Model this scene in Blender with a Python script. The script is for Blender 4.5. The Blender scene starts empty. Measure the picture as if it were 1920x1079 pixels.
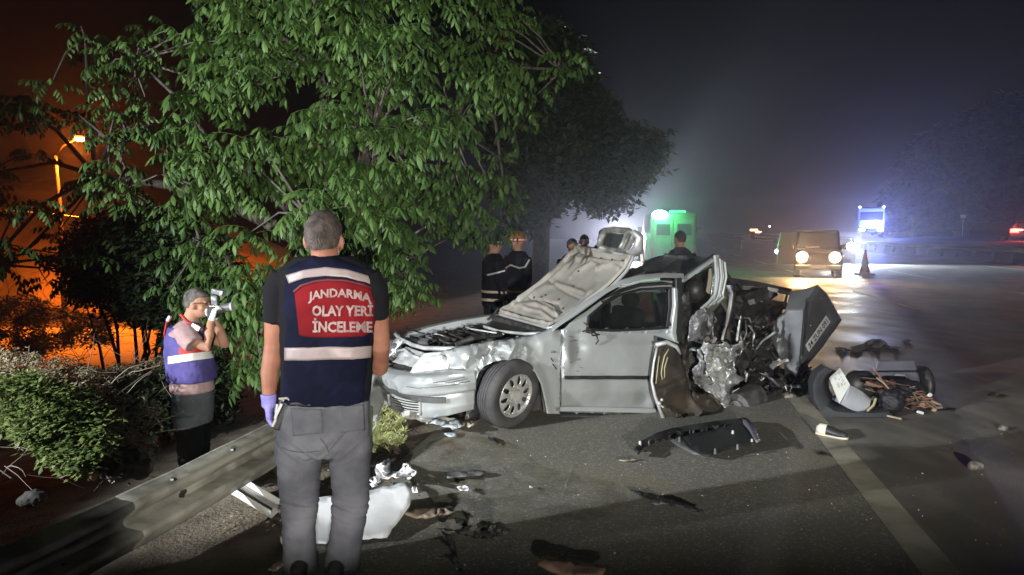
import bpy, bmesh, math, random
import numpy as np
from mathutils import Vector, Matrix, noise, geometry
from mathutils.bvhtree import BVHTree
random.seed(11); R = random.Random(5)
sc = bpy.context.scene
col = sc.collection
# ---------------- camera ----------------
F = 1387.0; H = 1.75
TH = math.atan((539.5 - 435.0) / F)
cam_d = bpy.data.cameras.new('camera'); cam = bpy.data.objects.new('camera', cam_d); col.objects.link(cam)
cam.location = (0, 0, H); cam.rotation_euler = (math.pi / 2 - TH, 0, 0)
cam_d.sensor_width = 36; cam_d.lens = 36 * F / 1920; cam_d.clip_end = 2000; cam_d.clip_start = .05
sc.camera = cam
# ---------------- night sky ----------------
w = bpy.data.worlds.new('World'); sc.world = w; w.use_nodes = True
nt = w.node_tree; bg = nt.nodes['Background']
sky = nt.nodes.new('ShaderNodeTexSky'); sky.sky_type = 'NISHITA'; sky.sun_disc = False
sky.sun_elevation = math.radians(4); sky.sun_rotation = math.radians(60)
nt.links.new(sky.outputs[0], bg.inputs[0]); bg.inputs[1].default_value = .0006
sl = bpy.data.lights.new('moon', 'SUN'); sl.energy = .006; sl.color = (.7, .8, 1); sl.angle = .01
so = bpy.data.objects.new('moon', sl); col.objects.link(so); so.rotation_euler = (math.radians(60), 0, math.radians(-60))
sc.view_settings.view_transform = 'Standard'; sc.view_settings.look = 'None'
sc.view_settings.exposure = 0; sc.view_settings.gamma = 1; sc.view_settings.use_curve_mapping = False
sc.cycles.use_denoising = True; sc.cycles.max_bounces = 6; sc.cycles.volume_bounces = 1
sc.cycles.sample_clamp_indirect = 4; sc.cycles.caustics_reflective = False; sc.cycles.caustics_refractive = False

def aim(o, tgt):
    o.rotation_euler = (Vector(tgt) - o.location).to_track_quat('-Z', 'Y').to_euler()
def lamp(name, kind, loc, energy, color=(1, 1, 1), target=None, size=.05, spot=90, blend=.3):
    l = bpy.data.lights.new(name, kind); l.energy = energy; l.color = color
    if kind in ('POINT', 'SPOT'): l.shadow_soft_size = size
    if kind == 'SPOT': l.spot_size = math.radians(spot); l.spot_blend = blend
    o = bpy.data.objects.new(name, l); o.location = loc; col.objects.link(o)
    if target is not None: aim(o, target)
    return o
# work lights of the vehicles that stand behind the photographer
lamp('vehicle_work_light', 'SPOT', (.9, -4.2, 1.5), 4600, (1, .97, .88), (.4, 5.8, 3.6), .016, 110, .1)
lamp('side_work_light', 'SPOT', (-6.5, 1.4, 2.5), 4600, (.93, .97, 1), (.3, 8.7, 2.1), .06, 62, .45)
# ---------------- helpers: pixel rays to real places ----------------
cT, sT = math.cos(TH), math.sin(TH)
def ray(px, py):
    u = (px - 960) / F; v = -(py - 539.5) / F
    return Vector((u, cT + v * sT, -sT + v * cT))
def P(px, py, d):
    r = ray(px, py); t = d / r.y
    return Vector((r.x * t, d, H + r.z * t))
def G(px, py, z=0.0):
    r = ray(px, py); t = (z - H) / r.z
    return Vector((r.x * t, r.y * t, z))
# ---------------- materials ----------------
MATS = {}
def M(name, c, rough=.5, metal=0., c2=None, vs=4., vd=.5, bump=0., bs=30., spec=.5, emit=None, es=0., trans=0., alpha=1., rough2=None, coat=0., vdet=4, lo=.4, hi=.6, ragged=0):
    if name in MATS: return MATS[name]
    m = bpy.data.materials.new(name); m.use_nodes = True; MATS[name] = m
    t = m.node_tree; b = t.nodes['Principled BSDF']
    b.inputs['Base Color'].default_value = (*c, 1); b.inputs['Roughness'].default_value = rough
    b.inputs['Metallic'].default_value = metal; b.inputs['Specular IOR Level'].default_value = spec
    b.inputs['Coat Weight'].default_value = coat; b.inputs['Coat Roughness'].default_value = .15
    if emit: b.inputs['Emission Color'].default_value = (*emit, 1); b.inputs['Emission Strength'].default_value = es
    if trans: b.inputs['Transmission Weight'].default_value = trans
    tc = t.nodes.new('ShaderNodeTexCoord')
    if c2 is not None or rough2 is not None:
        n = t.nodes.new('ShaderNodeTexNoise'); n.inputs['Scale'].default_value = vs; n.inputs['Detail'].default_value = vdet
        t.links.new(tc.outputs['Object'], n.inputs['Vector'])
        r = t.nodes.new('ShaderNodeMapRange'); r.inputs[1].default_value = lo; r.inputs[2].default_value = hi
        t.links.new(n.outputs[0], r.inputs[0])
        if c2 is not None:
            x = t.nodes.new('ShaderNodeMix'); x.data_type = 'RGBA'
            x.inputs[6].default_value = (*c, 1); x.inputs[7].default_value = (*c2, 1)
            t.links.new(r.outputs[0], x.inputs[0]); t.links.new(x.outputs[2], b.inputs['Base Color'])
        if rough2 is not None:
            x = t.nodes.new('ShaderNodeMix'); x.inputs[2].default_value = rough; x.inputs[3].default_value = rough2
            t.links.new(r.outputs[0], x.inputs[0]); t.links.new(x.outputs[0], b.inputs['Roughness'])
    if alpha < 1: b.inputs['Alpha'].default_value = alpha
    if ragged:
        n = t.nodes.new('ShaderNodeTexNoise'); n.inputs['Scale'].default_value = ragged; n.inputs['Detail'].default_value = 9; n.inputs['Roughness'].default_value = .7
        t.links.new(tc.outputs['Object'], n.inputs['Vector']); r = t.nodes.new('ShaderNodeMapRange'); r.inputs[1].default_value = .46; r.inputs[2].default_value = .62; r.inputs[4].default_value = .85
        t.links.new(n.outputs[0], r.inputs[0]); t.links.new(r.outputs[0], b.inputs['Alpha'])
    if bump:
        n = t.nodes.new('ShaderNodeTexNoise'); n.inputs['Scale'].default_value = bs; n.inputs['Detail'].default_value = 5
        t.links.new(tc.outputs['Object'], n.inputs['Vector'])
        bp = t.nodes.new('ShaderNodeBump'); bp.inputs['Strength'].default_value = 1; bp.inputs['Distance'].default_value = bump
        t.links.new(n.outputs[0], bp.inputs['Height']); t.links.new(bp.outputs[0], b.inputs['Normal'])
    return m
# ---------------- mesh building ----------------
class MB:
    def __init__(s): s.v = []; s.f = []; s.m = []
    def add(s, vs, fs, mi=0):
        o = len(s.v); s.v += [tuple(q) for q in vs]; s.f += [tuple(i + o for i in q) for q in fs]; s.m += [mi] * len(fs); return o
    def box(s, c, sz, rot=None, mi=0, taper=1.0):
        hx, hy, hz = sz[0] / 2, sz[1] / 2, sz[2] / 2; vs = []
        for z in (-hz, hz):
            k = taper if z > 0 else 1
            for x, y in ((-hx, -hy), (hx, -hy), (hx, hy), (-hx, hy)): vs.append(Vector((x * k, y * k, z)))
        if rot is not None:
            rm = rot if isinstance(rot, Matrix) else Matrix.Rotation(rot, 3, 'Z'); vs = [rm @ q for q in vs]
        s.add([q + Vector(c) for q in vs], [(0, 3, 2, 1), (4, 5, 6, 7), (0, 1, 5, 4), (1, 2, 6, 5), (2, 3, 7, 6), (3, 0, 4, 7)], mi)
    def hexa(s, pts, mi=0):   # 8 corners: bottom 4, top 4
        s.add(pts, [(0, 3, 2, 1), (4, 5, 6, 7), (0, 1, 5, 4), (1, 2, 6, 5), (2, 3, 7, 6), (3, 0, 4, 7)], mi)
    def loft(s, rings, cap=True, closed=True, mi=0):
        n = len(rings[0]); vs = [p for r in rings for p in r]; fs = []
        for i in range(len(rings) - 1):
            for j in range(n if closed else n - 1):
                k = (j + 1) % n; fs.append((i * n + j, i * n + k, (i + 1) * n + k, (i + 1) * n + j))
        if cap and closed: fs.append(tuple(range(n - 1, -1, -1))); fs.append(tuple(range((len(rings) - 1) * n, len(rings) * n)))
        s.add(vs, fs, mi)
    def tube(s, pts, rad, n=10, cap=True, mi=0, flat=1.0, upv=None):
        pts = [Vector(p) for p in pts]
        if not hasattr(rad, '__len__'): rad = [rad] * len(pts)
        rings = []; prev = None
        for i, p in enumerate(pts):
            a = pts[max(i - 1, 0)]; b = pts[min(i + 1, len(pts) - 1)]; d = (b - a)
            if d.length < 1e-9: d = Vector((0, 0, 1))
            d.normalize()
            if prev is None:
                u = Vector(upv) if upv is not None else (Vector((0, 0, 1)) if abs(d.z) < .9 else Vector((1, 0, 0)))
            else: u = prev
            u = (u - d * u.dot(d)).normalized(); prev = u; x = d.cross(u)
            rings.append([p + (u * math.cos(2 * math.pi * j / n) * flat + x * math.sin(2 * math.pi * j / n)) * rad[i] for j in range(n)])
        s.loft(rings, cap, True, mi)
    def ball(s, c, r, n=12, mi=0, rot=None):
        if not hasattr(r, '__len__'): r = (r, r, r)
        rings = []; m = max(6, n * 2 // 3)
        for i in range(1, m):
            t = math.pi * i / m - math.pi / 2; ring = []
            for j in range(n):
                a = 2 * math.pi * j / n; q = Vector((math.cos(t) * math.cos(a) * r[0], math.cos(t) * math.sin(a) * r[1], math.sin(t) * r[2]))
                ring.append(Vector(c) + (rot @ q if rot is not None else q))
            rings.append(ring)
        s.loft(rings, True, True, mi)
    def disc(s, c, nrm, r, n=16, th=.01, mi=0):
        c = Vector(c); nrm = Vector(nrm).normalized(); s.tube([c, c + nrm * th], [r, r], n, True, mi)
    def grid(s, fn, nu, nv, mi=0):
        vs = [fn(i / nu, j / nv) for i in range(nu + 1) for j in range(nv + 1)]
        s.add(vs, [(i * (nv + 1) + j, (i + 1) * (nv + 1) + j, (i + 1) * (nv + 1) + j + 1, i * (nv + 1) + j + 1) for i in range(nu) for j in range(nv)], mi)
def ering(c, rx, ry, n=24, z=None, e=2.0, axu=(1, 0, 0), axv=(0, 1, 0)):
    c = Vector(c); out = []; U = Vector(axu); V = Vector(axv)
    for j in range(n):
        a = 2 * math.pi * j / n; x = math.cos(a); y = math.sin(a)
        out.append(c + U * rx * math.copysign(abs(x) ** (2 / e), x) + V * ry * math.copysign(abs(y) ** (2 / e), y))
    return out
def worldloc(o):
    v = Vector((0, 0, 0))
    while o is not None: v += o.location; o = o.parent
    return v
def link(name, me, mats, parent=None, smooth=False, local=False, label=None, kind=None, center=True):
    if not isinstance(mats, (list, tuple)): mats = [mats]
    for m in mats: me.materials.append(m)
    o = bpy.data.objects.new(name, me); col.objects.link(o)
    n = len(me.vertices); co = np.empty(n * 3, 'f'); me.vertices.foreach_get('co', co); co = co.reshape(-1, 3)
    if parent is not None:
        o.parent = parent
        if not local:
            co -= np.array(worldloc(parent), 'f'); me.vertices.foreach_set('co', co.ravel())
    elif center and not local and n:
        c = co.mean(0); c[2] = co[:, 2].min(); co -= c; me.vertices.foreach_set('co', co.ravel()); o.location = c.tolist()
    if smooth is not False:
        me.polygons.foreach_set('use_smooth', [True] * len(me.polygons))
        if smooth is not True: me.set_sharp_from_angle(angle=math.radians(smooth))
    me.update()
    if label: o['label'] = label
    if kind: o['kind'] = kind
    return o
def mesh(mb):
    me = bpy.data.meshes.new('m'); me.from_pydata(mb.v, [], mb.f)
    if any(mb.m): me.polygons.foreach_set('material_index', mb.m)
    me.validate(); return me
def obj(name, mb, mats, parent=None, smooth=False, **k): return link(name, mesh(mb), mats, parent, smooth, **k)
def empty(name, loc, rz=0):
    o = bpy.data.objects.new(name, None); col.objects.link(o); o.location = loc; o.rotation_euler = (0, 0, rz); o.empty_display_size = .1; return o
def tag(o, label, cat, group=None, kind=None):
    o['label'] = label; o['category'] = cat
    if group: o['group'] = group
    if kind: o['kind'] = kind
    return o
def thing(name, loc, label, cat, group=None, rz=0): return tag(empty(name, loc, rz), label, cat, group)
def solid(o, t, off=-1.0):
    m = o.modifiers.new('solid', 'SOLIDIFY'); m.thickness = t; m.offset = off; return o
def bevel(o, wd=.01, seg=2):
    m = o.modifiers.new('bevel', 'BEVEL'); m.width = wd; m.segments = seg; m.limit_method = 'ANGLE'; m.angle_limit = math.radians(40); return o
def inpoly(x, y, poly):
    c = False; j = len(poly) - 1
    for i in range(len(poly)):
        xi, yi = poly[i]; xj, yj = poly[j]
        if (yi > y) != (yj > y) and x < (xj - xi) * (y - yi) / (yj - yi) + xi: c = not c
        j = i
    return c
def segd(x, y, pl):
    best = 1e9
    for i in range(len(pl) - 1):
        ax, ay = pl[i]; bx, by = pl[i + 1]; dx, dy = bx - ax, by - ay
        t = max(0, min(1, ((x - ax) * dx + (y - ay) * dy) / (dx * dx + dy * dy + 1e-9)))
        best = min(best, math.hypot(x - ax - t * dx, y - ay - t * dy))
    return best
def dens(poly, step, closed=True):
    out = []; n = len(poly)
    for i in range(n if closed else n - 1):
        a = poly[i]; b = poly[(i + 1) % n]; k = max(1, int(math.hypot(b[0] - a[0], b[1] - a[1]) / step))
        for j in range(k): out.append((a[0] + (b[0] - a[0]) * j / k, a[1] + (b[1] - a[1]) * j / k))
    if not closed: out.append(poly[-1])
    return out
def smoothpoly(poly, it=1):
    for _ in range(it):
        q = []
        for i in range(len(poly)):
            a = poly[i]; b = poly[(i + 1) % len(poly)]
            q.append((a[0] * .75 + b[0] * .25, a[1] * .75 + b[1] * .25)); q.append((a[0] * .25 + b[0] * .75, a[1] * .25 + b[1] * .75))
        poly = q
    return poly
def sheet(mb, outline, fn, step=10, holes=(), mi=0, jit=.25, ragged=0, creases=(), flip=True):
    rr = random.Random(int(outline[0][0] * 7 + outline[0][1]))
    bd = dens(outline, step)
    if ragged: bd = [(x + rr.uniform(-ragged, ragged), y + rr.uniform(-ragged, ragged)) for x, y in bd]
    loops = [bd] + [dens(h, step * .7) for h in holes]; loops_c = []
    pts = []; edges = []
    for L in loops:
        o = len(pts); pts += L; edges += [(o + i, o + (i + 1) % len(L)) for i in range(len(L))]
    for L in creases:
        L = [q for q in dens(L, step, False)[1:-1] if inpoly(q[0], q[1], bd)]; o = len(pts); pts += L; edges += [(o + i, o + i + 1) for i in range(len(L) - 1)]; loops_c.append(L)
    xs = [p[0] for p in bd]; ys = [p[1] for p in bd]; y = min(ys); k = 0
    inner = []
    while y < max(ys):
        x = min(xs) + (step / 2 if k % 2 else 0)
        while x < max(xs):
            qx = x + rr.uniform(-jit, jit) * step; qy = y + rr.uniform(-jit, jit) * step
            if inpoly(qx, qy, bd) and not any(inpoly(qx, qy, h) for h in loops[1:]):
                if all(segd(qx, qy, L + [L[0]]) > step * .45 for L in loops) and all(segd(qx, qy, L) > step * .45 for L in loops_c): inner.append((qx, qy))
            x += step
        y += step * .87; k += 1
    res = geometry.delaunay_2d_cdt([Vector(p) for p in pts + inner], edges, [], 0, 1e-4)
    V, Fc = res[0], res[2]; out = []
    for f in Fc:
        cx = sum(V[i].x for i in f) / len(f); cy = sum(V[i].y for i in f) / len(f)
        if inpoly(cx, cy, bd) and not any(inpoly(cx, cy, h) for h in loops[1:]): out.append(tuple(f)[::-1] if flip else tuple(f))
    mb.add([fn(q.x, q.y) for q in V], out, mi)
def nz(x, y, z=0, s=1.0): return noise.noise(Vector((x * s, y * s, z)))
def ridge(x, y, s, z=0):
    return 1 - 2 * abs(nz(x, y, z, s)) 
def crum(x, y, s, z=0):    # folded sheet metal: creases where cells meet
    d, _ = noise.voronoi(Vector((x * s + nz(x, y, z + 9, s) * .8, y * s + nz(x, y, z + 4, s) * .8, z)))
    return (d[1] - d[0])
def remesh(mb, vox, sm=4, disp=None, it2=0):
    me = bpy.data.meshes.new('t'); me.from_pydata(mb.v, [], mb.f); me.validate()
    o = bpy.data.objects.new('t', me); col.objects.link(o)
    m = o.modifiers.new('r', 'REMESH'); m.mode = 'VOXEL'; m.voxel_size = vox; m.adaptivity = 0
    if sm: s = o.modifiers.new('s', 'SMOOTH'); s.factor = .5; s.iterations = sm
    dg = bpy.context.evaluated_depsgraph_get(); ev = o.evaluated_get(dg); m2 = bpy.data.meshes.new_from_object(ev)
    bpy.data.objects.remove(o); bpy.data.meshes.remove(me)
    if disp:
        m2.update(); n = len(m2.vertices)
        nr = [v.normal.copy() for v in m2.vertices]; cs = [v.co.copy() for v in m2.vertices]
        m2.vertices.foreach_set('co', np.array([tuple(c + k * disp(c, k)) for c, k in zip(cs, nr)], 'f').ravel())
    return m2
# ================= the setting =================
def XL(y): return 2.14 + .2 * (y - 3.8)           # the painted edge line
def asphalt():
    m = bpy.data.materials.new('asphalt'); m.use_nodes = True; t = m.node_tree; b = t.nodes['Principled BSDF']; N = t.nodes.new; L = t.links.new
    tc = N('ShaderNodeTexCoord'); ob = tc.outputs['Object']
    def noise_(s, d=4, v=ob):
        n = N('ShaderNodeTexNoise'); n.inputs['Scale'].default_value = s; n.inputs['Detail'].default_value = d; L(v, n.inputs['Vector']); return n.outputs[0]
    def mr(x, a, bb, c=0, d=1):
        r = N('ShaderNodeMapRange'); r.inputs[1].default_value = a; r.inputs[2].default_value = bb; r.inputs[3].default_value = c; r.inputs[4].default_value = d; L(x, r.inputs[0]); return r.outputs[0]
    def mix(f, a, bb):
        x = N('ShaderNodeMix'); x.data_type = 'RGBA'; L(f, x.inputs[0])
        for i, q in ((6, a), (7, bb)):
            if isinstance(q, tuple): x.inputs[i].default_value = (*q, 1)
            else: L(q, x.inputs[i])
        return x.outputs[2]
    def mul(a, bb):
        x = N('ShaderNodeMath'); x.operation = 'MULTIPLY'; L(a, x.inputs[0])
        if isinstance(bb, float): x.inputs[1].default_value = bb
        else: L(bb, x.inputs[1])
        return x.outputs[0]
    vo = N('ShaderNodeTexVoronoi'); vo.inputs['Scale'].default_value = 85; L(ob, vo.inputs['Vector'])
    wn = N('ShaderNodeTexWhiteNoise'); L(vo.outputs['Position'], wn.inputs['Vector'])
    st = mr(wn.outputs[0], .8, 1.0)                       # the few pale stones
    fine = noise_(160, 3)
    c = mix(mr(fine, .3, .7), (.13, .127, .112), (.25, .24, .205))
    c = mix(mul(st, .75), c, (.5, .48, .42))
    big = noise_(1.1, 5)
    dust = mul(mr(big, .45, .66), .45)
    c = mix(dust, c, (.24, .21, .13))
    # running lanes (beyond the edge line): browner and smoother
    sp = N('ShaderNodeSeparateXYZ'); L(ob, sp.inputs[0])
    ln = N('ShaderNodeMath'); ln.operation = 'MULTIPLY_ADD'; ln.inputs[1].default_value = -.2; L(sp.outputs[1], ln.inputs[0]); L(sp.outputs[0], ln.inputs[2])
    off = N('ShaderNodeMath'); off.operation = 'ADD'; L(ln.outputs[0], off.inputs[0]); L(mul(noise_(9, 3), .12), off.inputs[1])
    lane = mr(off.outputs[0], 1.44, 1.5)
    mp = N('ShaderNodeMapping'); mp.inputs['Scale'].default_value = (1.0, .35, 1); mp.inputs['Rotation'].default_value = (0, 0, math.radians(50)); L(ob, mp.inputs[0])
    sm = noise_(2.2, 6, mp.outputs[0])
    lc = mix(mr(sm, .42, .62), (.16, .15, .13), (.30, .28, .24))
    lc = mix(mul(mr(fine, .35, .7), .4), lc, (.13, .115, .09))
    c = mix(lane, c, lc)
    L(c, b.inputs['Base Color'])
    ro = N('ShaderNodeMix'); L(lane, ro.inputs[0]); ro.inputs[2].default_value = .8
    L(mr(noise_(.7, 4), .35, .65, .42, .7), ro.inputs[3]); L(ro.outputs[0], b.inputs['Roughness'])
    bp = N('ShaderNodeBump'); bp.inputs['Distance'].default_value = .006; bp.inputs['Strength'].default_value = .8
    h = N('ShaderNodeMath'); h.operation = 'ADD'; L(fine, h.inputs[0]); L(mul(st, .8), h.inputs[1]); L(h.outputs[0], bp.inputs['Height']); L(bp.outputs[0], b.inputs['Normal'])
    return m
AS = asphalt()
mb = MB()
ys = [-14, -6, -2, 0, 2, 3, 4, 5, 6, 7, 8, 10, 13, 17, 25, 40, 70, 120, 200, 330]
def edge_l(y): return XL(y) - 3.35 + .07 * nz(0, y, 3, 1.3)
yy = [-14 + .5 * i for i in range(60)] + [16 + 4 * i for i in range(80)]
mb.add([(edge_l(y), y, 0) for y in yy] + [(XL(y) + 17.0, y, 0) for y in yy], [(i, i + len(yy), i + 1 + len(yy), i + 1) for i in range(len(yy) - 1)])
obj('road', mb, AS, kind='structure', center=False)
# painted lines
LP_ = M('line_paint', (.46, .43, .34), .85, c2=(.27, .25, .19), vs=5, vdet=9, lo=.4, hi=.75, bump=.002, bs=90)
LP2 = M('lane_paint', (.75, .73, .66), .7, c2=(.5, .48, .42), vs=3)
def strip(name, off, wd, ya, yb, rag=.012, n=60, mt=None):
    m_ = MB(); vs = []; fs = []
    for i in range(n + 1):
        y = ya + (yb - ya) * i / n; q = rag * nz(off, y, 7, 6)
        vs += [(XL(y) + off - wd / 2 + q, y, .004), (XL(y) + off + wd / 2 + rag * nz(off, y, 2, 5), y, .004)]
    fs = [(2 * i, 2 * i + 1, 2 * i + 3, 2 * i + 2) for i in range(n)]
    m_.add(vs, fs); return obj(name, m_, mt or LP_, kind='structure', center=False)
strip('edge_line', .09, .2, -8, 120, .02, 240)
strip('far_edge_line', 15.3, .2, 8, 200, mt=LP2)
for k in range(9):
    for off in (4.45, 8.9):
        y0 = 16.6 + (0 if off < 5 else -1.0) + 12 * k
        strip('lane_dash', off, .15, y0, y0 + 5.6, .004, 4, LP2)
# median and the higher far carriageway
DIRT = M('dirt', (.085, .065, .045), .95, c2=(.17, .14, .10), vs=3, vdet=8, bump=.02, bs=40)
DGR = M('dark_grass', (.05, .06, .025), .95, c2=(.09, .08, .05), vs=6, bump=.02, bs=60)
mb = MB(); vs = []
for y in yy: vs += [(XL(y) + 17.0, y, -.002), (XL(y) + 17.6, y, .05), (XL(y) + 21.5, y, .5 + .55 * min(1, max(0, (y - 15) / 40))), (XL(y) + 23, y, .55 + .6 * min(1, max(0, (y - 15) / 40)))]
mb.add(vs, [(4 * i + j, 4 * i + j + 1, 4 * i + j + 5, 4 * i + j + 4) for i in range(len(yy) - 1) for j in range(3)])
obj('median', mb, DGR, kind='structure', center=False)
mb = MB(); vs = []
for y in yy:
    z = .55 + .6 * min(1, max(0, (y - 15) / 40)); vs += [(XL(y) + 23, y, z), (XL(y) + 38, y, z), (XL(y) + 44, y, z - .4), (XL(y) + 160, y, z + 2)]
mb.add(vs, [(4 * i + j, 4 * i + j + 1, 4 * i + j + 5, 4 * i + j + 4) for i in range(len(yy) - 1) for j in range(1)])
obj('far_carriageway', mb, M('far_asphalt', (.07, .068, .065), .55, c2=(.1, .095, .09), vs=1), kind='structure', center=False)
mb = MB(); mb.add(vs, [(4 * i + j, 4 * i + j + 1, 4 * i + j + 5, 4 * i + j + 4) for i in range(len(yy) - 1) for j in (1, 2)])
obj('far_verge', mb, DGR, kind='structure', center=False)
# left verge, ditch, field and service road
def gz(x, y):
    e = x - edge_l(y) if False else x - (XL(y) - 3.35)
    if e >= 0: return -.004
    e = -e
    b = .03 * nz(x, y, 1, 2.2) + .015 * nz(x, y, 2, 7)
    if e < .9: z = -.012 - .03 * e + b * min(1, e / .3) * .6
    elif e < 2.4: z = -.04 - .5 * ((e - .9) / 1.5) ** 1.3 + b
    elif e < 8: z = -.54 - .9 * (e - 2.4) / 5.6 + b * 2
    else: z = -1.44 + b
    return z
mb = MB(); gx = [0, -.1, -.25, -.5, -.9, -1.3, -1.7, -2.1, -2.5, -3, -3.6, -4.3, -5.2, -6.4, -8, -10, -13, -17, -24, -40, -90]
gx = sorted(set([round(-.12 * i, 3) for i in range(21)] + [g for g in gx if g < -2.4]), reverse=True)
gy = [-14 + .4 * i for i in range(55)] + [8 + .8 * i for i in range(30)] + [32 + 6 * i for i in range(50)]
vs = [(XL(y) - 3.25 + g, y, gz(XL(y) - 3.25 + g - 0.0, y)) for y in gy for g in gx]; n = len(gx)
mb.add(vs, [(i * n + j + 1, i * n + j, (i + 1) * n + j, (i + 1) * n + j + 1) for i in range(len(gy) - 1) for j in range(n - 1)])
obj('verge', mb, DIRT, smooth=True, kind='structure', center=False)
def zg(x, y): return gz(x, y) if x < XL(y) - 3.3 else 0.0
def Gt(px, py):
    z = 0
    for _ in range(12): q = G(px, py, z); z = .5 * z + .5 * zg(q.x, q.y)
    return G(px, py, zg(q.x, q.y))
# service road in the sodium light
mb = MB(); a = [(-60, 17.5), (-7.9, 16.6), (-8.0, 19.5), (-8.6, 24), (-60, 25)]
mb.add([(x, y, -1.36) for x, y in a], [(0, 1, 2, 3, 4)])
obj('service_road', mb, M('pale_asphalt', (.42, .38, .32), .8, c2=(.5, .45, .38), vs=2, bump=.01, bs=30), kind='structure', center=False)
# sand spilled on the shoulder
for i, (pts, c, c2) in enumerate([([(820, 822), (905, 818), (985, 835), (1010, 880), (1180, 905), (1160, 975), (1010, 985), (870, 975), (800, 930), (760, 870), (790, 845)], (.26, .24, .165), (.15, .14, .115)),
                     ([(835, 824), (858, 826), (848, 845), (818, 868), (800, 862), (806, 846)], (.26, .10, .055), (.14, .09, .05))]):
    mb = MB(); sheet(mb, smoothpoly(pts, 2), lambda x, y, i=i: G(x, y, .005 + .004 * i + .003 * max(0, nz(x, y, 2, .05))), 14, ragged=3)
    obj('spilled_sand', mb, M('sand%d' % i, c, .95, c2=c2, vs=16, vdet=8, lo=.4, hi=.62, bump=.006, bs=120, ragged=2.6), smooth=True, kind='structure', center=False)
# pale gouges and dark cracks in the asphalt
PG_ = M('gouge_chalk', (.34, .33, .29), .9, c2=(.2, .19, .17), vs=30, ragged=9)
def mark(name, pl, wd, mat, seed):
    r3 = random.Random(seed); pts = [G(x + r3.uniform(-2, 2), y) for x, y in dens(pl, 12, False)]; m_ = MB(); vs = []
    for i, p in enumerate(pts):
        d = (pts[min(i + 1, len(pts) - 1)] - pts[max(i - 1, 0)]).normalized(); n_ = Vector((-d.y, d.x, 0)) * wd * r3.uniform(.4, 1.2); vs += [p - n_ + Vector((0, 0, .007)), p + n_ + Vector((0, 0, .007))]
    m_.add(vs, [(2 * i, 2 * i + 1, 2 * i + 3, 2 * i + 2) for i in range(len(pts) - 1)]); obj(name, m_, mat, kind='structure', center=False)
for i, pl in enumerate(([(1092, 822), (1070, 880), (1045, 960), (1030, 1000)], [(1100, 818), (1082, 860), (1062, 905)], [(1230, 880), (1290, 868), (1330, 862)], [(930, 868), (960, 900), (972, 930)])): mark('gouge', pl, .006, PG_, i)
# road stains in the lanes
for pts in ([(1590, 652), (1610, 646), (1640, 644), (1655, 650), (1635, 656), (1605, 656)],):
    mb = MB(); sheet(mb, smoothpoly(pts, 1), lambda x, y: G(x, y, .006), 8, ragged=2)
    obj('mud_patch', mb, M('mud', (.02, .015, .012), .9, c2=(.04, .028, .02), vs=20), kind='structure', center=False)

# earth bank behind the service road
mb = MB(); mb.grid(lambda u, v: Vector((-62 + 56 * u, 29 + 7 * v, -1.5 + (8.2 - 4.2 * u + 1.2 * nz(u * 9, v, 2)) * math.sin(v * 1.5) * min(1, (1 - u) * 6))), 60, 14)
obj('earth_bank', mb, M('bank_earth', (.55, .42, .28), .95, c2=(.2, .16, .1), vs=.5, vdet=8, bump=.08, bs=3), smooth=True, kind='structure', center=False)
# added unseen stand and boards behind the camera that cut the work beam to shape
wl_ = thing('added_beam_shaper', (.9, -4.3, 0), 'added unseen lamp stand with boards that shape the beam, behind the camera', 'work light')
mb = MB(); mb.tube([(.9, -4.3, 0), (.9, -4.3, 1.4)], .025, 8); mb.box((.9, -4.3, .03), (.6, .6, .05)); obj('stand', mb, M('dark_steel', (.05, .05, .05), .5, .8), wl_)
mb = MB(); mb.box((.9, -4.34, 1.5), (.3, .08, .3)); obj('housing', mb, M('dark_steel', (.05, .05, .05), .5, .8), wl_)
zb = 1.5 - .8 * math.tan(math.radians(9.9))
mb = MB(); mb.hexa([(.3, -4.25, 1.34), (1.6, -4.25, 1.34), (1.9, -3.4, zb - .008), (.3, -3.4, zb - .008), (.3, -4.25, 1.35), (1.6, -4.25, 1.35), (1.9, -3.4, zb), (.3, -3.4, zb)]); obj('beam_cutoff_board', mb, M('cutoff_board_black', (.02, .02, .02), .8), wl_)
xl = .9 - .8 * math.tan(math.radians(19.6))
mb = MB(); mb.hexa([(xl - .01, -3.4, zb), (xl, -3.4, zb), (.62, -4.2, 1.35), (.61, -4.2, 1.35), (xl - .01, -3.4, 1.62), (xl, -3.4, 1.62), (.62, -4.2, 1.75), (.61, -4.2, 1.75)]); mb.hexa([(xl - .5, -3.41, 1.1), (xl, -3.41, 1.1), (xl, -3.40, 1.1), (xl - .5, -3.40, 1.1), (xl - .5, -3.41, 1.60), (xl, -3.41, 1.60), (xl, -3.40, 1.60), (xl - .5, -3.40, 1.60)]); obj('beam_cutoff_board', mb, M('cutoff_board_black', (.02, .02, .02), .8), wl_)
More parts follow.
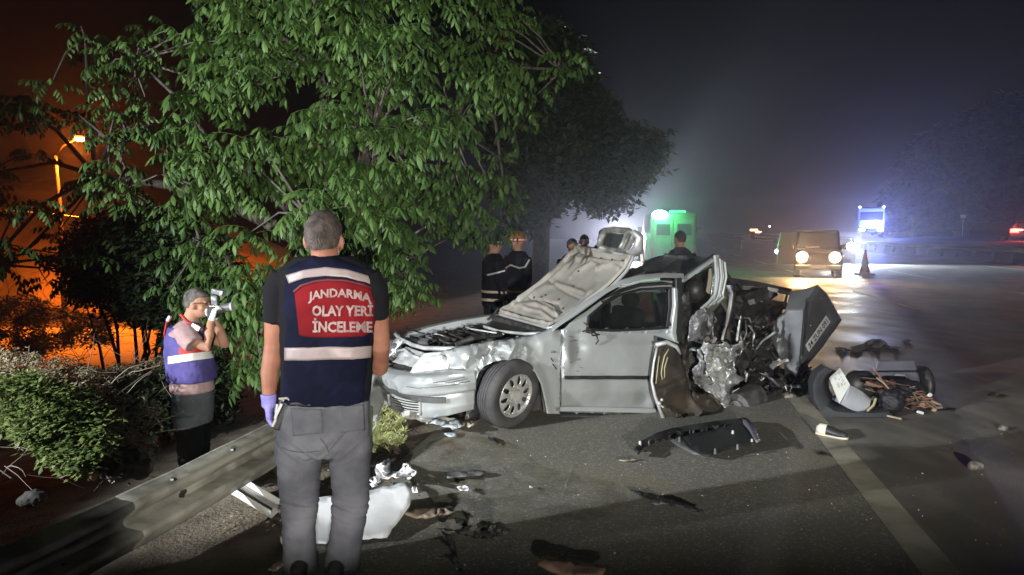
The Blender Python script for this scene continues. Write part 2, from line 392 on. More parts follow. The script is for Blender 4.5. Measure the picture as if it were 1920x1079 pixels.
# ---------- guardrails ----------
GALV = M('galvanised_steel', (.27, .265, .235), .55, .35, c2=(.12, .115, .10), vs=5, vdet=8, rough2=.62, bump=.003, bs=14)
GALV2 = M('pale_galvanised_steel', (.6, .6, .58), .5, .3, c2=(.45, .45, .43), vs=2)
WP = [(a * .95, b * .9) for a, b in [(0, .165), (.012, .155), (.03, .14), (.10, .108), (.108, .085), (.10, .062), (.0, .02), (-.006, 0), (.0, -.02), (.10, -.062), (.108, -.085), (.10, -.108), (.03, -.14), (.012, -.155), (0, -.165)]]
def wbeam(mb, path, side, tilt=None, dent=0.):
    rings = []
    for i, p in enumerate(path):
        a = path[max(i - 1, 0)]; b = path[min(i + 1, len(path) - 1)]
        d = Vector((b[0] - a[0], b[1] - a[1], 0)).normalized(); nn = Vector((-d.y, d.x, 0)) * side
        tl = tilt(i / (len(path) - 1)) if tilt else 0
        up = Vector((0, 0, 1)) * math.cos(tl) - nn * math.sin(tl); no = nn * math.cos(tl) + Vector((0, 0, 1)) * math.sin(tl)
        dn = dent * nz(p[1], 0, 4, 1.5)
        rings.append([Vector(p) + no * (q[0] + dn + dent * .55 * nz(p[1], q[1] * 4, 6, 4)) + up * (q[1] + dent * .5 * nz(p[1], q[1] * 9, 9, 3)) for q in WP])
    mb.loft(rings, False, False)
rail = thing('guardrail', (-1.75, 4.4, 0), 'dented steel guardrail leaning along the ditch in front of the camera on the left', 'guardrail', 'guardrails')
NR = 90
pth = []
for i in range(NR + 1):
    y = -1 + 6.75 * i / NR; x = -1.84 + .25 * (y - 4.4)
    z = .262 + .018 * math.sin(y * 1.3); pth.append((x, y, z))
k1 = int(NR * .74)
mb = MB(); wbeam(mb, pth[:k1 + 1], -1, lambda t: .1 + .2 * t, .009); solid(obj('rail_beam', mb, GALV, rail, smooth=50), .004)
mb = MB(); wbeam(mb, [(p[0] + .006, p[1], p[2] + .002) for p in pth[k1 - 3:]], -1, lambda t: .30 + .1 * t, .009); solid(obj('rail_beam', mb, M('chalky_galvanised_steel', (.34, .33, .275), .6, .25, c2=(.17, .16, .135), vs=4, vdet=7, bump=.002, bs=18), rail, smooth=50), .004)
bo = MB()
for y, dz in ((4.02, .09), (4.08, -.02), (4.55, .1), (2.95, -.08), (3.3, -.07), (3.7, -.08)):
    x = -1.84 + .25 * (y - 4.4); bo = MB(); bo.disc((x + .045, y, .285 + dz), (1, -.25, .1), .014, 8, .02); obj('bolt', bo, M('dark_steel', (.05, .05, .05), .5, .8), rail)
for y in (-.4, 1.6, 3.6, 5.5):
    pb = MB(); x = -2.02 + .25 * (y - 4.4); z0 = zg(x, y) - .2
    pb.box((x, y, (z0 + .32) / 2), (.012, .1, .32 - z0)); pb.box((x + .03, y + .05, (z0 + .32) / 2), (.06, .008, .32 - z0)); pb.box((x + .03, y - .05, (z0 + .32) / 2), (.06, .008, .32 - z0))
    obj('post', pb, GALV, rail)
# loose brace piece lying under the rail, and the crushed length by the bumper
mb = MB(); A, B = Gt(418, 940), Gt(525, 972); d = (B - A); 
rings = []
for i in range(9):
    t = i / 8; c = A.lerp(B, t) + Vector((0, 0, .12 * (1 - t) + .02)); nn = Vector((-d.y, d.x, 0)).normalized()
    rings.append([c + nn * q[0] + Vector((0, 0, q[1])) for q in ((-.07, .05), (-.066, 0), (-.02, .02), (.02, .02), (.066, 0), (.07, .05))])
mb.loft(rings, False, False)
solid(tag(obj('steel_brace', mb, GALV2, smooth=40), 'bent pale steel channel lying on the dirt under the guardrail', 'steel brace'), .006)
mb = MB()
cr = [(-1.33, 6.3, .13), (-1.30, 6.6, .2), (-1.34, 6.9, .3), (-1.27, 7.2, .34), (-1.33, 7.5, .3)]
pp = [];
for i in range(40):
    t = i / 39 * 4; k = min(3, int(t)); q = Vector(cr[k]).lerp(Vector(cr[k + 1]), t - k); pp.append(tuple(q))
wbeam(mb, pp, -1, lambda t: .5 * math.sin(t * 5) + .3, .09)
solid(tag(obj('guardrail_stub', mb, GALV2, smooth=50), 'crushed grey guardrail stub pressed against the front bumper of the wreck', 'guardrail', 'guardrails'), .004)
# median guardrail
mr_ = thing('guardrail', (27, 40, 0), 'long straight bright guardrail with many posts along the far side of the road', 'guardrail', 'guardrails')
mb = MB(); wbeam(mb, [(XL(y) + 17.75, y, .74) for y in np.linspace(20, 190, 60)], 1); obj('rail_beam', mb, M('bright_rail_steel', (.8, .8, .78), .6, .1), mr_, smooth=50)
pm = MB(); pm.box((0, 0, .04), (.12, .1, .84)); pme = mesh(pm); pme.materials.append(GALV2)
for k in range(60):
    y = 22 + 2.6 * k; o = bpy.data.objects.new('post', pme); col.objects.link(o); o.parent = mr_; o.location = Vector((XL(y) + 17.86, y, .33)) - worldloc(mr_)
# ================= the wrecked car =================
CA = math.radians(24); CO = Vector((0.0, 6.47, 0)); CE = Vector((math.cos(CA), math.sin(CA), 0)); CN = Vector((-math.sin(CA), math.cos(CA), 0))
def C(s, wv, z): return CO + CE * s + CN * wv + Vector((0, 0, z))
def S(px, py, wv=0.0):
    r = ray(px, py); o = Vector((0, 0, H)); q = CO + CN * wv
    return o + r * ((q - o).dot(CN) / r.dot(CN))
def cinv(p): d = p - CO; return d.dot(CE), d.dot(CN), p.z
SILV = M('silver_paint', (.50, .53, .54), .34, .35, c2=(.34, .355, .355), vs=2.5, vdet=9, lo=.42, hi=.75, rough2=.44, coat=.5)
WORN = M('scraped_silver', (.74, .75, .74), .42, .45, c2=(.45, .46, .46), vs=9, vdet=9, rough2=.6, bump=.003, bs=30)
TORN = M('torn_sheet_metal', (.48, .49, .50), .4, .4, c2=(.14, .13, .12), vs=5, vdet=9, lo=.5, hi=.7, bump=.002, bs=20)
DKM = M('oily_dark_metal', (.022, .021, .02), .6, .3, c2=(.06, .055, .05), vs=12, vdet=8, bump=.006, bs=30)
BLK = M('black_plastic', (.018, .018, .019), .45, c2=(.03, .03, .032), vs=10, bump=.001, bs=80)
GRY = M('grey_plastic', (.12, .125, .13), .5, c2=(.08, .08, .085), vs=8, bump=.001, bs=60)
RUB = M('tyre_rubber', (.045, .043, .047), .75, c2=(.075, .072, .072), vs=6, bump=.002, bs=60)
TRIM = M('dark_window_trim', (.02, .021, .023), .4)
CHR = M('bright_steel', (.75, .75, .73), .25, .9)
BRN = M('rusty_inner_panel', (.03, .026, .021), .65, .2, c2=(.085, .068, .05), vs=3, vdet=7, bump=.006, bs=8)
GLS = M('dark_door_glass', (.012, .014, .015), .04, 0, spec=.6, alpha=.42)
CREAM = M('hood_underside', (.43, .41, .36), .45, .15, c2=(.33, .315, .275), vs=3, vdet=9, bump=.0015, bs=10)
car = thing('wrecked_car', C(.9, .85, 0), 'crushed silver car with its hood open and its rear torn apart on the shoulder', 'car')
# ---- cabin and under-body: dark masses that make the car solid ----
mb = MB()
mb.hexa([C(-.35, .25, .1), C(1.75, .12, .06), C(1.75, 1.62, .06), C(-.35, 1.5, .1), C(-.35, .25, .32), C(1.75, .12, .26), C(1.75, 1.62, .26), C(-.35, 1.5, .32)])
mb.hexa([C(1.75, .35, .05), C(2.75, .7, .08), C(2.75, 1.6, .08), C(1.75, 1.6, .05), C(1.75, .3, .35), C(2.75, .75, .4), C(2.75, 1.6, .4), C(1.75, 1.6, .3)])
mb.hexa([C(.42, .12, .3), C(.5, .12, .3), C(.5, 1.6, .3), C(.42, 1.6, .3), C(.42, .12, .84), C(.5, .12, .84), C(.5, 1.6, .84), C(.42, 1.6, .84)])
obj('floor_pan', mb, DKM, car)
# far side body panels
mb = MB()
mb.hexa([C(.45, 1.66, .12), C(2.4, 1.6, .1), C(2.4, 1.68, .1), C(.45, 1.72, .12), C(.45, 1.6, .82), C(2.3, 1.55, .78), C(2.3, 1.62, .78), C(.45, 1.68, .82)])
bevel(obj('far_side_panel', mb, SILV, car), .02)
# ---- front fender ----
arch = [(893, 712), (897, 700), (908, 687), (925, 679), (945, 675), (968, 676), (988, 684), (1004, 699), (1014, 720), (1020, 745), (1026, 776)]
fend = [(803, 668), (812, 660), (835, 657), (860, 650), (900, 643), (950, 636), (995, 629), (1020, 621), (1036, 612), (1053, 619), (1055, 640), (1051, 700), (1051, 740), (1050, 777)] + arch[::-1] + [(884, 700), (870, 692), (845, 692), (822, 689), (810, 683)]
def fend_w(x, y):
    wv = 0
    if x < 885: wv += .42 * ((885 - x) / 82) ** 1.7
    top = np.interp(x, [803, 860, 900, 950, 995, 1036, 1055], [664, 650, 643, 636, 629, 614, 620])
    t = y - top
    if t < 26: wv += .085 * (1 - t / 26) ** 2
    a = segd(x, y, arch)
    if a < 14: wv -= .035 * (1 - a / 14)
    wv += .05 * math.exp(-((x - 925) / 22) ** 2 - ((y - 655) / 12) ** 2) - .05 * math.exp(-((x - 880) / 16) ** 2 - ((y - 665) / 14) ** 2)
    wv += .045 * math.exp(-((x - 846) / 14) ** 2 - ((y - 672) / 12) ** 2) - .035 * math.exp(-((x - 958) / 14) ** 2 - ((y - 648) / 10) ** 2)
    fade = max(0, min(1, (1030 - x) / 60))
    wv += fade * (.04 * ridge(x, y, .022, 3) * .6 + .085 * crum(x, y * 1.2, .035, 8) - .04) 
    return wv
mb = MB(); sheet(mb, fend, lambda x, y: S(x, y, fend_w(x, y)), 5, jit=.1)
fo = solid(obj('front_fender', mb, SILV, car, smooth=38), .004)
mb = MB(); sheet(mb, [(884, 699), (893, 708), (908, 690), (925, 681), (945, 678), (966, 679), (984, 687), (990, 697), (960, 700), (930, 715), (905, 760), (898, 785), (880, 787), (872, 740)], lambda x, y: S(x, y, .12 + .1 * nz(x, y, 2, .05)), 9)
mb.tube([S(898, 697, .0), S(908, 692, -.01), S(918, 685, .0)], .012, 6); mb.tube([S(884, 705, .03), S(900, 700, .02), S(893, 718, .04)], .014, 6)
solid(obj('wheel_arch_liner', mb, BLK, car, smooth=True), .005)
mb = MB(); sheet(mb, [(1012, 700), (1018, 720), (1025, 775), (1031, 777), (1023, 730), (1018, 706)], lambda x, y: S(x, y, .02), 6)
solid(obj('arch_flange', mb, SILV, car), .06)
# scratches, gashes and side indicator
mb = MB()
for pl in ([(1033, 672), (1037, 678)], [(1036, 683), (1042, 690), (1043, 693)]):
    mb.tube([S(x, y, -.006) for x, y in pl], .011, 6, flat=.5)
obj('gash', mb, BLK, car)
mb = MB(); mb.ball(S(1036, 660, -.004), (.03, .008, .011), 10); obj('side_indicator', mb, GRY, car, smooth=True)
# far fender edge
mb = MB(); rings = []
tp = [(738, 645, 1.45), (746, 632, 1.5), (765, 622, 1.55), (800, 611, 1.57), (850, 600, 1.58), (900, 592, 1.58), (940, 585, 1.57)]
for i in range(len(tp)):
    x, y, wv = tp[i]; p = S(x, y, wv); q = S(x, y + 9, wv - .16)
    rings.append([p + CN * .14 + Vector((0, 0, -.3)), p + CN * .12 + Vector((0, 0, -.05)), p, p - CN * .09 + Vector((0, 0, -.008)), p - CN * .11 + Vector((0, 0, -.1)), p - CN * .1 + Vector((0, 0, -.3))])
mb.loft(rings, False, False); solid(obj('far_fender', mb, SILV, car, smooth=50), .004)
# ---- bumper ----
plan = [(-.36, .0, .58, .19), (-.47, .0, .575, .175), (-.60, .035, .56, .15), (-.72, .12, .545, .125), (-.80, .26, .525, .10), (-.85, .46, .50, .08), (-.885, .7, .475, .065), (-.895, .95, .455, .06), (-.89, 1.18, .445, .065), (-.85, 1.38, .45, .08), (-.77, 1.55, .46, .1), (-.6, 1.67, .47, .12), (-.4, 1.7, .47, .13)]
PL = []
for i in range(len(plan) - 1):
    for k in range(6):
        PL.append(tuple(plan[i][j] + (plan[i + 1][j] - plan[i][j]) * k / 6 for j in range(4)))
PL.append(plan[-1])
for _ in range(4): PL = [PL[0]] + [tuple((PL[i - 1][j] + 2 * PL[i][j] + PL[i + 1][j]) / 4 for j in range(4)) for i in range(1, len(PL) - 1)] + [PL[-1]]
def bump_pt(i, v, out=0.):    # i float along plan, v 0 bottom..1 top
    i = max(0, min(len(PL) - 1.001, i)); a = PL[int(i)]; b = PL[int(i) + 1]; t = i - int(i)
    s_, w_, zt, zb = (a[j] + (b[j] - a[j]) * t for j in range(4))
    ds, dw = b[0] - a[0], b[1] - a[1]; L = math.hypot(ds, dw); ns, nw = -dw / L, ds / L
    if ns > 0 or (abs(ns) < .2 and nw > 0 and w_ < .5): ns, nw = -ns, -nw
    if w_ > 1.3 and nw < 0: ns, nw = -ns, -nw
    prof = np.interp(v, [0, .06, .2, .45, .5, .56, .62, .8, .93, 1], [-.10, -.02, .0, .004, .006, .03, .034, .03, .005, -.1])
    cr = .012 * ridge(s_ * 3 + w_ * 3, v * 2, 1.2, 2) + .018 * max(0, ridge(w_ * 4, v * 3, 1.4, 6)) * (v > .5)
    o = prof + cr + out
    return C(s_ + ns * o, w_ + nw * o, zb + (zt - zb) * v)
nb = len(PL) - 1
def gr_in(i, v): return 22 < i < 38 and .15 < v < .44
mb = MB(); NU, NV = nb * 2, 34
vs = [bump_pt(a / 2, b / NV) for a in range(NU + 1) for b in range(NV + 1)]
fs = [(a * (NV + 1) + b, (a + 1) * (NV + 1) + b, (a + 1) * (NV + 1) + b + 1, a * (NV + 1) + b + 1) for a in range(NU) for b in range(NV) if not gr_in((a + .5) / 2, (b + .5) / NV)]
mb.add(vs, fs)
bmp = solid(obj('front_bumper', mb, WORN if False else SILV, car, smooth=40), .005, 0)
# grille with slats
gr = MB()
for k in range(2, 33): pass
def edge(v0, i0, i1, out, r, mbx, n=14): mbx.tube([bump_pt(i0 + (i1 - i0) * k / n, v0, out) for k in range(n + 1)], r, 8)
edge(.14, 21.7, 38.3, .012, .012, gr); edge(.45, 21.7, 38.3, .012, .012, gr)
for i in (21.7, 38.3): gr.tube([bump_pt(i, .14 + .31 * k / 5, .012) for k in range(6)], .012, 8)
gro = obj('lower_grille', gr, SILV, car, smooth=True)
bk = MB(); bk.grid(lambda u, v: bump_pt(21.5 + 17 * u, .13 + .33 * v, -.045), 14, 4); obj('grille_opening', bk, BLK, gro)
for k in range(5):
    sm_ = MB(); edge(.185 + .055 * k, 22, 38, -.002, .0065, sm_); obj('slat', sm_, GALV2, gro, smooth=True)
# loose rubbing strip across the bumper, hanging lower towards the wheel
st = MB(); rings = []
for k in range(31):
    t = k / 30; i = 53 - 41 * t; v = .66 - .26 * t
    a = [bump_pt(i, v + dv, .012 + o) for dv, o in ((-.065, 0), (-.055, .018), (.055, .022), (.065, 0))]
    rings.append(a)
st.loft(rings, True, True); obj('rubbing_strip', st, M('scuffed_grey_strip', (.11, .11, .108), .5, .2, c2=(.34, .33, .31), vs=5, vdet=8, lo=.52, hi=.7, bump=.002, bs=60), car, smooth=40)
# dents and creases scraped through the paint above the strip
sc_ = MB()
for a, b, v0, v1 in ((20, 3, .70, .74), (16, 5, .80, .83), (26, 20, .72, .69), (12, 4, .77, .79)):
    sc_.tube([bump_pt(a + (b - a) * k / 10, v0 + (v1 - v0) * k / 10 + .01 * nz(k, v0, 3, .9), .001) for k in range(11)], .0045, 5)
obj('crease', sc_, GRY, car, smooth=True)
# broken edge by the wheel
be = MB(); sheet(be, [(868, 697), (884, 700), (890, 720), (888, 784), (872, 786), (880, 740)], lambda x, y: S(x, y, .03 + .02 * nz(x, y, 1, .1)), 7); solid(obj('bumper_end', be, BLK, car), .02)
# undertray shreds
us = MB()
us_poly = [(742, 770), (790, 776), (860, 788), (872, 800), (855, 812), (842, 800), (832, 803), (826, 792), (800, 796), (780, 788), (765, 786)]
sheet(us, us_poly, lambda x, y: S(x, y, .25 + .1 * nz(x, y, 2, .06)), 9, ragged=3)
solid(obj('undertray', us, M('pale_undertray', (.5, .5, .48), .7, c2=(.3, .29, .27), vs=9, bump=.004, bs=30), car), .006)
# ---- headlamps and front panel ----
HL = M('lamp_reflector', (.85, .86, .86), .12, .85, c2=(.6, .62, .63), vs=12, bump=.004, bs=30)
CLR = M('cracked_clear_lens', (.8, .83, .84), .1, 0, c2=(.5, .53, .55), vs=14, lo=.45, hi=.55, bump=.006, bs=40, coat=1)
def quadgrid(mb, a, b, c, d, n=10, fn=None):   # a-b bottom, d-c top
    def f(u, v):
        p = a.lerp(b, u).lerp(d.lerp(c, u), v)
        return p + fn(u, v) if fn else p
    mb.grid(f, n, n)
h1 = thing  # noqa
mb = MB(); quadgrid(mb, C(-.80, .42, .50), C(-.55, .12, .565), C(-.46, .2, .70), C(-.66, .48, .655), 14, lambda u, v: Vector((0, 0, .012 * math.sin(v * 3.14))) - CE * (.035 * math.sin(u * 3.14) + .01 * ridge(u * 3, v * 3, 1, 1)))
o = solid(obj('headlamp', mb, M('white_lamp_housing', (.82, .83, .83), .3, .15, c2=(.6, .61, .6), vs=5, bump=.004, bs=12), car, smooth=True), .02)
mb = MB(); mb.ball(C(-.58, .21, .62), (.035, .05, .06), 12); mb.ball(C(-.5, .15, .62), (.03, .03, .05), 10); obj('indicator_lens', mb, CLR, o, smooth=True)
mb = MB(); quadgrid(mb, C(-.80, 1.5, .47), C(-.86, 1.12, .48), C(-.70, 1.05, .68), C(-.62, 1.46, .70), 14, lambda u, v: -CE * (.05 * math.sin(u * 3.14) * (1 - v * .4)) + Vector((0, 0, .012 * ridge(u * 4, v * 4, 1, 3))))
o = solid(obj('headlamp', mb, CLR, car, smooth=45, label='cracked far headlamp with clear lens'), .01)
mb = MB()
for a_, b_ in ((1.16, .56), (1.33, .57)): mb.ball(C(-.74, a_, b_ + .02), (.07, .08, .08), 14)
obj('lamp_reflector', mb, HL, o, smooth=True)
mb = MB()   # dark gap with grille plastic between the lamps
quadgrid(mb, C(-.80, 1.1, .42), C(-.76, .4, .47), C(-.60, .4, .62), C(-.66, 1.1, .60), 10, lambda u, v: CE * .02 * nz(u, v, 0, 4)); solid(obj('front_panel', mb, DKM, car), .03)
mb = MB()   # silver slam panel edge
mb.tube([C(-.66, 1.5, .71), C(-.68, 1.2, .69), C(-.655, .85, .675), C(-.62, .6, .68), C(-.5, .35, .70), C(-.42, .22, .72)], [.02, .018, .022, .02, .024, .018], 8)
mb.tube([C(-.76, 1.02, .60), C(-.72, .9, .63), C(-.7, .7, .6), C(-.68, .5, .6)], .014, 6)
obj('slam_panel', mb, WORN, car, smooth=True)
mb = MB(); quadgrid(mb, C(-.8, 1.0, .5), C(-.72, .5, .52), C(-.62, .52, .64), C(-.67, .98, .645), 8, lambda u, v: -CE * .02 * ridge(u * 5, v * 5, 1, 7)); solid(obj('crumpled_front_panel', mb, WORN, car, smooth=30), .006)
# ---- engine bay ----
ENG = [M('engine_black', (.012, .012, .013), .35, c2=(.03, .028, .026), vs=14), DKM, M('engine_brown', (.05, .035, .025), .5, .2, c2=(.02, .015, .012), vs=9), M('engine_alloy', (.35, .35, .34), .4, .7, c2=(.12, .12, .11), vs=12)]
mb = MB(); mb.hexa([C(-.6, .3, .3), C(.42, .2, .3), C(.42, 1.5, .3), C(-.6, 1.45, .3), C(-.6, .3, .5), C(.42, .2, .58), C(.42, 1.5, .58), C(-.6, 1.45, .5)]); obj('engine_bay_floor', mb, ENG[0], car)
mb = MB(); mb.box(C(-.12, .85, .62), (.5, .62, .2), CA); eb = bevel(obj('engine', mb, ENG[0], car), .03)
mb = MB()
for k in range(5): mb.box(C(-.32 + .1 * k, .85, .735), (.035, .5, .03), CA)
mb.tube([C(-.35, .5, .7), C(-.2, .45, .76), C(.1, .5, .76), C(.2, .8, .74)], .035, 8); bevel(obj('engine_cover', mb, ENG[1], eb), .008)
mb = MB(); mb.box(C(-.1, 1.32, .62), (.26, .2, .2), CA); mb.box(C(-.14, 1.28, .725), (.05, .04, .02), CA); bevel(obj('battery', mb, ENG[2], car), .01)
mb = MB(); mb.tube([C(-.02, .42, .6), C(-.02, .42, .74)], [.13, .1], 16); mb.tube([C(-.02, .42, .74), C(-.02, .42, .76)], [.05, .04], 12); obj('suspension_tower', mb, ENG[1], car, smooth=40)
mb = MB(); mb.tube([C(.1, 1.28, .62), C(.1, 1.28, .75)], [.12, .09], 16); obj('suspension_tower', mb, ENG[1], car, smooth=40)
rr = random.Random(8)
for nm, mt, cnt, rad in (('hose', ENG[0], 14, .018), ('pipe', ENG[3], 7, .007), ('cable', ENG[2], 12, .006)):
    for k in range(cnt):
        mb = MB(); s0, w0, z0 = rr.uniform(-.55, .25), rr.uniform(.35, 1.4), rr.uniform(.62, .74); pts = []
        for q in range(6):
            pts.append(C(s0, w0, z0)); s0 += rr.uniform(-.12, .16); w0 += rr.uniform(-.14, .14); z0 = min(.77, max(.58, z0 + rr.uniform(-.05, .05)))
        mb.tube(pts, rad, 6); obj(nm, mb, mt, car, smooth=True)
for k in range(26): mb = MB(); mb.box(C(rr.uniform(-.55, .3), rr.uniform(.35, 1.45), rr.uniform(.6, .72)), (rr.uniform(.04, .16), rr.uniform(.04, .14), rr.uniform(.03, .09)), Matrix.Rotation(rr.uniform(0, 3), 3, 'Z') @ Matrix.Rotation(rr.uniform(-.5, .5), 3, 'X'), 0); obj('engine_part', mb, rr.choice((ENG[0], ENG[0], ENG[1], ENG[2], ENG[3])), car)
# scuttle, wiper and bulkhead bar
mb = MB(); quadgrid(mb, C(.28, .15, .74), C(.28, 1.5, .72), C(.52, 1.5, .82), C(.52, .15, .83), 10, lambda u, v: Vector((0, 0, .015 * nz(u * 4, v * 4)))); solid(obj('scuttle', mb, BLK, car, smooth=True), .01)
mb = MB(); mb.tube([C(.22, 1.5, .76), C(.2, 1.2, .77), C(.22, .8, .765), C(.3, .35, .79), C(.36, .15, .82)], .016, 8); mb.tube([C(.05, 1.4, .76), C(.0, 1.0, .775), C(.16, .55, .77)], .009, 6); obj('bulkhead_bar', mb, WORN, car, smooth=True)
# ---- hood standing open: underside towards the camera ----
near = [(1029, 613), (1062, 589), (1100, 558), (1140, 527), (1170, 500), (1186, 478)]
far = [(934, 587), (962, 563), (1000, 529), (1038, 496), (1064, 472), (1080, 459)]
def lerpl(L, t):
    t = max(0, min(.99999, t)) * (len(L) - 1); i = int(t); f_ = t - i; return (L[i][0] * (1 - f_) + L[i + 1][0] * f_, L[i][1] * (1 - f_) + L[i + 1][1] * f_)
RD = [([(1003, 543), (1020, 531), (1039, 523), (1062, 529), (1086, 538)], 4, 1), ([(1063, 510), (1075, 499), (1086, 493), (1105, 485), (1116, 489), (1112, 505), (1103, 533), (1095, 547), (1084, 557)], 3.2, 1),
      ([(1114, 497), (1125, 490), (1146, 491), (1157, 498)], 4, 1), ([(965, 569), (999, 562), (1022, 570), (1039, 584)], 4.5, 1.3), ([(980, 572), (1010, 576), (1033, 596)], 3.5, 1), ([(973, 558), (1016, 529), (1066, 482)], 4, 1),
      ([(1040, 590), (1100, 545), (1150, 508), (1165, 493)], 3, -.8), ([(1068, 478), (1110, 480), (1150, 486), (1172, 487)], 4, .9), ([(1075, 467), (1120, 468), (1170, 478)], 3, -.8), ([(1025, 520), (1060, 540), (1085, 552)], 2.4, -.6), ([(990, 552), (1040, 560), (1050, 580)], 2.6, -.8), ([(1010, 555), (1035, 570), (1044, 588)], 2.4, .9)]
def pix(p):
    r = p - Vector((0, 0, H)); f_ = r.y * cT - r.z * sT; return 960 + F * r.x / f_, 539.5 - F * (r.y * sT + r.z * cT) / f_
hn = None
def hood_pt(u, v, out=0.):
    a = lerpl(near, u); b = lerpl(far, u); p = S(a[0], a[1], .1).lerp(S(b[0], b[1], 1.48), v)
    return p
_a = hood_pt(.5, .5); _n = (hood_pt(.6, .5) - _a).cross(hood_pt(.5, .6) - _a).normalized()
if _n.dot(Vector((0, 0, H)) - _a) < 0: _n = -_n
def hood_in(u, v):
    p = hood_pt(u, v); x, y = pix(p); h_ = 0
    for pl, wd, k in RD: h_ += k * .022 * math.exp(-(segd(x, y, pl) / wd) ** 2)
    e = min(u, 1 - u) * 1.05; e2 = min(v, 1 - v) * 1.38; ed = min(e, e2)
    h_ += .03 * math.exp(-((ed - .035) / .022) ** 2) - .02 * math.exp(-((ed - .09) / .03) ** 2)
    h_ += .02 * math.exp(-((u - .06) / .05) ** 2) * ridge(v * 6, u * 5, 1, 3)
    bow = .05 * math.sin(u * 3.1) + .03 * math.sin(v * 3.14)
    h_ += .004 * nz(u * 8, v * 8)
    if ed < .02: h_ = .01
    return p + _n * (h_ - bow)
hood = MB(); 
def hood_out(u, v): return hood_pt(u, v) - _n * (.05 * math.sin(u * 3.1) + .03 * math.sin(v * 3.14) + .035)
hood.grid(hood_out, 30, 30); ho = solid(obj('hood', hood, SILV, car, smooth=True), .004)
hi_ = MB(); hi_.grid(hood_in, 120, 120); solid(obj('hood_inner_frame', hi_, CREAM, ho, smooth=True), .003)
er = MB(); n_ = 24
loop = [hood_pt(k / n_, 0) for k in range(n_)] + [hood_pt(1, k / n_) for k in range(n_)] + [hood_pt(1 - k / n_, 1) for k in range(n_)] + [hood_pt(0, 1 - k / n_) for k in range(n_ + 1)]
er.tube([p - _n * (.02 + (.05 * math.sin(min(1, max(0, (i / n_ if i < n_ else 1 if i < 2 * n_ else 3 - i / n_ if i < 3 * n_ else 0))) * 3.1))) for i, p in enumerate(loop)], .017, 8); obj('hood_edge', er, SILV, ho, smooth=True)
hcount = 0
for x, y in ((1016, 547), (997, 551), (1031, 564), (1050, 568), (1067, 526), (1125, 479), (1167, 487), (1008, 529), (1145, 484), (1010, 548), (1078, 500), (1040, 553)):
    best = min(((u / 40, v / 40) for u in range(41) for v in range(41)), key=lambda q: (lambda z: (z[0] - x) ** 2 + (z[1] - y) ** 2)(pix(hood_pt(*q))))
    hh = MB(); hh.ball(hood_in(*best) + _n * .002, .013, 8); obj('hood_hole', hh, BLK, ho)
# hinge arms
for wv in (.12, 1.46):
    mb = MB(); mb.tube([C(.36, wv, .80), C(.44, wv, .86), C(.48, wv, .92)], .014, 6); obj('hood_hinge', mb, DKM, car)
# the torn grille frame hanging at the hood's leading edge
gf = MB(); Q = [S(x, y, .55) for x, y in ((1122, 466), (1173, 474), (1190, 434), (1131, 430))]
def gfp(u, v, o=0): return Q[0].lerp(Q[1], u).lerp(Q[3].lerp(Q[2], u), v) + _n * o
rim = [(0.02, .1), (.0, .5), (.05, .92), (.3, 1), (.8, 1), (.98, .9), (1, .5), (.97, .08), (.7, 0), (.3, 0), (.02, .1)]
gf.tube([gfp(*q) for q in rim], .035, 8); gf.tube([gfp(.74, .05), gfp(.78, .5), gfp(.76, .95)], .022, 8); gf.tube([gfp(.86, .03, .02), gfp(.92, .5, .03), gfp(.9, .93, .02)], .026, 8)
gfo = obj('grille_frame', gf, M('scuffed_grey_frame', (.16, .165, .16), .4, .3, c2=(.35, .35, .33), vs=9, vdet=8, bump=.003, bs=30), car, smooth=True)
mb = MB(); mb.grid(lambda u, v: gfp(.05 + .66 * u, .1 + .84 * v, -.03), 4, 4); solid(obj('grille_insert', mb, M('smoky_insert', (.05, .055, .06), .25), gfo), .01)
mb = MB(); mb.tube([S(1178, 478, .5), S(1196, 470, .5), S(1199, 445, .5), S(1186, 434, .5)], [.05, .06, .05, .03], 8); mb.tube([S(1200, 450, .6), S(1203, 490, .6)], .03, 6); obj('hood_latch', mb, TORN, gfo, smooth=50)
# ---- windscreen, pillars, roof ----
mb = MB(); quadgrid(mb, C(.52, .22, .83), C(.52, 1.5, .82), C(1.34, 1.35, 1.10), C(1.34, .32, 1.2), 12, lambda u, v: Vector((0, 0, .02 * nz(u * 5, v * 5, 3)))); 
solid(obj('windscreen', mb, M('shattered_dark_glass', (.03, .033, .035), .25, c2=(.2, .22, .22), vs=40, lo=.6, hi=.7, bump=.003, bs=60), car, smooth=True), .006)
apil = [(1036, 613), (1062, 594), (1100, 566), (1135, 543), (1165, 526), (1205, 516), (1245, 512), (1283, 513)]
def pband(pl, w0, w1, th, off, name, mat, par=None):
    m_ = MB(); rings = []
    P_ = dens(pl, 8, False)
    for x, y in P_:
        a = S(x, y, off + w0); b = S(x, y + w1, off); rings.append([a, b, b + CN * th, a + CN * th])
    m_.loft(rings, True, True); return bevel(obj(name, m_, mat, par or car, smooth=40), .006)
pband(apil, .05, 9, .06, .03, 'roof_pillar', SILV)
pband([(x, y - 3.5) for x, y in apil[:-1]], .10, 3, .03, .10, 'pillar_seal', TRIM)
pband([(x - 2, y - 9) for x, y in apil[:5]], .16, 4, .03, .16, 'windscreen_trim', WORN)
roof = [(1120, 548), (1155, 522), (1180, 505), (1206, 490), (1235, 480), (1262, 477), (1300, 480), (1325, 484), (1337, 482), (1318, 500), (1283, 516), (1240, 513), (1205, 516), (1165, 528)]
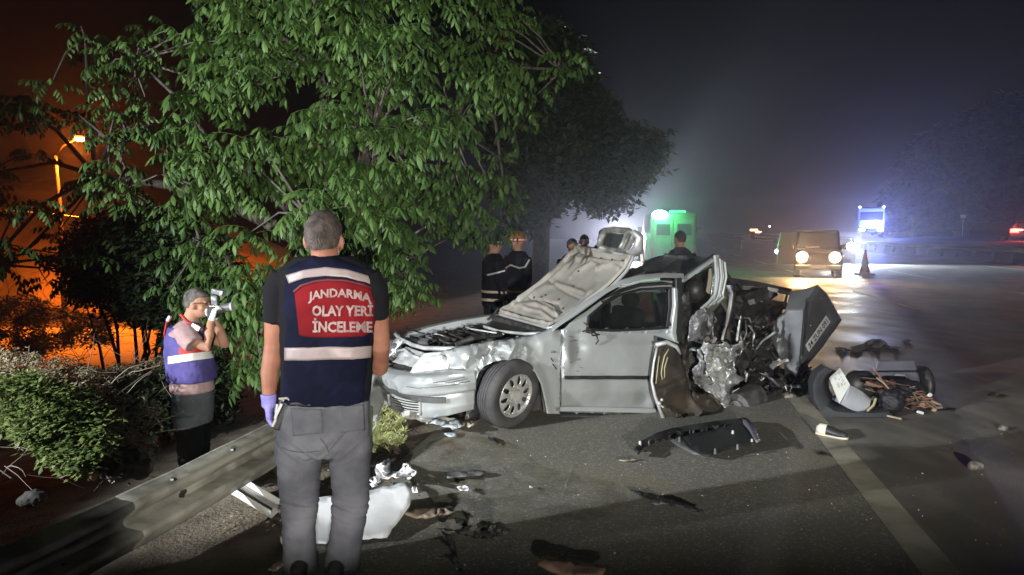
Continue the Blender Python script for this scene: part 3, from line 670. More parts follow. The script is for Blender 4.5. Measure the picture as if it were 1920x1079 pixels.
def roof_fn(x, y):
    top = np.interp(x, [1120, 1155, 1180, 1206, 1235, 1262, 1300, 1337], [548, 522, 505, 490, 480, 477, 480, 482])
    bot = np.interp(x, [1120, 1165, 1205, 1240, 1283, 1318, 1337], [549, 528, 516, 513, 516, 500, 483])
    t = (bot - y) / max(2, bot - top); t = max(0, min(1, t))
    return S(x, y, .1 + 1.25 * t + .3 * ridge(x, y * 1.6, .022, 2) * (t * (1 - t) * 4) + .02 * nz(x, y, 3, .08))
mb = MB(); sheet(mb, roof, roof_fn, 5); solid(obj('roof', mb, M('dull_silver_roof', (.34, .35, .37), .45, .3, c2=(.26, .27, .28), vs=3, bump=.003, bs=8), car, smooth=25), .005)
# bent roof rail running up to the rear corner
pband([(1283, 520), (1300, 508), (1322, 492), (1342, 479), (1349, 477)], .05, 10, .06, .03, 'roof_rail', SILV)
pband([(1281, 517), (1300, 503), (1322, 488), (1340, 476)], .08, 3, .03, .06, 'rail_seal', TRIM)
# folded rear pillar
mb = MB()
for k in range(5):
    x0 = 1338 + 4.6 * k
    top = [(x0 + 2, 479 + 3 * k), (x0 + 5, 520), (x0 + 2 - k, 552), (x0 - 8 + k * 2, 566 - 2 * k), (x0 - 24 + k * 3, 580 - 3 * k)]
    mb.tube([S(x, y, .02 + .05 * (k % 2)) for x, y in dens(top, 8, False)], [.014] * len(dens(top, 8, False)), 6)
sheet(mb, [(1340, 480), (1350, 478), (1356, 515), (1358, 560), (1348, 568), (1332, 574), (1326, 582), (1312, 590), (1304, 588), (1318, 576), (1332, 560), (1336, 520)], lambda x, y: S(x, y, .05 + .05 * ridge(x * 3, y * .4, .05, 2)), 5)
solid(obj('folded_rear_pillar', mb, SILV, car, smooth=35), .004)
mb = MB(); sheet(mb, [(1330, 505), (1334, 503), (1335, 530), (1330, 552), (1325, 548), (1328, 525)], lambda x, y: S(x, y, .12), 8); solid(obj('pillar_lining', mb, M('cream_lining', (.35, .33, .26), .7), car), .01)
# ---- front door ----
door = [(1056, 621), (1068, 607), (1084, 594), (1100, 584), (1128, 563), (1162, 541), (1200, 530), (1240, 526), (1276, 528), (1277, 560), (1275, 600), (1274, 640), (1270, 655), (1240, 662), (1234, 700), (1231, 776), (1200, 776), (1100, 775), (1053, 773), (1054, 700)]
win = [(1101, 618), (1104, 594), (1130, 572), (1163, 553), (1200, 543), (1256, 540), (1257, 575), (1252, 615), (1200, 618), (1150, 620)]
def door_w(x, y):
    wv = 0
    if y < 622: wv += .14 * (622 - y) / 90 + .02
    else:
        wv += .05 * max(0, 1 - (y - 622) / 26) - .035 * math.exp(-((y - 690) / 45) ** 2) + .085 * max(0, (y - 735) / 40) ** 1.2
    wv += .035 * math.exp(-((x - 1082) / 16) ** 2 - ((y - 648) / 22) ** 2) - .02 * math.exp(-((x - 1066) / 7) ** 2 - ((y - 660) / 26) ** 2)
    wv += .035 * math.exp(-((x - 1208) / 14) ** 2 - ((y - 748) / 12) ** 2) + .003 * ridge(x, y, .014, 1) + .006 * max(0, 1 - (x - 1060) / 40) * ridge(x, y, .05, 4)
    return wv
mb = MB(); sheet(mb, door, lambda x, y: S(x, y, door_w(x, y)), 5, holes=[win], jit=.1); dr = solid(obj('front_door', mb, SILV, car, smooth=35), .03)
mb = MB(); sheet(mb, [(x + (1178 - x) * -.02, y + (590 - y) * -.04) for x, y in win], lambda x, y: S(x, y, door_w(x, y) + .035), 12); solid(obj('window_glass', mb, GLS, dr, smooth=True), .004)
mb = MB()
wl = dens(win + [win[0]], 8, False); mb.tube([S(x, y, door_w(x, y) - .004) for x, y in wl], .014, 6)
mb.tube([S(x, y, door_w(x, y) - .004) for x, y in [(1128, 566), (1163, 546), (1200, 535), (1240, 532), (1262, 534), (1262, 575), (1257, 612)]], .02, 6)
obj('window_seal', mb, TRIM, dr, smooth=True)
mb = MB(); rings = []
for k in range(24):
    x = 1058 + 166 * k / 23; y = 708 + .2 * math.sin(k)
    a = S(x, y - 3.3, door_w(x, y) - .002); b = S(x, y + 3.3, door_w(x, y) - .002); rings.append([a, a - CN * .016, b - CN * .016, b])
mb.loft(rings); obj('side_moulding', mb, BLK, dr)
mb = MB()
for pl in ([(1092, 622), (1104, 620), (1118, 626), (1122, 640), (1117, 646)], [(1104, 618), (1112, 630), (1124, 628)], [(1096, 606), (1104, 612), (1100, 622)]): mb.tube([S(x, y, -.02) for x, y in pl], .007, 6)
mb.ball(S(1107, 622, .0), (.05, .02, .02), 10); obj('mirror_stub', mb, BLK, dr, smooth=True)
mb = MB()
for k in range(11):
    mb = MB(); x, y = rr.uniform(1064, 1100), rr.uniform(630, 705); mb.tube([S(x, y, door_w(x, y) - .002), S(x + rr.uniform(3, 16), y + rr.uniform(-3, 3), door_w(x, y) - .002)], rr.uniform(.001, .003), 4); obj('scratch', mb, GRY, dr)
# sill
pband([(1029, 763), (1052, 763), (1120, 764), (1232, 767)], 0, 9, .12, .0, 'sill', SILV); pband([(1050, 777), (1120, 778), (1240, 784)], .04, 5, .1, .05, 'sill_underside', GRY)
# middle pillar
pband([(1268, 522), (1279, 521)], .0, 120, .03, .0, 'door_shut', TRIM)
mb = MB(); rings = []
for x, y, wd in ((1268, 540, 7), (1269, 575, 8), (1266, 600, 9), (1264, 625, 9), (1272, 650, 6)):
    a = S(x - wd / 2, y, .0); b = S(x + wd / 2, y, .0); rings.append([a, b, b + CN * .05, a + CN * .05])
mb.loft(rings); bevel(obj('middle_pillar', mb, SILV, car, smooth=40), .008)
mb = MB(); sheet(mb, [(1276, 530), (1300, 520), (1335, 500), (1336, 560), (1310, 600), (1300, 640), (1330, 650), (1350, 700), (1380, 760), (1300, 790), (1275, 760), (1280, 700)], lambda x, y: S(x, y, .5), 25); solid(obj('inner_trim_panel', mb, ENG[0], car), .02)
# ---- seats and things inside the cabin ----
SEAT = M('seat_cloth', (.05, .05, .055), .9, c2=(.09, .09, .09), vs=20, bump=.002, bs=120)
for wv, nm in ((.45, 'front_seat'), (1.25, 'front_seat')):
    mb = MB(); mb.box(C(1.15, wv, .42), (.5, .48, .16), CA); mb.box(C(1.45, wv, .72), (.14, .46, .55), Matrix.Rotation(CA, 3, 'Z') @ Matrix.Rotation(.2, 3, 'Y')); so_ = bevel(obj(nm, mb, SEAT, car), .05, 3)
    mb = MB(); mb.ball(C(1.52, wv, 1.06), (.07, .13, .09), 14, rot=Matrix.Rotation(CA, 3, 'Z')); obj('headrest', mb, SEAT, so_, smooth=True)
mb = MB(); mb.ball(S(1304, 545, .35), (.11, .09, .12), 16); obj('headrest', mb, BLK, car, smooth=True)
mb = MB(); mb.ball(S(1247, 590, .5), (.07, .09, .16), 16); obj('headrest', mb, SEAT, car, smooth=True)
mb = MB(); quadgrid(mb, S(1214, 612, .9), S(1246, 610, .95), S(1256, 549, .95), S(1212, 552, .9), 8, lambda u, v: CN * .05 * nz(u * 3, v * 3)); solid(tag(obj('jacket_or_reflection', mb, M('painted_green_reflection', (.02, .35, .08), .8, emit=None), smooth=True), 'added green panel imitating a green reflection in the door window of the wreck', 'jacket_or_reflection'), .02)  # green panel added to imitate a green reflection in the door glass
mb = MB(); quadgrid(mb, S(1168, 622, .6), S(1230, 620, .7), S(1225, 548, .7), S(1180, 552, .6), 10, lambda u, v: CN * .06 * nz(u * 3, v * 3)); solid(obj('tan_reflection_panel', mb, M('painted_tan_reflection', (.30, .27, .20), .9, c2=(.25, .12, .09), vs=5, bump=.004, bs=12, lo=.5, hi=.6), car, smooth=True), .02)  # tan and reddish panel added to imitate a head reflected in the glass
mb = MB(); mb.tube([C(.85, .5 + .17 * math.cos(a * .52), .78 + .17 * math.sin(a * .52)) + CE * .07 * math.sin(a * .52) for a in range(13)], .013, 8); mb.box(C(.9, .5, .78), (.06, .1, .1), CA); obj('steering_wheel', mb, BLK, car)
mb = MB(); mb.box(C(.68, .85, .74), (.32, 1.3, .22), CA); bevel(obj('dashboard', mb, BLK, car), .05)
# ---- torn open rear ----
def torn(name, poly, w0, amp, mat, sc=.03, th=.006, step=6, z=1, tilt=0., rag=1.5, par=None, sm=22, wfn=None):
    m_ = MB(); cx = sum(p[0] for p in poly) / len(poly); cy = sum(p[1] for p in poly) / len(poly)
    def fn(x, y):
        wv = w0 + amp * (1.5 * crum(x, y, sc * .62, z) - .6 + .5 * ridge(x + y * .3, y, sc * .5, z + 3) + .12 * nz(x, y, z, sc * 3)) + tilt * (y - cy) / 100
        if wfn: wv += wfn(x, y)
        return S(x, y, wv)
    sheet(m_, poly, fn, step, ragged=rag); return solid(obj(name, m_, mat, par or car, smooth=sm), th)
torn('torn_door_shell', [(1230, 645), (1246, 640), (1267, 648), (1276, 666), (1286, 696), (1293, 729), (1302, 750), (1318, 768), (1304, 790), (1280, 794), (1249, 793), (1234, 762), (1224, 735), (1221, 710), (1224, 680), (1229, 660)], -.16, .12, BRN, .02, .02, 6, 2, -.18, 1)
mb = MB()
mb.tube([S(x, y, -.22) for x, y in [(1232, 652), (1226, 680), (1222, 715), (1228, 742), (1236, 765), (1247, 793)]], [.012, .01, .012, .016, .014, .02], 8)
mb.tube([S(x, y, -.2) for x, y in [(1230, 647), (1250, 642), (1268, 650), (1276, 664)]], [.02, .022, .02, .01], 8)
obj('door_edge', mb, WORN, car, smooth=True)
mb = MB(); mb.tube([S(x, y, -.25) for x, y in [(1254, 655), (1246, 668), (1242, 685), (1240, 700), (1242, 712), (1246, 708), (1246, 690), (1252, 670)]], .006, 6)
mb.tube([S(x, y, -.25) for x, y in [(1236, 668), (1232, 700), (1230, 720)]], .005, 6); obj('door_cable', mb, M('cream_cable', (.4, .36, .22), .6), car, smooth=True)
mb = MB(); rings = []
for x, y in ((1232, 632), (1250, 637), (1276, 646)): rings.append([S(x, y, -.18), S(x, y + 9, -.2), S(x, y + 9, -.1), S(x, y, -.08)])
mb.loft(rings); bevel(obj('door_handle_bar', mb, BLK, car), .008)
mb = MB(); mb.ball(S(1236, 757, -.24), .022, 8); mb.ball(S(1241, 750, -.24), .016, 8); mb.tube([S(1230, 755, -.22), S(1244, 764, -.24)], .01, 6); obj('door_latch', mb, GALV2, car, smooth=50)
torn('upper_torn_panel', [(1297, 591), (1310, 582), (1323, 576), (1336, 583), (1337, 605), (1332, 628), (1325, 638), (1308, 640), (1290, 641), (1292, 615)], -.02, .16, M('dull_torn_silver', (.36, .37, .39), .4, .4, c2=(.13, .13, .13), vs=6, lo=.5, hi=.62, bump=.003, bs=14), .045, .005, 5, 5)
torn('crumpled_quarter_panel', [(1307, 662), (1320, 641), (1339, 648), (1358, 643), (1376, 648), (1392, 641), (1399, 652), (1380, 671), (1374, 689), (1385, 703), (1396, 712), (1371, 731), (1371, 745), (1378, 760), (1371, 783), (1362, 788), (1360, 768), (1348, 750), (1330, 738), (1320, 733), (1304, 719), (1298, 696), (1309, 680)], -.12, .26, TORN, .042, .005, 4.2, 7, .1, 2.5, sm=18)
torn('crumpled_quarter_panel', [(1318, 655), (1345, 652), (1370, 655), (1376, 680), (1362, 712), (1345, 722), (1325, 700)], -.24, .16, WORN, .07, .005, 4, 11, 0, 3, sm=18)
torn('rusty_inner_arch', [(1298, 735), (1330, 738), (1350, 755), (1362, 787), (1340, 792), (1318, 786), (1300, 776)], -.05, .16, BRN, .03, .008, 6, 4)
torn('inner_sill', [(1276, 640), (1296, 636), (1305, 665), (1300, 700), (1310, 745), (1330, 790), (1290, 790), (1285, 740), (1280, 690)], .12, .1, DKM, .04, .006, 7, 3)
torn('inner_sill', [(1270, 560), (1292, 545), (1298, 585), (1290, 640), (1278, 650), (1276, 610)], .08, .06, DKM, .05, .006, 6, 6)
torn('seat_belt_panel', [(1336, 585), (1350, 570), (1362, 585), (1358, 640), (1335, 645)], .15, .06, ENG[0], .05, .006, 7, 9)
mb = MB(); L_ = [(1367, 535), (1374, 550), (1371, 575), (1366, 600), (1360, 620), (1355, 638)]
rings = []
for i, (x, y) in enumerate(dens(L_, 8, False)):
    hw = 5 if y < 620 else 3; a = S(x - hw, y, -.02 + .02 * math.sin(i)); b = S(x + hw, y, .03); c_ = S(x, y, -.07); rings.append([a, c_, b])
mb.loft(rings, False, False); solid(obj('torn_pillar_strip', mb, GALV2, car, smooth=30), .006)
# shards
sh = MB(); shp = [((1383, 640), (1388, 600), (1380, 590), 8), ((1395, 650), (1386, 620), (1390, 592), 9), ((1376, 660), (1366, 645), (1355, 632), 8), ((1392, 645), (1400, 625), (1398, 600), 6), ((1358, 640), (1370, 652), (1385, 660), 10), ((1410, 680), (1398, 668), (1385, 672), 7), ((1420, 650), (1405, 640), (1396, 652), 5), ((1455, 622), (1430, 640), (1418, 655), 6), ((1440, 655), (1448, 640), (1436, 632), 6), ((1452, 690), (1458, 675), (1448, 660), 9), ((1430, 700), (1445, 710), (1462, 725), 12), ((1405, 610), (1415, 625), (1412, 650), 8), ((1372, 620), (1384, 632), (1396, 640), 6), ((1390, 690), (1402, 700), (1398, 716), 9)]
for i, (a, b, c_, wd) in enumerate(shp):
    w0 = rr.uniform(-.2, .05); rings = []
    pl = dens([a, b, c_], 5, False)
    for j, (x, y) in enumerate(pl):
        k = wd * (1 - .7 * j / len(pl)) * rr.uniform(.7, 1.3) / 2; rings.append([S(x - k, y - k * .3, w0), S(x, y + 1, w0 - .04 * rr.random()), S(x + k, y + k * .3, w0 + .02)])
    m_ = MB(); m_.loft(rings, False, False); solid(obj('metal_shard', m_, rr.choice((WORN, TORN, M('bone_metal', (.5, .46, .36), .6, .2, c2=(.3, .27, .2), vs=10))), car, smooth=30), .004)
# machinery and shreds filling the back
def clutter(name, poly, w0, w1, cnt, mats, sz, seed, kinds=(0, 1, 2)):
    r2 = random.Random(seed); m_ = MB(); xs = [p[0] for p in poly]; ys_ = [p[1] for p in poly]; n = 0
    while n < cnt:
        x, y = r2.uniform(min(xs), max(xs)), r2.uniform(min(ys_), max(ys_))
        if not inpoly(x, y, poly): continue
        n += 1; p = S(x, y, r2.uniform(w0, w1)); p.z = max(p.z, .03); k = r2.choice(kinds); mi = r2.randrange(len(mats)); q = sz * r2.uniform(.4, 1.5)
        if k == 0: m_.box(p, (q, q * r2.uniform(.3, 1), q * r2.uniform(.05, .5)), Matrix.Rotation(r2.uniform(0, 6), 3, 'Z') @ Matrix.Rotation(r2.uniform(-1.5, 1.5), 3, 'X'), mi)
        elif k == 1:
            d = Vector((r2.uniform(-1, 1), r2.uniform(-.5, .5), r2.uniform(-1, 1))) * q; e = Vector((r2.uniform(-1, 1), 0, r2.uniform(-1, 1))) * q * .6
            m_.tube([p, p + d, p + d * 1.2 + e, p + d * 1.6 + e * 1.8], q * r2.uniform(.04, .12), 5, mi=mi)
        else:
            rings = []; d = Vector((r2.uniform(-1, 1), r2.uniform(-.4, .4), r2.uniform(-1, 1))).normalized() * q * .35; s_ = Vector((-d.z, r2.uniform(-.3, .3) * q, d.x)) * r2.uniform(.4, 1)
            for j in range(5): rings.append([p + d * j + s_ + Vector((0, r2.uniform(-.2, .2) * q, 0)), p + d * j + Vector((0, r2.uniform(-.4, .2) * q, 0)), p + d * j - s_])
            m_.loft(rings, False, False, mi)
    o = obj(name, m_, mats, car, smooth=25, kind='stuff'); return o
clutter('crushed_machinery', [(1385, 560), (1470, 570), (1480, 690), (1520, 700), (1530, 760), (1400, 770), (1380, 720)], .25, .9, 80, [ENG[0], DKM, ENG[0], BRN], .13, 3, (0, 2, 2))
clutter('metal_shreds', [(1380, 590), (1420, 600), (1455, 640), (1500, 700), (1480, 735), (1440, 735), (1400, 700), (1385, 660)], -.1, .3, 60, [TORN, ENG[0], DKM, DKM, ENG[0], BRN], .08, 4, (0, 2, 2, 1))
clutter('metal_shreds', [(1300, 640), (1390, 590), (1400, 700), (1370, 780), (1310, 770)], -.15, .1, 36, [TORN, DKM, BRN, ENG[0]], .06, 5, (0, 2, 2))
clutter('metal_shreds', [(1480, 700), (1530, 690), (1535, 760), (1500, 760), (1440, 740)], -.1, .4, 40, [TORN, DKM, GRY], .06, 6)
torn('rear_bulkhead', [(1362, 560), (1400, 570), (1440, 575), (1452, 625), (1462, 690), (1480, 740), (1400, 770), (1375, 700)], .42, .12, ENG[0], .03, .01, 9, 22)
torn('folded_boot_side', [(1396, 640), (1420, 628), (1446, 640), (1462, 680), (1450, 700), (1425, 690), (1405, 668)], .05, .16, M('dark_folded_metal', (.07, .072, .075), .4, .4, c2=(.03, .03, .03), vs=6), .04, .006, 5, 24)
torn('folded_boot_side', [(1376, 648), (1400, 640), (1412, 664), (1404, 690), (1388, 700), (1376, 680)], -.08, .14, M('dark_folded_metal', (.07, .072, .075), .4, .4, c2=(.03, .03, .03), vs=6), .05, .006, 5, 25)
torn('boot_floor', [(1395, 690), (1440, 680), (1480, 700), (1520, 700), (1530, 765), (1460, 772), (1400, 778)], .5, .15, ENG[0], .03, .01, 9, 12)
mb = MB(); mb.tube([S(1400, 752, .2), S(1480, 752, .25)], [.11, .12], 16, mi=0); obj('silencer', mb, ENG[1], car, smooth=40)
mb = MB(); rings = []
for i, t in enumerate(np.linspace(0, 1, 7)):
    p = S(1468 + 34 * t, 749, .0); r0 = .075 - .01 * abs(t - .4) * 3; rings.append(ering(p, r0, r0 * 1.05, 16, e=3.2, axu=(0, 1, 0), axv=(0, 0, 1)))
mb.loft(rings); obj('cream_canister', mb, M('cream_plastic', (.36, .33, .26), .6, c2=(.25, .23, .18), vs=8), car, smooth=40)
mb = MB(); mb.tube([S(1500, 745, .1), S(1535, 742, .1)], .016, 6); mb.tube([S(1500, 757, .05), S(1540, 755, .05)], .03, 8); obj('exhaust_pipe', mb, GALV2, car, smooth=True)
mb = MB(); mb.tube([S(1380, 765, -.08), S(1412, 745, .06)], [.15, .16], 18); mb.tube([S(1378, 766, -.1), S(1384, 762, -.06)], [.08, .09], 14); obj('rear_wheel_hub', mb, M('grey_hub', (.14, .14, .145), .6, .2, c2=(.07, .065, .06), vs=8, bump=.004, bs=20), car, smooth=50)
# rear screen frame and parcel shelf
DKR = M('dark_roof_paint', (.02, .022, .025), .35, c2=(.035, .035, .035), vs=5)
def bar(name, pl, w0, w1, hw, mat, th=.04):
    m_ = MB(); rings = []; L2 = dens(pl, 10, False)
    for i, (x, y) in enumerate(L2):
        wv = w0 + (w1 - w0) * i / (len(L2) - 1); a = S(x, y - hw, wv); b = S(x, y + hw, wv); rings.append([a, b, b + CN * th, a + CN * th])
    m_.loft(rings); return bevel(obj(name, m_, mat, car, smooth=40), .006)
bar('rear_screen_frame', [(1362, 512), (1372, 526), (1420, 533), (1485, 547)], .6, .6, 5, DKR)
bar('chrome_strip', [(1441, 542), (1484, 551)], .55, .55, 3.6, GALV2, .02)
bar('rear_screen_frame', [(1415, 552), (1448, 568), (1478, 573)], .6, .6, 5, DKR)
bar('rear_screen_frame', [(1478, 552), (1474, 572)], .6, .6, 4, DKR)
bar('rear_screen_frame', [(1385, 528), (1415, 553)], .6, .6, 6, DKR)
bar('rear_screen_frame', [(1395, 540), (1440, 546)], .57, .57, 4, GRY)
torn('parcel_shelf', [(1362, 515), (1385, 530), (1410, 553), (1445, 571), (1470, 578), (1450, 620), (1400, 630), (1372, 600)], .75, .12, ENG[0], .03, .02, 9, 14)
mb = MB()
for x, y, r_ in ((1400, 565, .13), (1425, 590, .1)): mb.ball(S(x, y, .6), (r_, r_, r_ * .9), 16)
obj('rear_seat', mb, SEAT, car, smooth=True)
mb = MB()
for pl in ([(1430, 590), (1438, 578)], [(1460, 580), (1452, 590)], [(1414, 560), (1428, 566)]): mb.tube([S(x, y, .5) for x, y in pl], .02, 6, flat=.3)
obj('shiny_clip', mb, GALV2, car)
# ---- boot lid with number plate ----
lid = [(1482, 546), (1507, 543), (1533, 534), (1550, 551), (1566, 578), (1578, 601), (1560, 626), (1539, 656), (1516, 682), (1493, 706), (1478, 694), (1464, 677), (1456, 660), (1447, 640), (1442, 622), (1452, 608), (1458, 596), (1470, 588), (1476, 570)]
rdg = [(1531, 536), (1517, 558), (1506, 582), (1503, 622), (1499, 663), (1494, 704)]
def ridx(y): return np.interp(y, [536, 558, 582, 622, 663, 704], [1531, 1517, 1506, 1503, 1499, 1494])
def lid_w(x, y):
    d = x - ridx(y); wv = -.22
    if d < 0: wv += .0052 * -d + .03 * math.exp(-((x - 1470) / 8) ** 2 - ((y - 655) / 14) ** 2)
    else:
        wv += .0048 * d - .045 * (1 - math.exp(-(d / 7) ** 2))
        e = segd(x, y, [(1578, 601), (1560, 626), (1539, 656), (1516, 682), (1493, 706)])
        wv -= .03 * math.exp(-((e - 9) / 4.5) ** 2)
    wv += 0.010 * crum(x, y, .02, 6) + .05 * math.exp(-((x - 1478) / 5) ** 2 - ((y - 660) / 16) ** 2) * (1 if x < 1495 else 0)
    return wv
mb = MB(); sheet(mb, lid, lambda x, y: S(x, y, lid_w(x, y)), 4, jit=.1, creases=[rdg])
LIDM = M('dark_grey_paint', (.085, .09, .096), .45, .2, c2=(.065, .07, .075), vs=4)
ld = solid(obj('boot_lid', mb, LIDM, car, smooth=30), .012)
mb = MB(); rings = []
for x, y in dens([(1513, 560), (1510, 585), (1508, 625), (1504, 665), (1497, 700)], 8, False):
    k = 5 if y < 640 else 3; rings.append([S(x - 1, y, lid_w(x, y) - .006), S(x + k, y - 2, lid_w(x + k, y) - .006)])
for i in range(len(rings)): rings[i] += [q + CN * .01 for q in rings[i][::-1]]
mb.loft(rings); obj('boot_groove', mb, BLK, ld)
pq = [(1511, 648), (1549, 592), (1557, 604), (1517, 660)]
pc = [S(x, y, lid_w(1530, 625) - .02) for x, y in (pq[0], pq[3], pq[2], pq[1])]   # tl? ordered around
p0, p1, p2, p3 = S(*pq[3], lid_w(*pq[3]) - .04), S(*pq[2], lid_w(*pq[2]) - .04), S(*pq[1], lid_w(*pq[1]) - .04), S(*pq[0], lid_w(*pq[0]) - .04)
mb = MB(); mb.add([p0, p1, p2, p3, p0 + CN * .006, p1 + CN * .006, p2 + CN * .006, p3 + CN * .006], [(0, 1, 2, 3), (7, 6, 5, 4), (0, 4, 5, 1), (1, 5, 6, 2), (2, 6, 7, 3), (3, 7, 4, 0)])
pl_ = obj('number_plate', mb, M('plate_white', (.62, .63, .62), .4), ld)
def text_mesh(s, bold=.0, size=1.0, sx=1.0):
    cu = bpy.data.curves.new('t', 'FONT'); cu.body = s; cu.align_x = 'CENTER'; cu.align_y = 'CENTER'; cu.offset = bold; cu.size = size; cu.resolution_u = 2
    o = bpy.data.objects.new('t', cu); col.objects.link(o); dg = bpy.context.evaluated_depsgraph_get(); me = bpy.data.meshes.new_from_object(o.evaluated_get(dg)); bpy.data.objects.remove(o)
    v = np.array([tuple(q.co) for q in me.vertices]); return me, v
me, v = text_mesh('34 ZUN 091', .02)
lo_, hi2 = v.min(0), v.max(0); mb = MB()
def plate_pt(u, q): return p0.lerp(p1, u).lerp(p3.lerp(p2, u), q) - CN * .004
mb.add([plate_pt(.06 + .88 * (a[0] - lo_[0]) / (hi2[0] - lo_[0]), .16 + .68 * (a[1] - lo_[1]) / (hi2[1] - lo_[1])) for a in v], [tuple(p.vertices) for p in me.polygons])
obj('plate_lettering', mb, M('plate_black', (.01, .01, .01), .5), pl_)
mb = MB(); mb.ball(S(1520, 610, lid_w(1520, 610) - .01), .011, 8); mb.ball(S(1541, 560, lid_w(1541, 560) - .01), .008, 8); obj('boot_lock', mb, CHR, ld, smooth=True)
mb = MB(); sheet(mb, [(1549, 584), (1555, 588), (1562, 602), (1556, 612), (1553, 600)], lambda x, y: S(x, y, lid_w(x, y) - .008), 6); solid(obj('plate_recess_edge', mb, GRY, ld), .006)
# ---- front wheel ----
wa = Vector((.70, -.69, -.17)).normalized(); up = Vector((0, 0, 1)); wy = (up - wa * up.dot(wa)).normalized(); wx = wy.cross(wa)
wc = P(968, 745, 6.42)     # outer face centre
RW = .315
wc.z = RW * wy.z + .0
wh = thing  # noqa
mb = MB(); rings = []
prof = [(.19, -.02), (.205, .0), (.25, .012), (.285, .006), (.303, -.012), (.312, -.035), (.315, -.06), (.316, -.1), (.315, -.145), (.308, -.175), (.295, -.19), (.25, -.205), (.2, -.19), (.18, -.1)]
NS = 96
for j in range(NS):
    a = 2 * math.pi * j / NS; d = wx * math.cos(a) + wy * math.sin(a)
    flat = 1.0
    rings.append([wc + d * min(r, .315) + wa * z for r, z in prof])
vs = [p for r in rings for p in r]; n = len(prof); mb.add(vs, [(i * n + j, ((i + 1) % NS) * n + j, ((i + 1) % NS) * n + (j + 1) % n, i * n + (j + 1) % n) for i in range(NS) for j in range(n)])
tyre = obj('front_wheel', mb, RUB, car, smooth=50)
mb = MB()
for zz in (-.065, -.095, -.125, -.15):
    mb.tube([wc + (wx * math.cos(2 * math.pi * j / 72) + wy * math.sin(2 * math.pi * j / 72)) * .3155 + wa * zz for j in range(73)], .0035, 4, cap=False)
obj('tread_groove', mb, BLK, tyre)
RIMM = M('silver_rim', (.62, .62, .6), .35, .5, c2=(.5, .5, .48), vs=8)
holes = []
for k in range(10):
    a = 2 * math.pi * (k + .3) / 10; hx, hy = .135 * math.cos(a), .135 * math.sin(a); h_ = []
    for j in range(12):
        b = 2 * math.pi * j / 12; rx, ry = .041 * math.cos(b), .0215 * math.sin(b); h_.append((1000 * (hx + rx * math.cos(a) - ry * math.sin(a)), 1000 * (hy + rx * math.sin(a) + ry * math.cos(a))))
    holes.append(h_)
out = [(197 * math.cos(2 * math.pi * j / 48), 197 * math.sin(2 * math.pi * j / 48)) for j in range(48)]
def rimz(x, y):
    r = math.hypot(x, y) / 1000; return np.interp(r, [0, .045, .06, .09, .12, .16, .178, .186, .197], [.0, .0, -.012, -.006, -.002, -.006, -.018, .002, .006])
mb = MB(); sheet(mb, out, lambda x, y: wc + wx * x / 1000 + wy * y / 1000 + wa * (rimz(x, y)), 9, holes=holes, jit=.05, flip=False); solid(obj('rim', mb, RIMM, tyre, smooth=40), .012)
mb = MB(); mb.disc(wc + wa * .001, wa, .048, 24, .006); mb.disc(wc + wa * .005, wa, .036, 24, .004); 
for k in range(5):
    a = 2 * math.pi * k / 5; mb.disc(wc + (wx * math.cos(a) + wy * math.sin(a)) * .07 - wa * .012, wa, .009, 8, .014)
obj('hub_cap', mb, GALV2, tyre, smooth=40)
mb = MB(); mb.disc(wc - wa * .1, wa, .19, 32, .02); obj('brake_disc', mb, DKM, tyre, smooth=40)
mb = MB(); mb.tube([wc - wa * .1, C(.0, .5, .3)], .05, 8); mb.tube([C(0, .3, .32), C(-.02, .4, .7)], .06, 10); obj('suspension_arm', mb, DKM, car)
# ================= people =================
def matte(m): m.node_tree.nodes['Principled BSDF'].inputs['Specular IOR Level'].default_value = .08; return m
SKIN = M('skin', (.30, .135, .085), .6, c2=(.22, .085, .055), vs=12, lo=.3, hi=.7, spec=.25, bump=.0008, bs=160)
SKIN2 = M('pale_skin', (.40, .22, .15), .6, c2=(.33, .17, .11), vs=12, spec=.25, bump=.0008, bs=160)
HAIR = M('short_grey_brown_hair', (.022, .015, .012), .8, c2=(.07, .05, .042), vs=22, lo=.4, hi=.65, bump=.004, bs=160)
HAIR2 = M('greying_hair_strands', (.03, .022, .018), .7, c2=(.16, .13, .115), vs=26, lo=.42, hi=.6)
HAIRG = M('cropped_grey_hair', (.025, .022, .02), .8, c2=(.11, .10, .09), vs=18, bump=.003, bs=160)
HAIRD = M('dark_hair', (.015, .012, .01), .6, bump=.003, bs=120)
def RZ(a): return Matrix.Rotation(a, 3, 'Z')
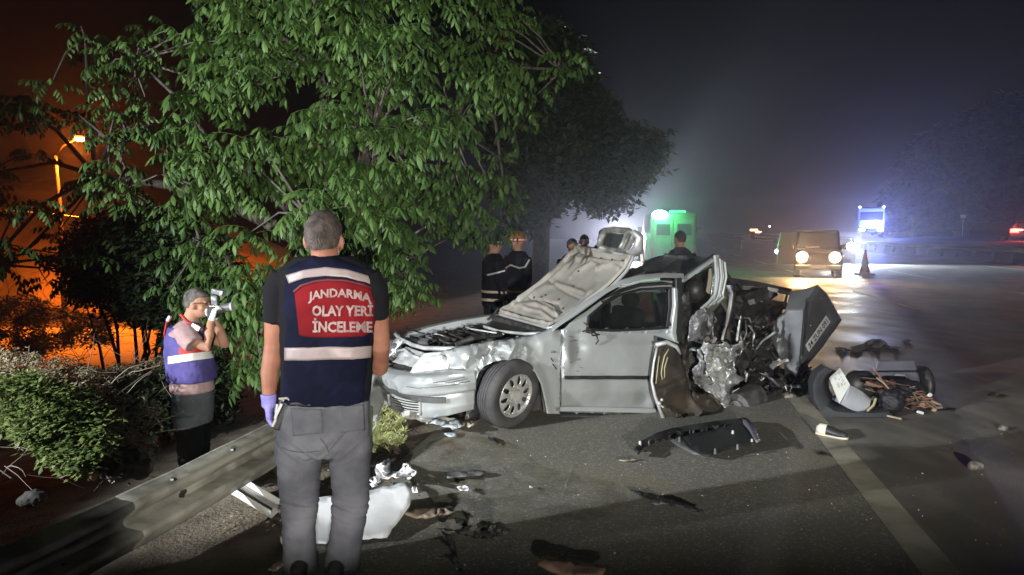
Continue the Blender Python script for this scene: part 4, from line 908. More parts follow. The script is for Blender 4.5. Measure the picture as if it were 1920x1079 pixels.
def head_bits(mb, c, s=1., rot=None, face=True):
    """skull, jaw, neck root, ears and face; local +y is forward; c = centre of the skull"""
    rot = rot or Matrix.Identity(3); T = lambda x, y, z: Vector(c) + rot @ (Vector((x, y, z)) * s)
    mb.ball(T(0, -.008, .015), (.076 * s, .096 * s, .1 * s), 20, rot=rot)
    mb.ball(T(0, .022, -.045), (.06 * s, .068 * s, .075 * s), 18, rot=rot)
    mb.ball(T(0, .05, -.088), (.034 * s, .03 * s, .026 * s), 12, rot=rot)
    for k in (-1, 1):
        mb.ball(T(k * .079, -.004, -.02), (.010 * s, .02 * s, .033 * s), 10, rot=rot @ Matrix.Rotation(k * .35, 3, 'Z'))
        mb.ball(T(k * .082, -.012, -.008), (.007 * s, .015 * s, .016 * s), 8, rot=rot @ Matrix.Rotation(k * .5, 3, 'Z'))
        mb.ball(T(k * .046, .05, -.035), (.024 * s, .022 * s, .026 * s), 10, rot=rot)
        mb.ball(T(k * .03, .078, .012), (.024 * s, .012 * s, .008 * s), 10, rot=rot)
    mb.tube([T(0, .082, .008), T(0, .096, -.018), T(0, .108, -.036), T(0, .092, -.045)], [.010 * s, .012 * s, .015 * s, .012 * s], 10)
    for k in (-1, 1): mb.ball(T(k * .013, .092, -.04), (.01 * s, .012 * s, .008 * s), 8, rot=rot)
    mb.ball(T(0, .084, -.064), (.025 * s, .012 * s, .006 * s), 10, rot=rot); mb.ball(T(0, .082, -.074), (.021 * s, .012 * s, .007 * s), 10, rot=rot)
def eyes(c, s, rot, par, mat=None):
    mb = MB()
    for k in (-1, 1): mb.ball(Vector(c) + rot @ (Vector((k * .031, .079, -.004)) * s), .011 * s, 8)
    obj('eye', mb, mat or M('eye', (.05, .04, .035), .2), par, smooth=True)
def hair_cap(c, s, rot, zc=.0, back=-.07, th=1.06):
    mb = MB(); rings = []; T = lambda x, y, z: Vector(c) + rot @ (Vector((x, y, z)) * s)
    for i in range(15):
        t = i / 14 * math.pi * .72; ring = []
        for j in range(28):
            a = 2 * math.pi * j / 28; x = math.sin(t) * math.cos(a); y = math.sin(t) * math.sin(a); z = math.cos(t)
            lim = zc if y > 0.3 else (zc + (back - zc) * min(1, (.3 - y) / .7))
            k = th + .02 * nz(x * 4, y * 4, z * 4); zz = max(.015 + z * .1 * k, lim)
            r2 = 1.0 if .015 + z * .1 * k >= lim else .965
            ring.append(T(x * .076 * k * r2, -.008 + y * .096 * k * r2, zz))
        rings.append(ring)
    mb.loft(rings, True, True); return mb
def hand(mb, w, d, n, s=1., curl=.5, side=1, spread=.1):
    """w wrist, d direction to the knuckles, n palm normal (the side the fingers close to), side: which side the thumb leaves"""
    w = Vector(w); d = Vector(d).normalized(); n = Vector(n); n = (n - d * n.dot(d)).normalized(); x = d.cross(n) * side
    mb.loft([ering(w + d * t * s, wx_ * s, wy_ * s, 14, e=2.6, axu=x, axv=n) for t, wx_, wy_ in ((-.03, .027, .021), (0, .028, .02), (.03, .037, .018), (.065, .043, .0155), (.09, .041, .0135))])
    for k, (o, ln) in enumerate(((.032, .070), (.011, .079), (-.011, .074), (-.031, .058))):
        p = w + d * .083 * s + x * o * s; a = 0; pts = [p - d * .02 * s]; dd = d + x * (1.5 - k) * spread * .35
        for j, f_ in enumerate((.42, .33, .25)):
            pts.append(p.copy()); a += curl * (.75 if j == 0 else 1.0); p = p + (dd * math.cos(a) + n * math.sin(a)).normalized() * ln * f_ * s
        pts.append(p.copy()); mb.tube(pts, [.0095 * s, .0095 * s, .009 * s, .0083 * s, .0065 * s], 8)
    p = w + d * .025 * s + x * .025 * s; q = p + (d * .6 + x * .75 + n * .35).normalized() * .038 * s; r = q + (d * .85 + x * .25 + n * .5).normalized() * .032 * s; e = r + (d * .8 + n * .7 - x * .1).normalized() * .026 * s
    mb.tube([p - x * .01 * s, p, q, r, e], [.014 * s, .014 * s, .0115 * s, .0105 * s, .008 * s], 9)
def wrinkle(amp, sx=9, sz=22, z=0):
    return lambda c, k: amp * (ridge(c.x * sx + c.y * sx * .6, c.z * sz + c.x * 6, 1, z)) + amp * .5 * nz(c.x * 30, c.z * 30, c.y * 30)
def band(bvh, fn, nu, nv, name, mat, par, dirv=(0, 1, 0), org=-1.5, out=.004, th=.002, cen=None):
    """flat cloth strip laid on a garment: every point is dropped onto the cloth underneath"""
    m_ = MB(); V = [[None] * (nv + 1) for _ in range(nu + 1)]
    for i in range(nu + 1):
        for j in range(nv + 1):
            o_, d_ = fn(i / nu, j / nv); h_ = bvh.ray_cast(Vector(o_), Vector(d_))
            if h_[0] is not None: V[i][j] = h_[0] + h_[1] * out
    idx = {}; vs = []
    for i in range(nu + 1):
        for j in range(nv + 1):
            if V[i][j] is not None: idx[i, j] = len(vs); vs.append(V[i][j])
    fs = []
    for i in range(nu):
        for j in range(nv):
            q = [(i, j), (i + 1, j), (i + 1, j + 1), (i, j + 1)]
            if all(k in idx for k in q) and max((vs[idx[q[a]]] - vs[idx[q[a - 1]]]).length for a in range(4)) < .12: fs.append(tuple(idx[k] for k in q))
    if not fs: return None
    m_.add(vs, fs); o = obj(name, m_, mat, par, smooth=True); return solid(o, th, 0)
def bvh_of(me): return BVHTree.FromPolygons([v.co.copy() for v in me.vertices], [tuple(p.vertices) for p in me.polygons])
# ---------- the man in the vest, seen from behind ----------
D0 = 3.73
def px0(x, y, d=D0): return P(x, y, d)
man = thing('person', P(605, 1086, D0), 'person seen from behind in a dark blue vest with red back panel and grey jeans', 'person')
body = MB(); hc = px0(608, 446, D0 + .02); hrot = RZ(-.08)
head_bits(body, hc, 1.17, hrot)
body.tube([px0(609, 468, D0 + .0), px0(609, 490, D0 + .0), px0(609, 515, D0 + .01)], [.068, .07, .085], 18)
body.loft([ering(px0(609, y, D0), a, b, 20) for y, a, b in ((505, .13, .09), (540, .19, .11), (620, .19, .11), (700, .17, .1), (760, .17, .11), (820, .15, .1))])
armL = [px0(532, 528, D0 + .02), px0(520, 590, D0 + .02), px0(514, 648, D0 + .03), px0(506, 700, D0 - .0), px0(504, 752, D0 - .04)]
armR = [px0(688, 528, D0 + .02), px0(706, 590, D0 + .04), px0(713, 650, D0 + .06), px0(712, 690, D0 + .2), px0(696, 690, D0 + .36)]
body.tube(armL, [.075, .066, .05, .046, .031], 16); body.tube(armR, [.07, .062, .05, .046, .032], 16)
hand(body, armR[-1], (-.7, .6, .05), (0, -.3, -1), 1.0, .7, 1)
wL = armL[-1]; hand(body, wL, (.05, -.02, -1), (1, .15, 0), .95, .6, -1)
for pts in ([(573, 830), (568, 920), (564, 1000), (566, 1070)], [(652, 830), (651, 920), (646, 1000), (640, 1070)]): body.tube([px0(*p) for p in pts], [.08, .055, .05, .04], 12)
bo_ = link('body', remesh(body, .0075, 3), SKIN, man, smooth=True)
hm = hair_cap(hc, 1.17, hrot, .03, -.068, 1.05); me = remesh(hm, .007, 2, lambda c, k: .0025 * nz(c.x * 90, c.y * 90, c.z * 40)); 
rh = random.Random(2); hv = []; hf = []
for pl in me.polygons:
    if rh.random() < .55:
        c_ = pl.center; n_ = pl.normal; dn = (Vector((rh.uniform(-.4, .4), rh.uniform(-.4, .4), -1.0)) - n_ * Vector((0, 0, -1)).dot(n_)).normalized()
        sd = n_.cross(dn) * .0011; q = c_ + dn * rh.uniform(.006, .014) + n_ * rh.uniform(.002, .006); k_ = len(hv); hv += [c_ - sd, c_ + sd, q]; hf.append((k_, k_ + 1, k_ + 2))
link('hair', me, HAIR, man, smooth=True); hs_ = MB(); hs_.add(hv, hf); obj('hair_strands', hs_, HAIR2, man, kind='stuff')
eyes(hc, 1.17, hrot, man)
# trousers
JE = M('grey_jeans', (.125, .125, .14), .9, c2=(.07, .07, .082), vs=4, vdet=9, bump=.0025, bs=240)
matte(JE)
tr = MB()
def hring(xl, xr, y, ry, d=D0, e=2.3, dy=0.):
    a = px0(xl, y, d); b = px0(xr, y, d); c = (a + b) / 2; c.y += dy; return ering(c, (b - a).length / 2, ry, 26, e=e)
tr.loft([hring(526, 691, 742, .115), hring(523, 693, 770, .128), hring(521, 693, 800, .135), hring(521, 692, 825, .13), hring(524, 690, 848, .11)])
tr.loft([hring(521, 611, 815, .112), hring(521, 604, 850, .105), hring(525, 597, 900, .095), hring(530, 593, 945, .085, dy=.01), hring(532, 589, 985, .078, dy=-.005), hring(533, 590, 1030, .072), hring(533, 592, 1062, .07), hring(534, 597, 1090, .07, dy=.01)])
tr.loft([hring(608, 693, 815, .112), hring(617, 693, 850, .105), hring(623, 691, 900, .095), hring(625, 688, 945, .085, dy=.01), hring(623, 683, 985, .078, dy=-.005), hring(614, 676, 1030, .072), hring(611, 671, 1062, .07), hring(607, 671, 1090, .07, dy=.01)])
zk = px0(600, 945).z; zc_ = px0(600, 1065).z; zcr = px0(600, 835).z
def jw(c, k):
    a = .004 * ridge(c.x * 7, c.z * 18 + c.x * 5, 1, 3) + .0025 * ridge(c.x * 15, c.z * 9, 1, 13)
    a += .007 * math.exp(-((c.z - zk) / .1) ** 2) * ridge(c.x * 5 + 1, c.z * 34 + c.x * 8, 1, 5)
    a += .010 * math.exp(-((c.z - zc_) / .06) ** 2) * ridge(c.x * 5, c.z * 42 + c.x * 6, 1, 7)
    cx = -.97; a += .012 * math.exp(-((c.z - zcr) / .07) ** 2) * ridge((c.x - cx) * 4, c.z * 26 - abs(c.x - cx) * 22, 1, 9)
    return a
tme = remesh(tr, .0075, 5, jw); bt = bvh_of(tme); tro = link('jeans', tme, JE, man, smooth=True)
# pockets, yoke seam, belt
def drop(px_, py_): p = px0(px_, py_, 3.0); return p, (p - Vector((0, 0, H))).normalized()
def quad_band(bv, q, nu, nv, name, mat, par, out=.003, th=.002):
    def fn(u, v):
        x = (q[0][0] * (1 - u) + q[1][0] * u) * (1 - v) + (q[3][0] * (1 - u) + q[2][0] * u) * v; y = (q[0][1] * (1 - u) + q[1][1] * u) * (1 - v) + (q[3][1] * (1 - u) + q[2][1] * u) * v
        r = ray(x, y).normalized(); return Vector((0, 0, H)) + r * 2.2, r
    return band(bv, fn, nu, nv, name, mat, par, out=out, th=th)
quad_band(bt, [(546, 766), (604, 768), (606, 812), (550, 818)], 12, 10, 'back_pocket', JE, tro)
quad_band(bt, [(634, 764), (682, 758), (684, 806), (638, 812)], 12, 10, 'back_pocket', JE, tro)
quad_band(bt, [(545, 752), (583, 754), (583, 762), (545, 760)], 8, 3, 'belt', M('dark_belt', (.02, .017, .015), .5), tro, out=.006, th=.006)
for pl in ([(524, 838), (545, 846), (570, 849), (598, 846)], [(600, 822), (612, 836), (616, 850)], [(688, 776), (660, 800), (636, 822), (618, 846)]):
    pts = []
    for x, y in dens(pl, 6, False):
        r = ray(x, y).normalized(); h_ = bt.ray_cast(Vector((0, 0, H)) + r * 2.2, r)
        if h_[0]: pts.append(h_[0] + h_[1] * .0005)
    if len(pts) > 2: m_ = MB(); m_.tube(pts, .003, 5); obj('seam', m_, M('dark_seam', (.06, .06, .07), .9), tro)
# shirt sleeves (black) and vest (navy)
TS = M('black_tshirt', (.009, .009, .011), .9, bump=.001, bs=200)
matte(TS)
sl_ = MB()
sl_.loft([hring(552, 664, 482, .07, e=2), hring(541, 680, 492, .095, e=2), hring(522, 700, 507, .115, e=2.2), hring(515, 708, 530, .12), hring(524, 701, 600, .12), hring(528, 698, 700, .118), hring(528, 692, 756, .112)])
sl_.tube([px0(536, 516), px0(524, 545), px0(522, 575, D0 + .01), px0(521, 603, D0 + .02)], [.072, .08, .077, .072], 18); sl_.tube([px0(685, 518), px0(700, 545, D0 + .01), px0(703, 575, D0 + .03), px0(706, 598, D0 + .04)], [.074, .078, .07, .062], 18)
sl_.loft([hring(584, 634, 478, .062, e=2), hring(578, 642, 490, .075, e=2), hring(570, 650, 500, .08, e=2)])
link('tshirt', remesh(sl_, .009, 4, wrinkle(.003, 5, 14, 2)), TS, man, smooth=True)
NAVY = M('navy_vest_cloth', (.007, .008, .024), .85, c2=(.004, .005, .014), vs=5, bump=.0015, bs=90)
matte(NAVY)
ve = MB(); 
ve.loft([hring(574, 648, 484, .085, e=2), hring(556, 668, 491, .105, e=2), hring(535, 688, 503, .128, e=2.3), hring(532, 699, 520, .138, e=2.5), hring(534, 702, 560, .145, e=2.6), hring(537, 703, 600, .145, e=2.6), hring(538, 698, 640, .142, e=2.6), hring(536, 694, 680, .138, e=2.6), hring(532, 691, 720, .135, e=2.5), hring(528, 690, 742, .13, e=2.5), hring(532, 688, 753, .122, e=2.5)])
def vw(c, k):
    return .005 * ridge(c.x * 4, c.z * 8 + c.x * 6, 1, 4) + .003 * ridge(c.x * 9, c.z * 16 - c.x * 9, 1, 6) + (.006 * math.sin((c.x + c.z * .3) * 60) * max(0, 1 - abs(c.x + .73) / .07) * (c.z > 1.2) * (c.z < 1.5))
vme = remesh(ve, .008, 4, vw); bv = bvh_of(vme); vest = link('vest', vme, NAVY, man, smooth=True)
REFL = M('pinkish_reflective_band', (.30, .235, .235), .5, .1, c2=(.24, .19, .19), vs=6, bump=.001, bs=40)
REDP = M('red_vest_panel', (.17, .009, .013), .85, c2=(.12, .007, .010), vs=5, vdet=6, bump=.001, bs=60)
matte(REDP)
def curve_band(top, bot, n, nv, name, mat, out):
    def fn(u, v):
        x = np.interp(u, [0, 1], [0, 1]); tx, ty = lerpl(top, u); bx, by = lerpl(bot, u); r = ray(tx + (bx - tx) * v, ty + (by - ty) * v).normalized(); return Vector((0, 0, H)) + r * 2.2, r
    return band(bv, fn, n, nv, name, mat, vest, out=out)
curve_band([(537, 517), (570, 507), (610, 502), (650, 506), (690, 518), (706, 529)], [(543, 532), (572, 522), (610, 518), (650, 521), (690, 532), (706, 541)], 40, 5, 'reflective_band', REFL, .005)
curve_band([(535, 652), (580, 652), (620, 650), (660, 651), (702, 648)], [(535, 676), (580, 676), (620, 674), (660, 674), (700, 670)], 40, 5, 'reflective_band', REFL, .005)
curve_band([(553, 548), (566, 537), (590, 529), (615, 526), (650, 528), (680, 535), (698, 543), (706, 555)], [(562, 628), (570, 631), (590, 633), (615, 633), (650, 632), (680, 631), (696, 622), (704, 600)], 40, 18, 'red_panel', REDP, .004)
curve_band([(551, 546), (565, 534), (590, 526), (615, 523), (650, 525), (680, 532), (700, 541)], [(553, 550), (566, 538), (590, 530), (615, 527), (650, 529), (680, 536), (698, 545)], 40, 2, 'panel_piping', M('red_piping', (.09, .01, .015), .7), .008)
LET = M('worn_pink_lettering', (.30, .22, .21), .7, c2=(.19, .11, .11), vs=18, lo=.45, hi=.62)
def lettering(s, x0, x1, yc, hgt, arc=0.):
    me, v = text_mesh(s, .034, 1.0); lo2, hi3 = v.min(0), v.max(0)
    bm = bmesh.new(); bm.from_mesh(me); bmesh.ops.triangulate(bm, faces=bm.faces); 
    for _ in range(2): bmesh.ops.subdivide_edges(bm, edges=[e for e in bm.edges if e.calc_length() > .12], cuts=1); bmesh.ops.triangulate(bm, faces=bm.faces)
    vs = []; ok = True
    for q in bm.verts:
        u = (q.co.x - lo2[0]) / (hi3[0] - lo2[0]); t = (q.co.y - lo2[1]) / (hi3[1] - lo2[1])
        if 'İ' in s: t2 = q.co.y / .73; yy_ = yc + hgt / 2 - hgt * t2
        else: yy_ = yc + hgt / 2 - hgt * t
        x = x0 + (x1 - x0) * u; yy_ += arc * ((u - .45) * 2) ** 2
        if 'İ' in s: yy_ = yc + hgt / 2 - hgt * ((q.co.y - base_) / caph)
        r = ray(x, yy_).normalized(); h_ = bv.ray_cast(Vector((0, 0, H)) + r * 2.2, r); vs.append(h_[0] + h_[1] * .0085 if h_[0] else None)
    bm.verts.index_update(); fs = [tuple(q.index for q in f.verts) for f in bm.faces if all(vs[q.index] is not None for q in f.verts)]
    vs = [q if q is not None else Vector((0, 0, 0)) for q in vs]; used = sorted({i for f in fs for i in f}); mp = {a: b for b, a in enumerate(used)}
    m_ = MB(); m_.add([vs[i] for i in used], [tuple(mp[i] for i in f) for f in fs]); obj('lettering', m_, LET, vest); bm.free()
_m, _v = text_mesh('E', .034, 1.0); base_, caph = float(_v[:, 1].min()), float(_v[:, 1].max() - _v[:, 1].min())
lettering('JANDARMA', 579, 694, 552, 21, 9)
lettering('OLAY YERİ', 586, 697, 583, 20)
lettering('İNCELEME', 587, 696, 613, 20)
# glove, radio and holster
GLV = M('purple_glove', (.22, .20, .52), .55, c2=(.17, .15, .42), vs=14, bump=.001, bs=90)
gl = MB(); hand(gl, wL, (.05, -.02, -1), (1, .15, 0), 1.09, .6, -1); gl.tube([wL + Vector((0, 0, .035)), wL + Vector((0, 0, .01)), wL - Vector((0, 0, .03))], [.04, .037, .036], 14)
me = remesh(gl, .006, 2, lambda c, k: .0015 * ridge(c.x * 20, c.z * 40, 1, 3)); link('glove', me, GLV, man, smooth=True)
cam2 = thing('camera', px0(520, 780, D0 - .05), 'small black camera with a white edge held in a purple glove', 'camera')
mb = MB(); rt = Matrix.Rotation(.45, 3, 'Y') @ Matrix.Rotation(.2, 3, 'Z'); mb.box(px0(529, 778, D0 - .06), (.035, .07, .15), rt); bevel(obj('camera_body', mb, BLK, cam2), .008)
mb = MB(); mb.tube([px0(520, 758, D0 - .1), px0(516, 790, D0 - .1), px0(511, 800, D0 - .1)], .007, 6); mb.box(px0(522, 770, D0 - .1), (.012, .02, .08), rt); obj('camera_edge', mb, GALV2, cam2)
mb = MB(); mb.tube([px0(532, 752, D0 - .1), px0(524, 748, D0 - .11), px0(538, 747, D0 - .11), px0(545, 752, D0 - .1)], .006, 6); obj('strap', mb, M('pale_strap', (.3, .3, .28), .5), cam2)
mb = MB(); mb.hexa([px0(688, 818, D0 - .0), px0(698, 820, D0 - .0), px0(698, 820, D0 + .06), px0(688, 818, D0 + .06), px0(691, 760, D0), px0(700, 762, D0), px0(700, 762, D0 + .06), px0(691, 760, D0 + .06)])
bevel(tag(obj('holster', mb, M('dark_green_cloth', (.02, .035, .015), .8)), 'narrow dark green pouch hanging at the right hip of the jeans', 'pouch'), .006)
for x in (569, 637):
    mb = MB(); c = px0(x, 1082); c.z = 0; rings = []
    for t, hw, hz_ in ((-.12, .03, .05), (-.09, .042, .075), (0, .045, .08), (.08, .05, .06), (.14, .045, .045), (.17, .025, .03)):
        rings.append([c + Vector((math.cos(a) * hw, t, max(0.0, hz_ * (.5 + .5 * math.sin(a)) if math.sin(a) > -.5 else 0) + .004)) for a in np.linspace(0, 2 * math.pi, 13)[:-1]])
    mb.loft(rings); obj('shoe', mb, M('dark_shoe', (.02, .018, .018), .6), man, smooth=50)
# ---------- the photographer standing below the rail ----------
DP = 6.25
def pq(x, y, d=DP): return P(x, y, d)
ph = thing('person', (pq(365, 925).x, DP, zg(pq(365, 925).x, DP)), 'person in glasses and white gloves photographing the wreck from behind the guardrail', 'person')
pb_ = MB(); ch = pq(370, 568); rt = RZ(-math.pi / 2 + .05) @ Matrix.Rotation(-.05, 3, 'X')
head_bits(pb_, ch, 1.08, rt)
pb_.tube([pq(364, 582), pq(358, 598), pq(354, 612)], [.06, .065, .08], 16)
pb_.loft([ering(pq(356, y), a, b, 18) for y, a, b in ((608, .09, .14), (640, .12, .17), (700, .12, .16), (750, .12, .16))])
e1 = pq(388, 652, DP - .22); w1 = pq(396, 602, DP - .1)
pb_.tube([pq(345, 622, DP - .19), pq(362, 640, DP - .24), e1, pq(392, 628, DP - .17), w1], [.062, .056, .046, .042, .03], 14)
e2 = pq(422, 645, DP + .12); w2 = pq(400, 600, DP + .0)
pb_.tube([pq(362, 622, DP + .18), pq(398, 636, DP + .18), e2, pq(412, 620, DP + .06), w2], [.06, .053, .045, .04, .03], 14)
pb_.tube([pq(352, 740, DP - .09), pq(352, 840, DP - .09), (pq(352, 840).x, DP - .08, zg(pq(352, 840).x, DP) + .05)], [.09, .06, .045], 12)
pb_.tube([pq(375, 740, DP + .09), pq(378, 840, DP + .09), (pq(378, 840).x, DP + .08, zg(pq(352, 840).x, DP) + .05)], [.09, .06, .045], 12)
hand(pb_, w1, (.25, .1, 1), (.6, .5, 0), 1.0, .8, 1); hand(pb_, w2, (.15, -.1, 1), (.4, -.6, 0), 1.0, .9, -1)
link('body', remesh(pb_, .0085, 3), SKIN2, ph, smooth=True)
link('hair', remesh(hair_cap(ch, 1.08, rt, .045, -.045, 1.05), .008, 2), HAIRG, ph, smooth=True); eyes(ch, 1.08, rt, ph)
GLW = M('white_glove', (.72, .72, .70), .6, bump=.002, bs=60)
for nm, w_, d_, n_, sd in (('glove', w1, (.25, .1, 1), (.6, .5, 0), 1), ('glove', w2, (.15, -.1, 1), (.4, -.6, 0), -1)):
    g_ = MB(); hand(g_, w_, d_, n_, 1.16, .85, sd); link(nm, remesh(g_, .008, 2), GLW, ph, smooth=True)
MAU = M('mauve_tshirt', (.36, .25, .25), .9, c2=(.3, .2, .2), vs=5, bump=.002, bs=40)
matte(MAU)
ts = MB(); ts.loft([ering(pq(x, y), a, b, 22) for x, y, a, b in ((357, 600, .07, .08), (352, 610, .10, .15), (349, 622, .135, .20), (352, 660, .155, .2), (358, 700, .165, .19), (361, 728, .175, .19), (362, 733, .165, .18))])
ts.tube([pq(344, 620, DP - .2), pq(352, 634, DP - .24), pq(364, 646, DP - .26)], [.085, .085, .078], 16); ts.tube([pq(360, 622, DP + .18), pq(385, 632, DP + .18)], [.08, .075], 14)
link('tshirt', remesh(ts, .01, 4, wrinkle(.006, 4, 10, 3)), MAU, ph, smooth=True)
vv = MB(); vv.loft([ering(pq(x, y), a, b, 26, e=2.3) for x, y, a, b in ((347, 612, .12, .15), (350, 630, .155, .205), (353, 660, .175, .22), (359, 690, .185, .215), (361, 708, .188, .215), (361, 712, .18, .205))])
VP = M('purple_blue_vest', (.10, .085, .26), .7, c2=(.065, .055, .18), vs=6, bump=.002, bs=60)
matte(VP)
vm2 = remesh(vv, .009, 3, wrinkle(.006, 5, 9, 7)); bv2 = bvh_of(vm2); vo_ = link('vest', vm2, VP, ph, smooth=True)
def pband2(x0, x1, ya, yb, name, mat, sl=0., out=.006):
    def fn(u, v):
        x = x0 + (x1 - x0) * u; y = ya + (yb - ya) * v + sl * u; r = ray(x, y).normalized(); return Vector((0, 0, H)) + r * 4.6, r
    band(bv2, fn, 24, 8, name, mat, vo_, out=out)
pband2(316, 404, 669, 683, 'reflective_band', M('white_reflective_band', (.85, .85, .83), .4, .1), -12)
pband2(336, 404, 652, 668, 'red_panel', M('red_vest_cloth', (.48, .035, .03), .7), -4, .004)
mb = MB(); mb.tube([pq(322, 598, DP - .12), pq(313, 605, DP - .1), pq(309, 625, DP - .08), pq(312, 650, DP - .08)], .012, 6, flat=.5); mb.tube([pq(339, 590, DP - .2), pq(350, 602, DP - .2), pq(366, 612, DP - .2)], [.02, .022, .02], 8, flat=.5); obj('vest_trim', mb, M('red_vest_cloth', (.48, .035, .03), .7), vo_, smooth=True)
mb = MB(); mb.tube([pq(314, 602, DP - .13), pq(319, 593, DP - .14)], .014, 6); obj('reflective_patch', mb, M('white_reflective_band', (.85, .85, .83), .4, .1), vo_); mb = MB(); mb.box(pq(367, 614, DP - .22), (.07, .02, .04), Matrix.Rotation(.5, 3, 'Y')); obj('reflective_patch', mb, M('white_reflective_band', (.85, .85, .83), .4, .1), vo_)
tp_ = MB(); DT = M('dark_grey_trousers', (.075, .082, .09), .9, c2=(.055, .06, .065), vs=5, bump=.003, bs=50)
matte(DT)
gzp = zg(pq(360, 925).x, DP)
tp_.loft([ering(pq(362, y), a, b, 22) for y, a, b in ((722, .155, .17), (745, .165, .18), (775, .165, .175), (800, .15, .16))])
for x_, dd in ((356, -.085), (370, .085)):
    rings = [ering(pq(x_, y, DP + dd), a, a * .95, 18) for y, a in ((775, .12), (830, .105), (870, .09))]; q = pq(x_, 870, DP + dd); q.z = gzp + .05; rings.append(ering(q, .08, .085, 18)); tp_.loft(rings)
link('trousers', remesh(tp_, .011, 4, wrinkle(.007, 4, 12, 9)), DT, ph, smooth=True)
mb = MB(); q = pq(358, 900); mb.ball((q.x + .04, DP - .09, gzp + .03), (.14, .05, .045), 12); mb.ball((q.x + .1, DP + .09, gzp + .03), (.14, .05, .045), 12); obj('shoe', mb, M('dark_shoe', (.02, .018, .018), .6), ph, smooth=True)
mb = MB(); gc = ch + rt @ Vector((.034, .094, -.002)); 
for k in (-1, 1): mb.tube([ch + rt @ Vector((k * .032 + .026 * math.cos(a), .098, -.002 + .018 * math.sin(a))) for a in np.linspace(0, 6.28, 13)], .0022, 5)
for k in (-1, 1): mb.tube([ch + rt @ Vector((k * .06, .096, .004)), ch + rt @ Vector((k * .086, .05, .008)), ch + rt @ Vector((k * .088, -.01, .0))], .003, 5)
mb.tube([ch + rt @ Vector((-.008, .1, .0)), ch + rt @ Vector((.008, .1, .0))], .0025, 5); obj('glasses', mb, BLK, ph)
dc = thing('camera', pq(404, 590), 'black camera with a pale flash held up to the face of the person in glasses', 'camera')
mb = MB(); mb.box(pq(400, 586, DP - .04), (.07, .13, .10), .1); bevel(obj('camera_body', mb, BLK, dc), .01)
mb = MB(); mb.tube([pq(408, 582, DP - .04), pq(424, 577, DP - .04), pq(433, 576, DP - .04)], [.034, .036, .038], 16); obj('lens', mb, GRY, dc, smooth=40)
mb = MB(); mb.tube([pq(432.6, 576, DP - .04), pq(436, 575.5, DP - .04)], [.038, .036], 16); obj('lens_rim', mb, GALV2, dc, smooth=40)
mb = MB(); mb.box(pq(403, 563, DP - .04), (.05, .06, .08), .1); mb.box(pq(409, 548, DP - .05), (.10, .06, .045), Matrix.Rotation(.25, 3, 'Y')); bevel(obj('flash', mb, M('pale_flash', (.4, .42, .42), .4, c2=(.12, .12, .13), vs=18, lo=.4, hi=.5), dc), .008)
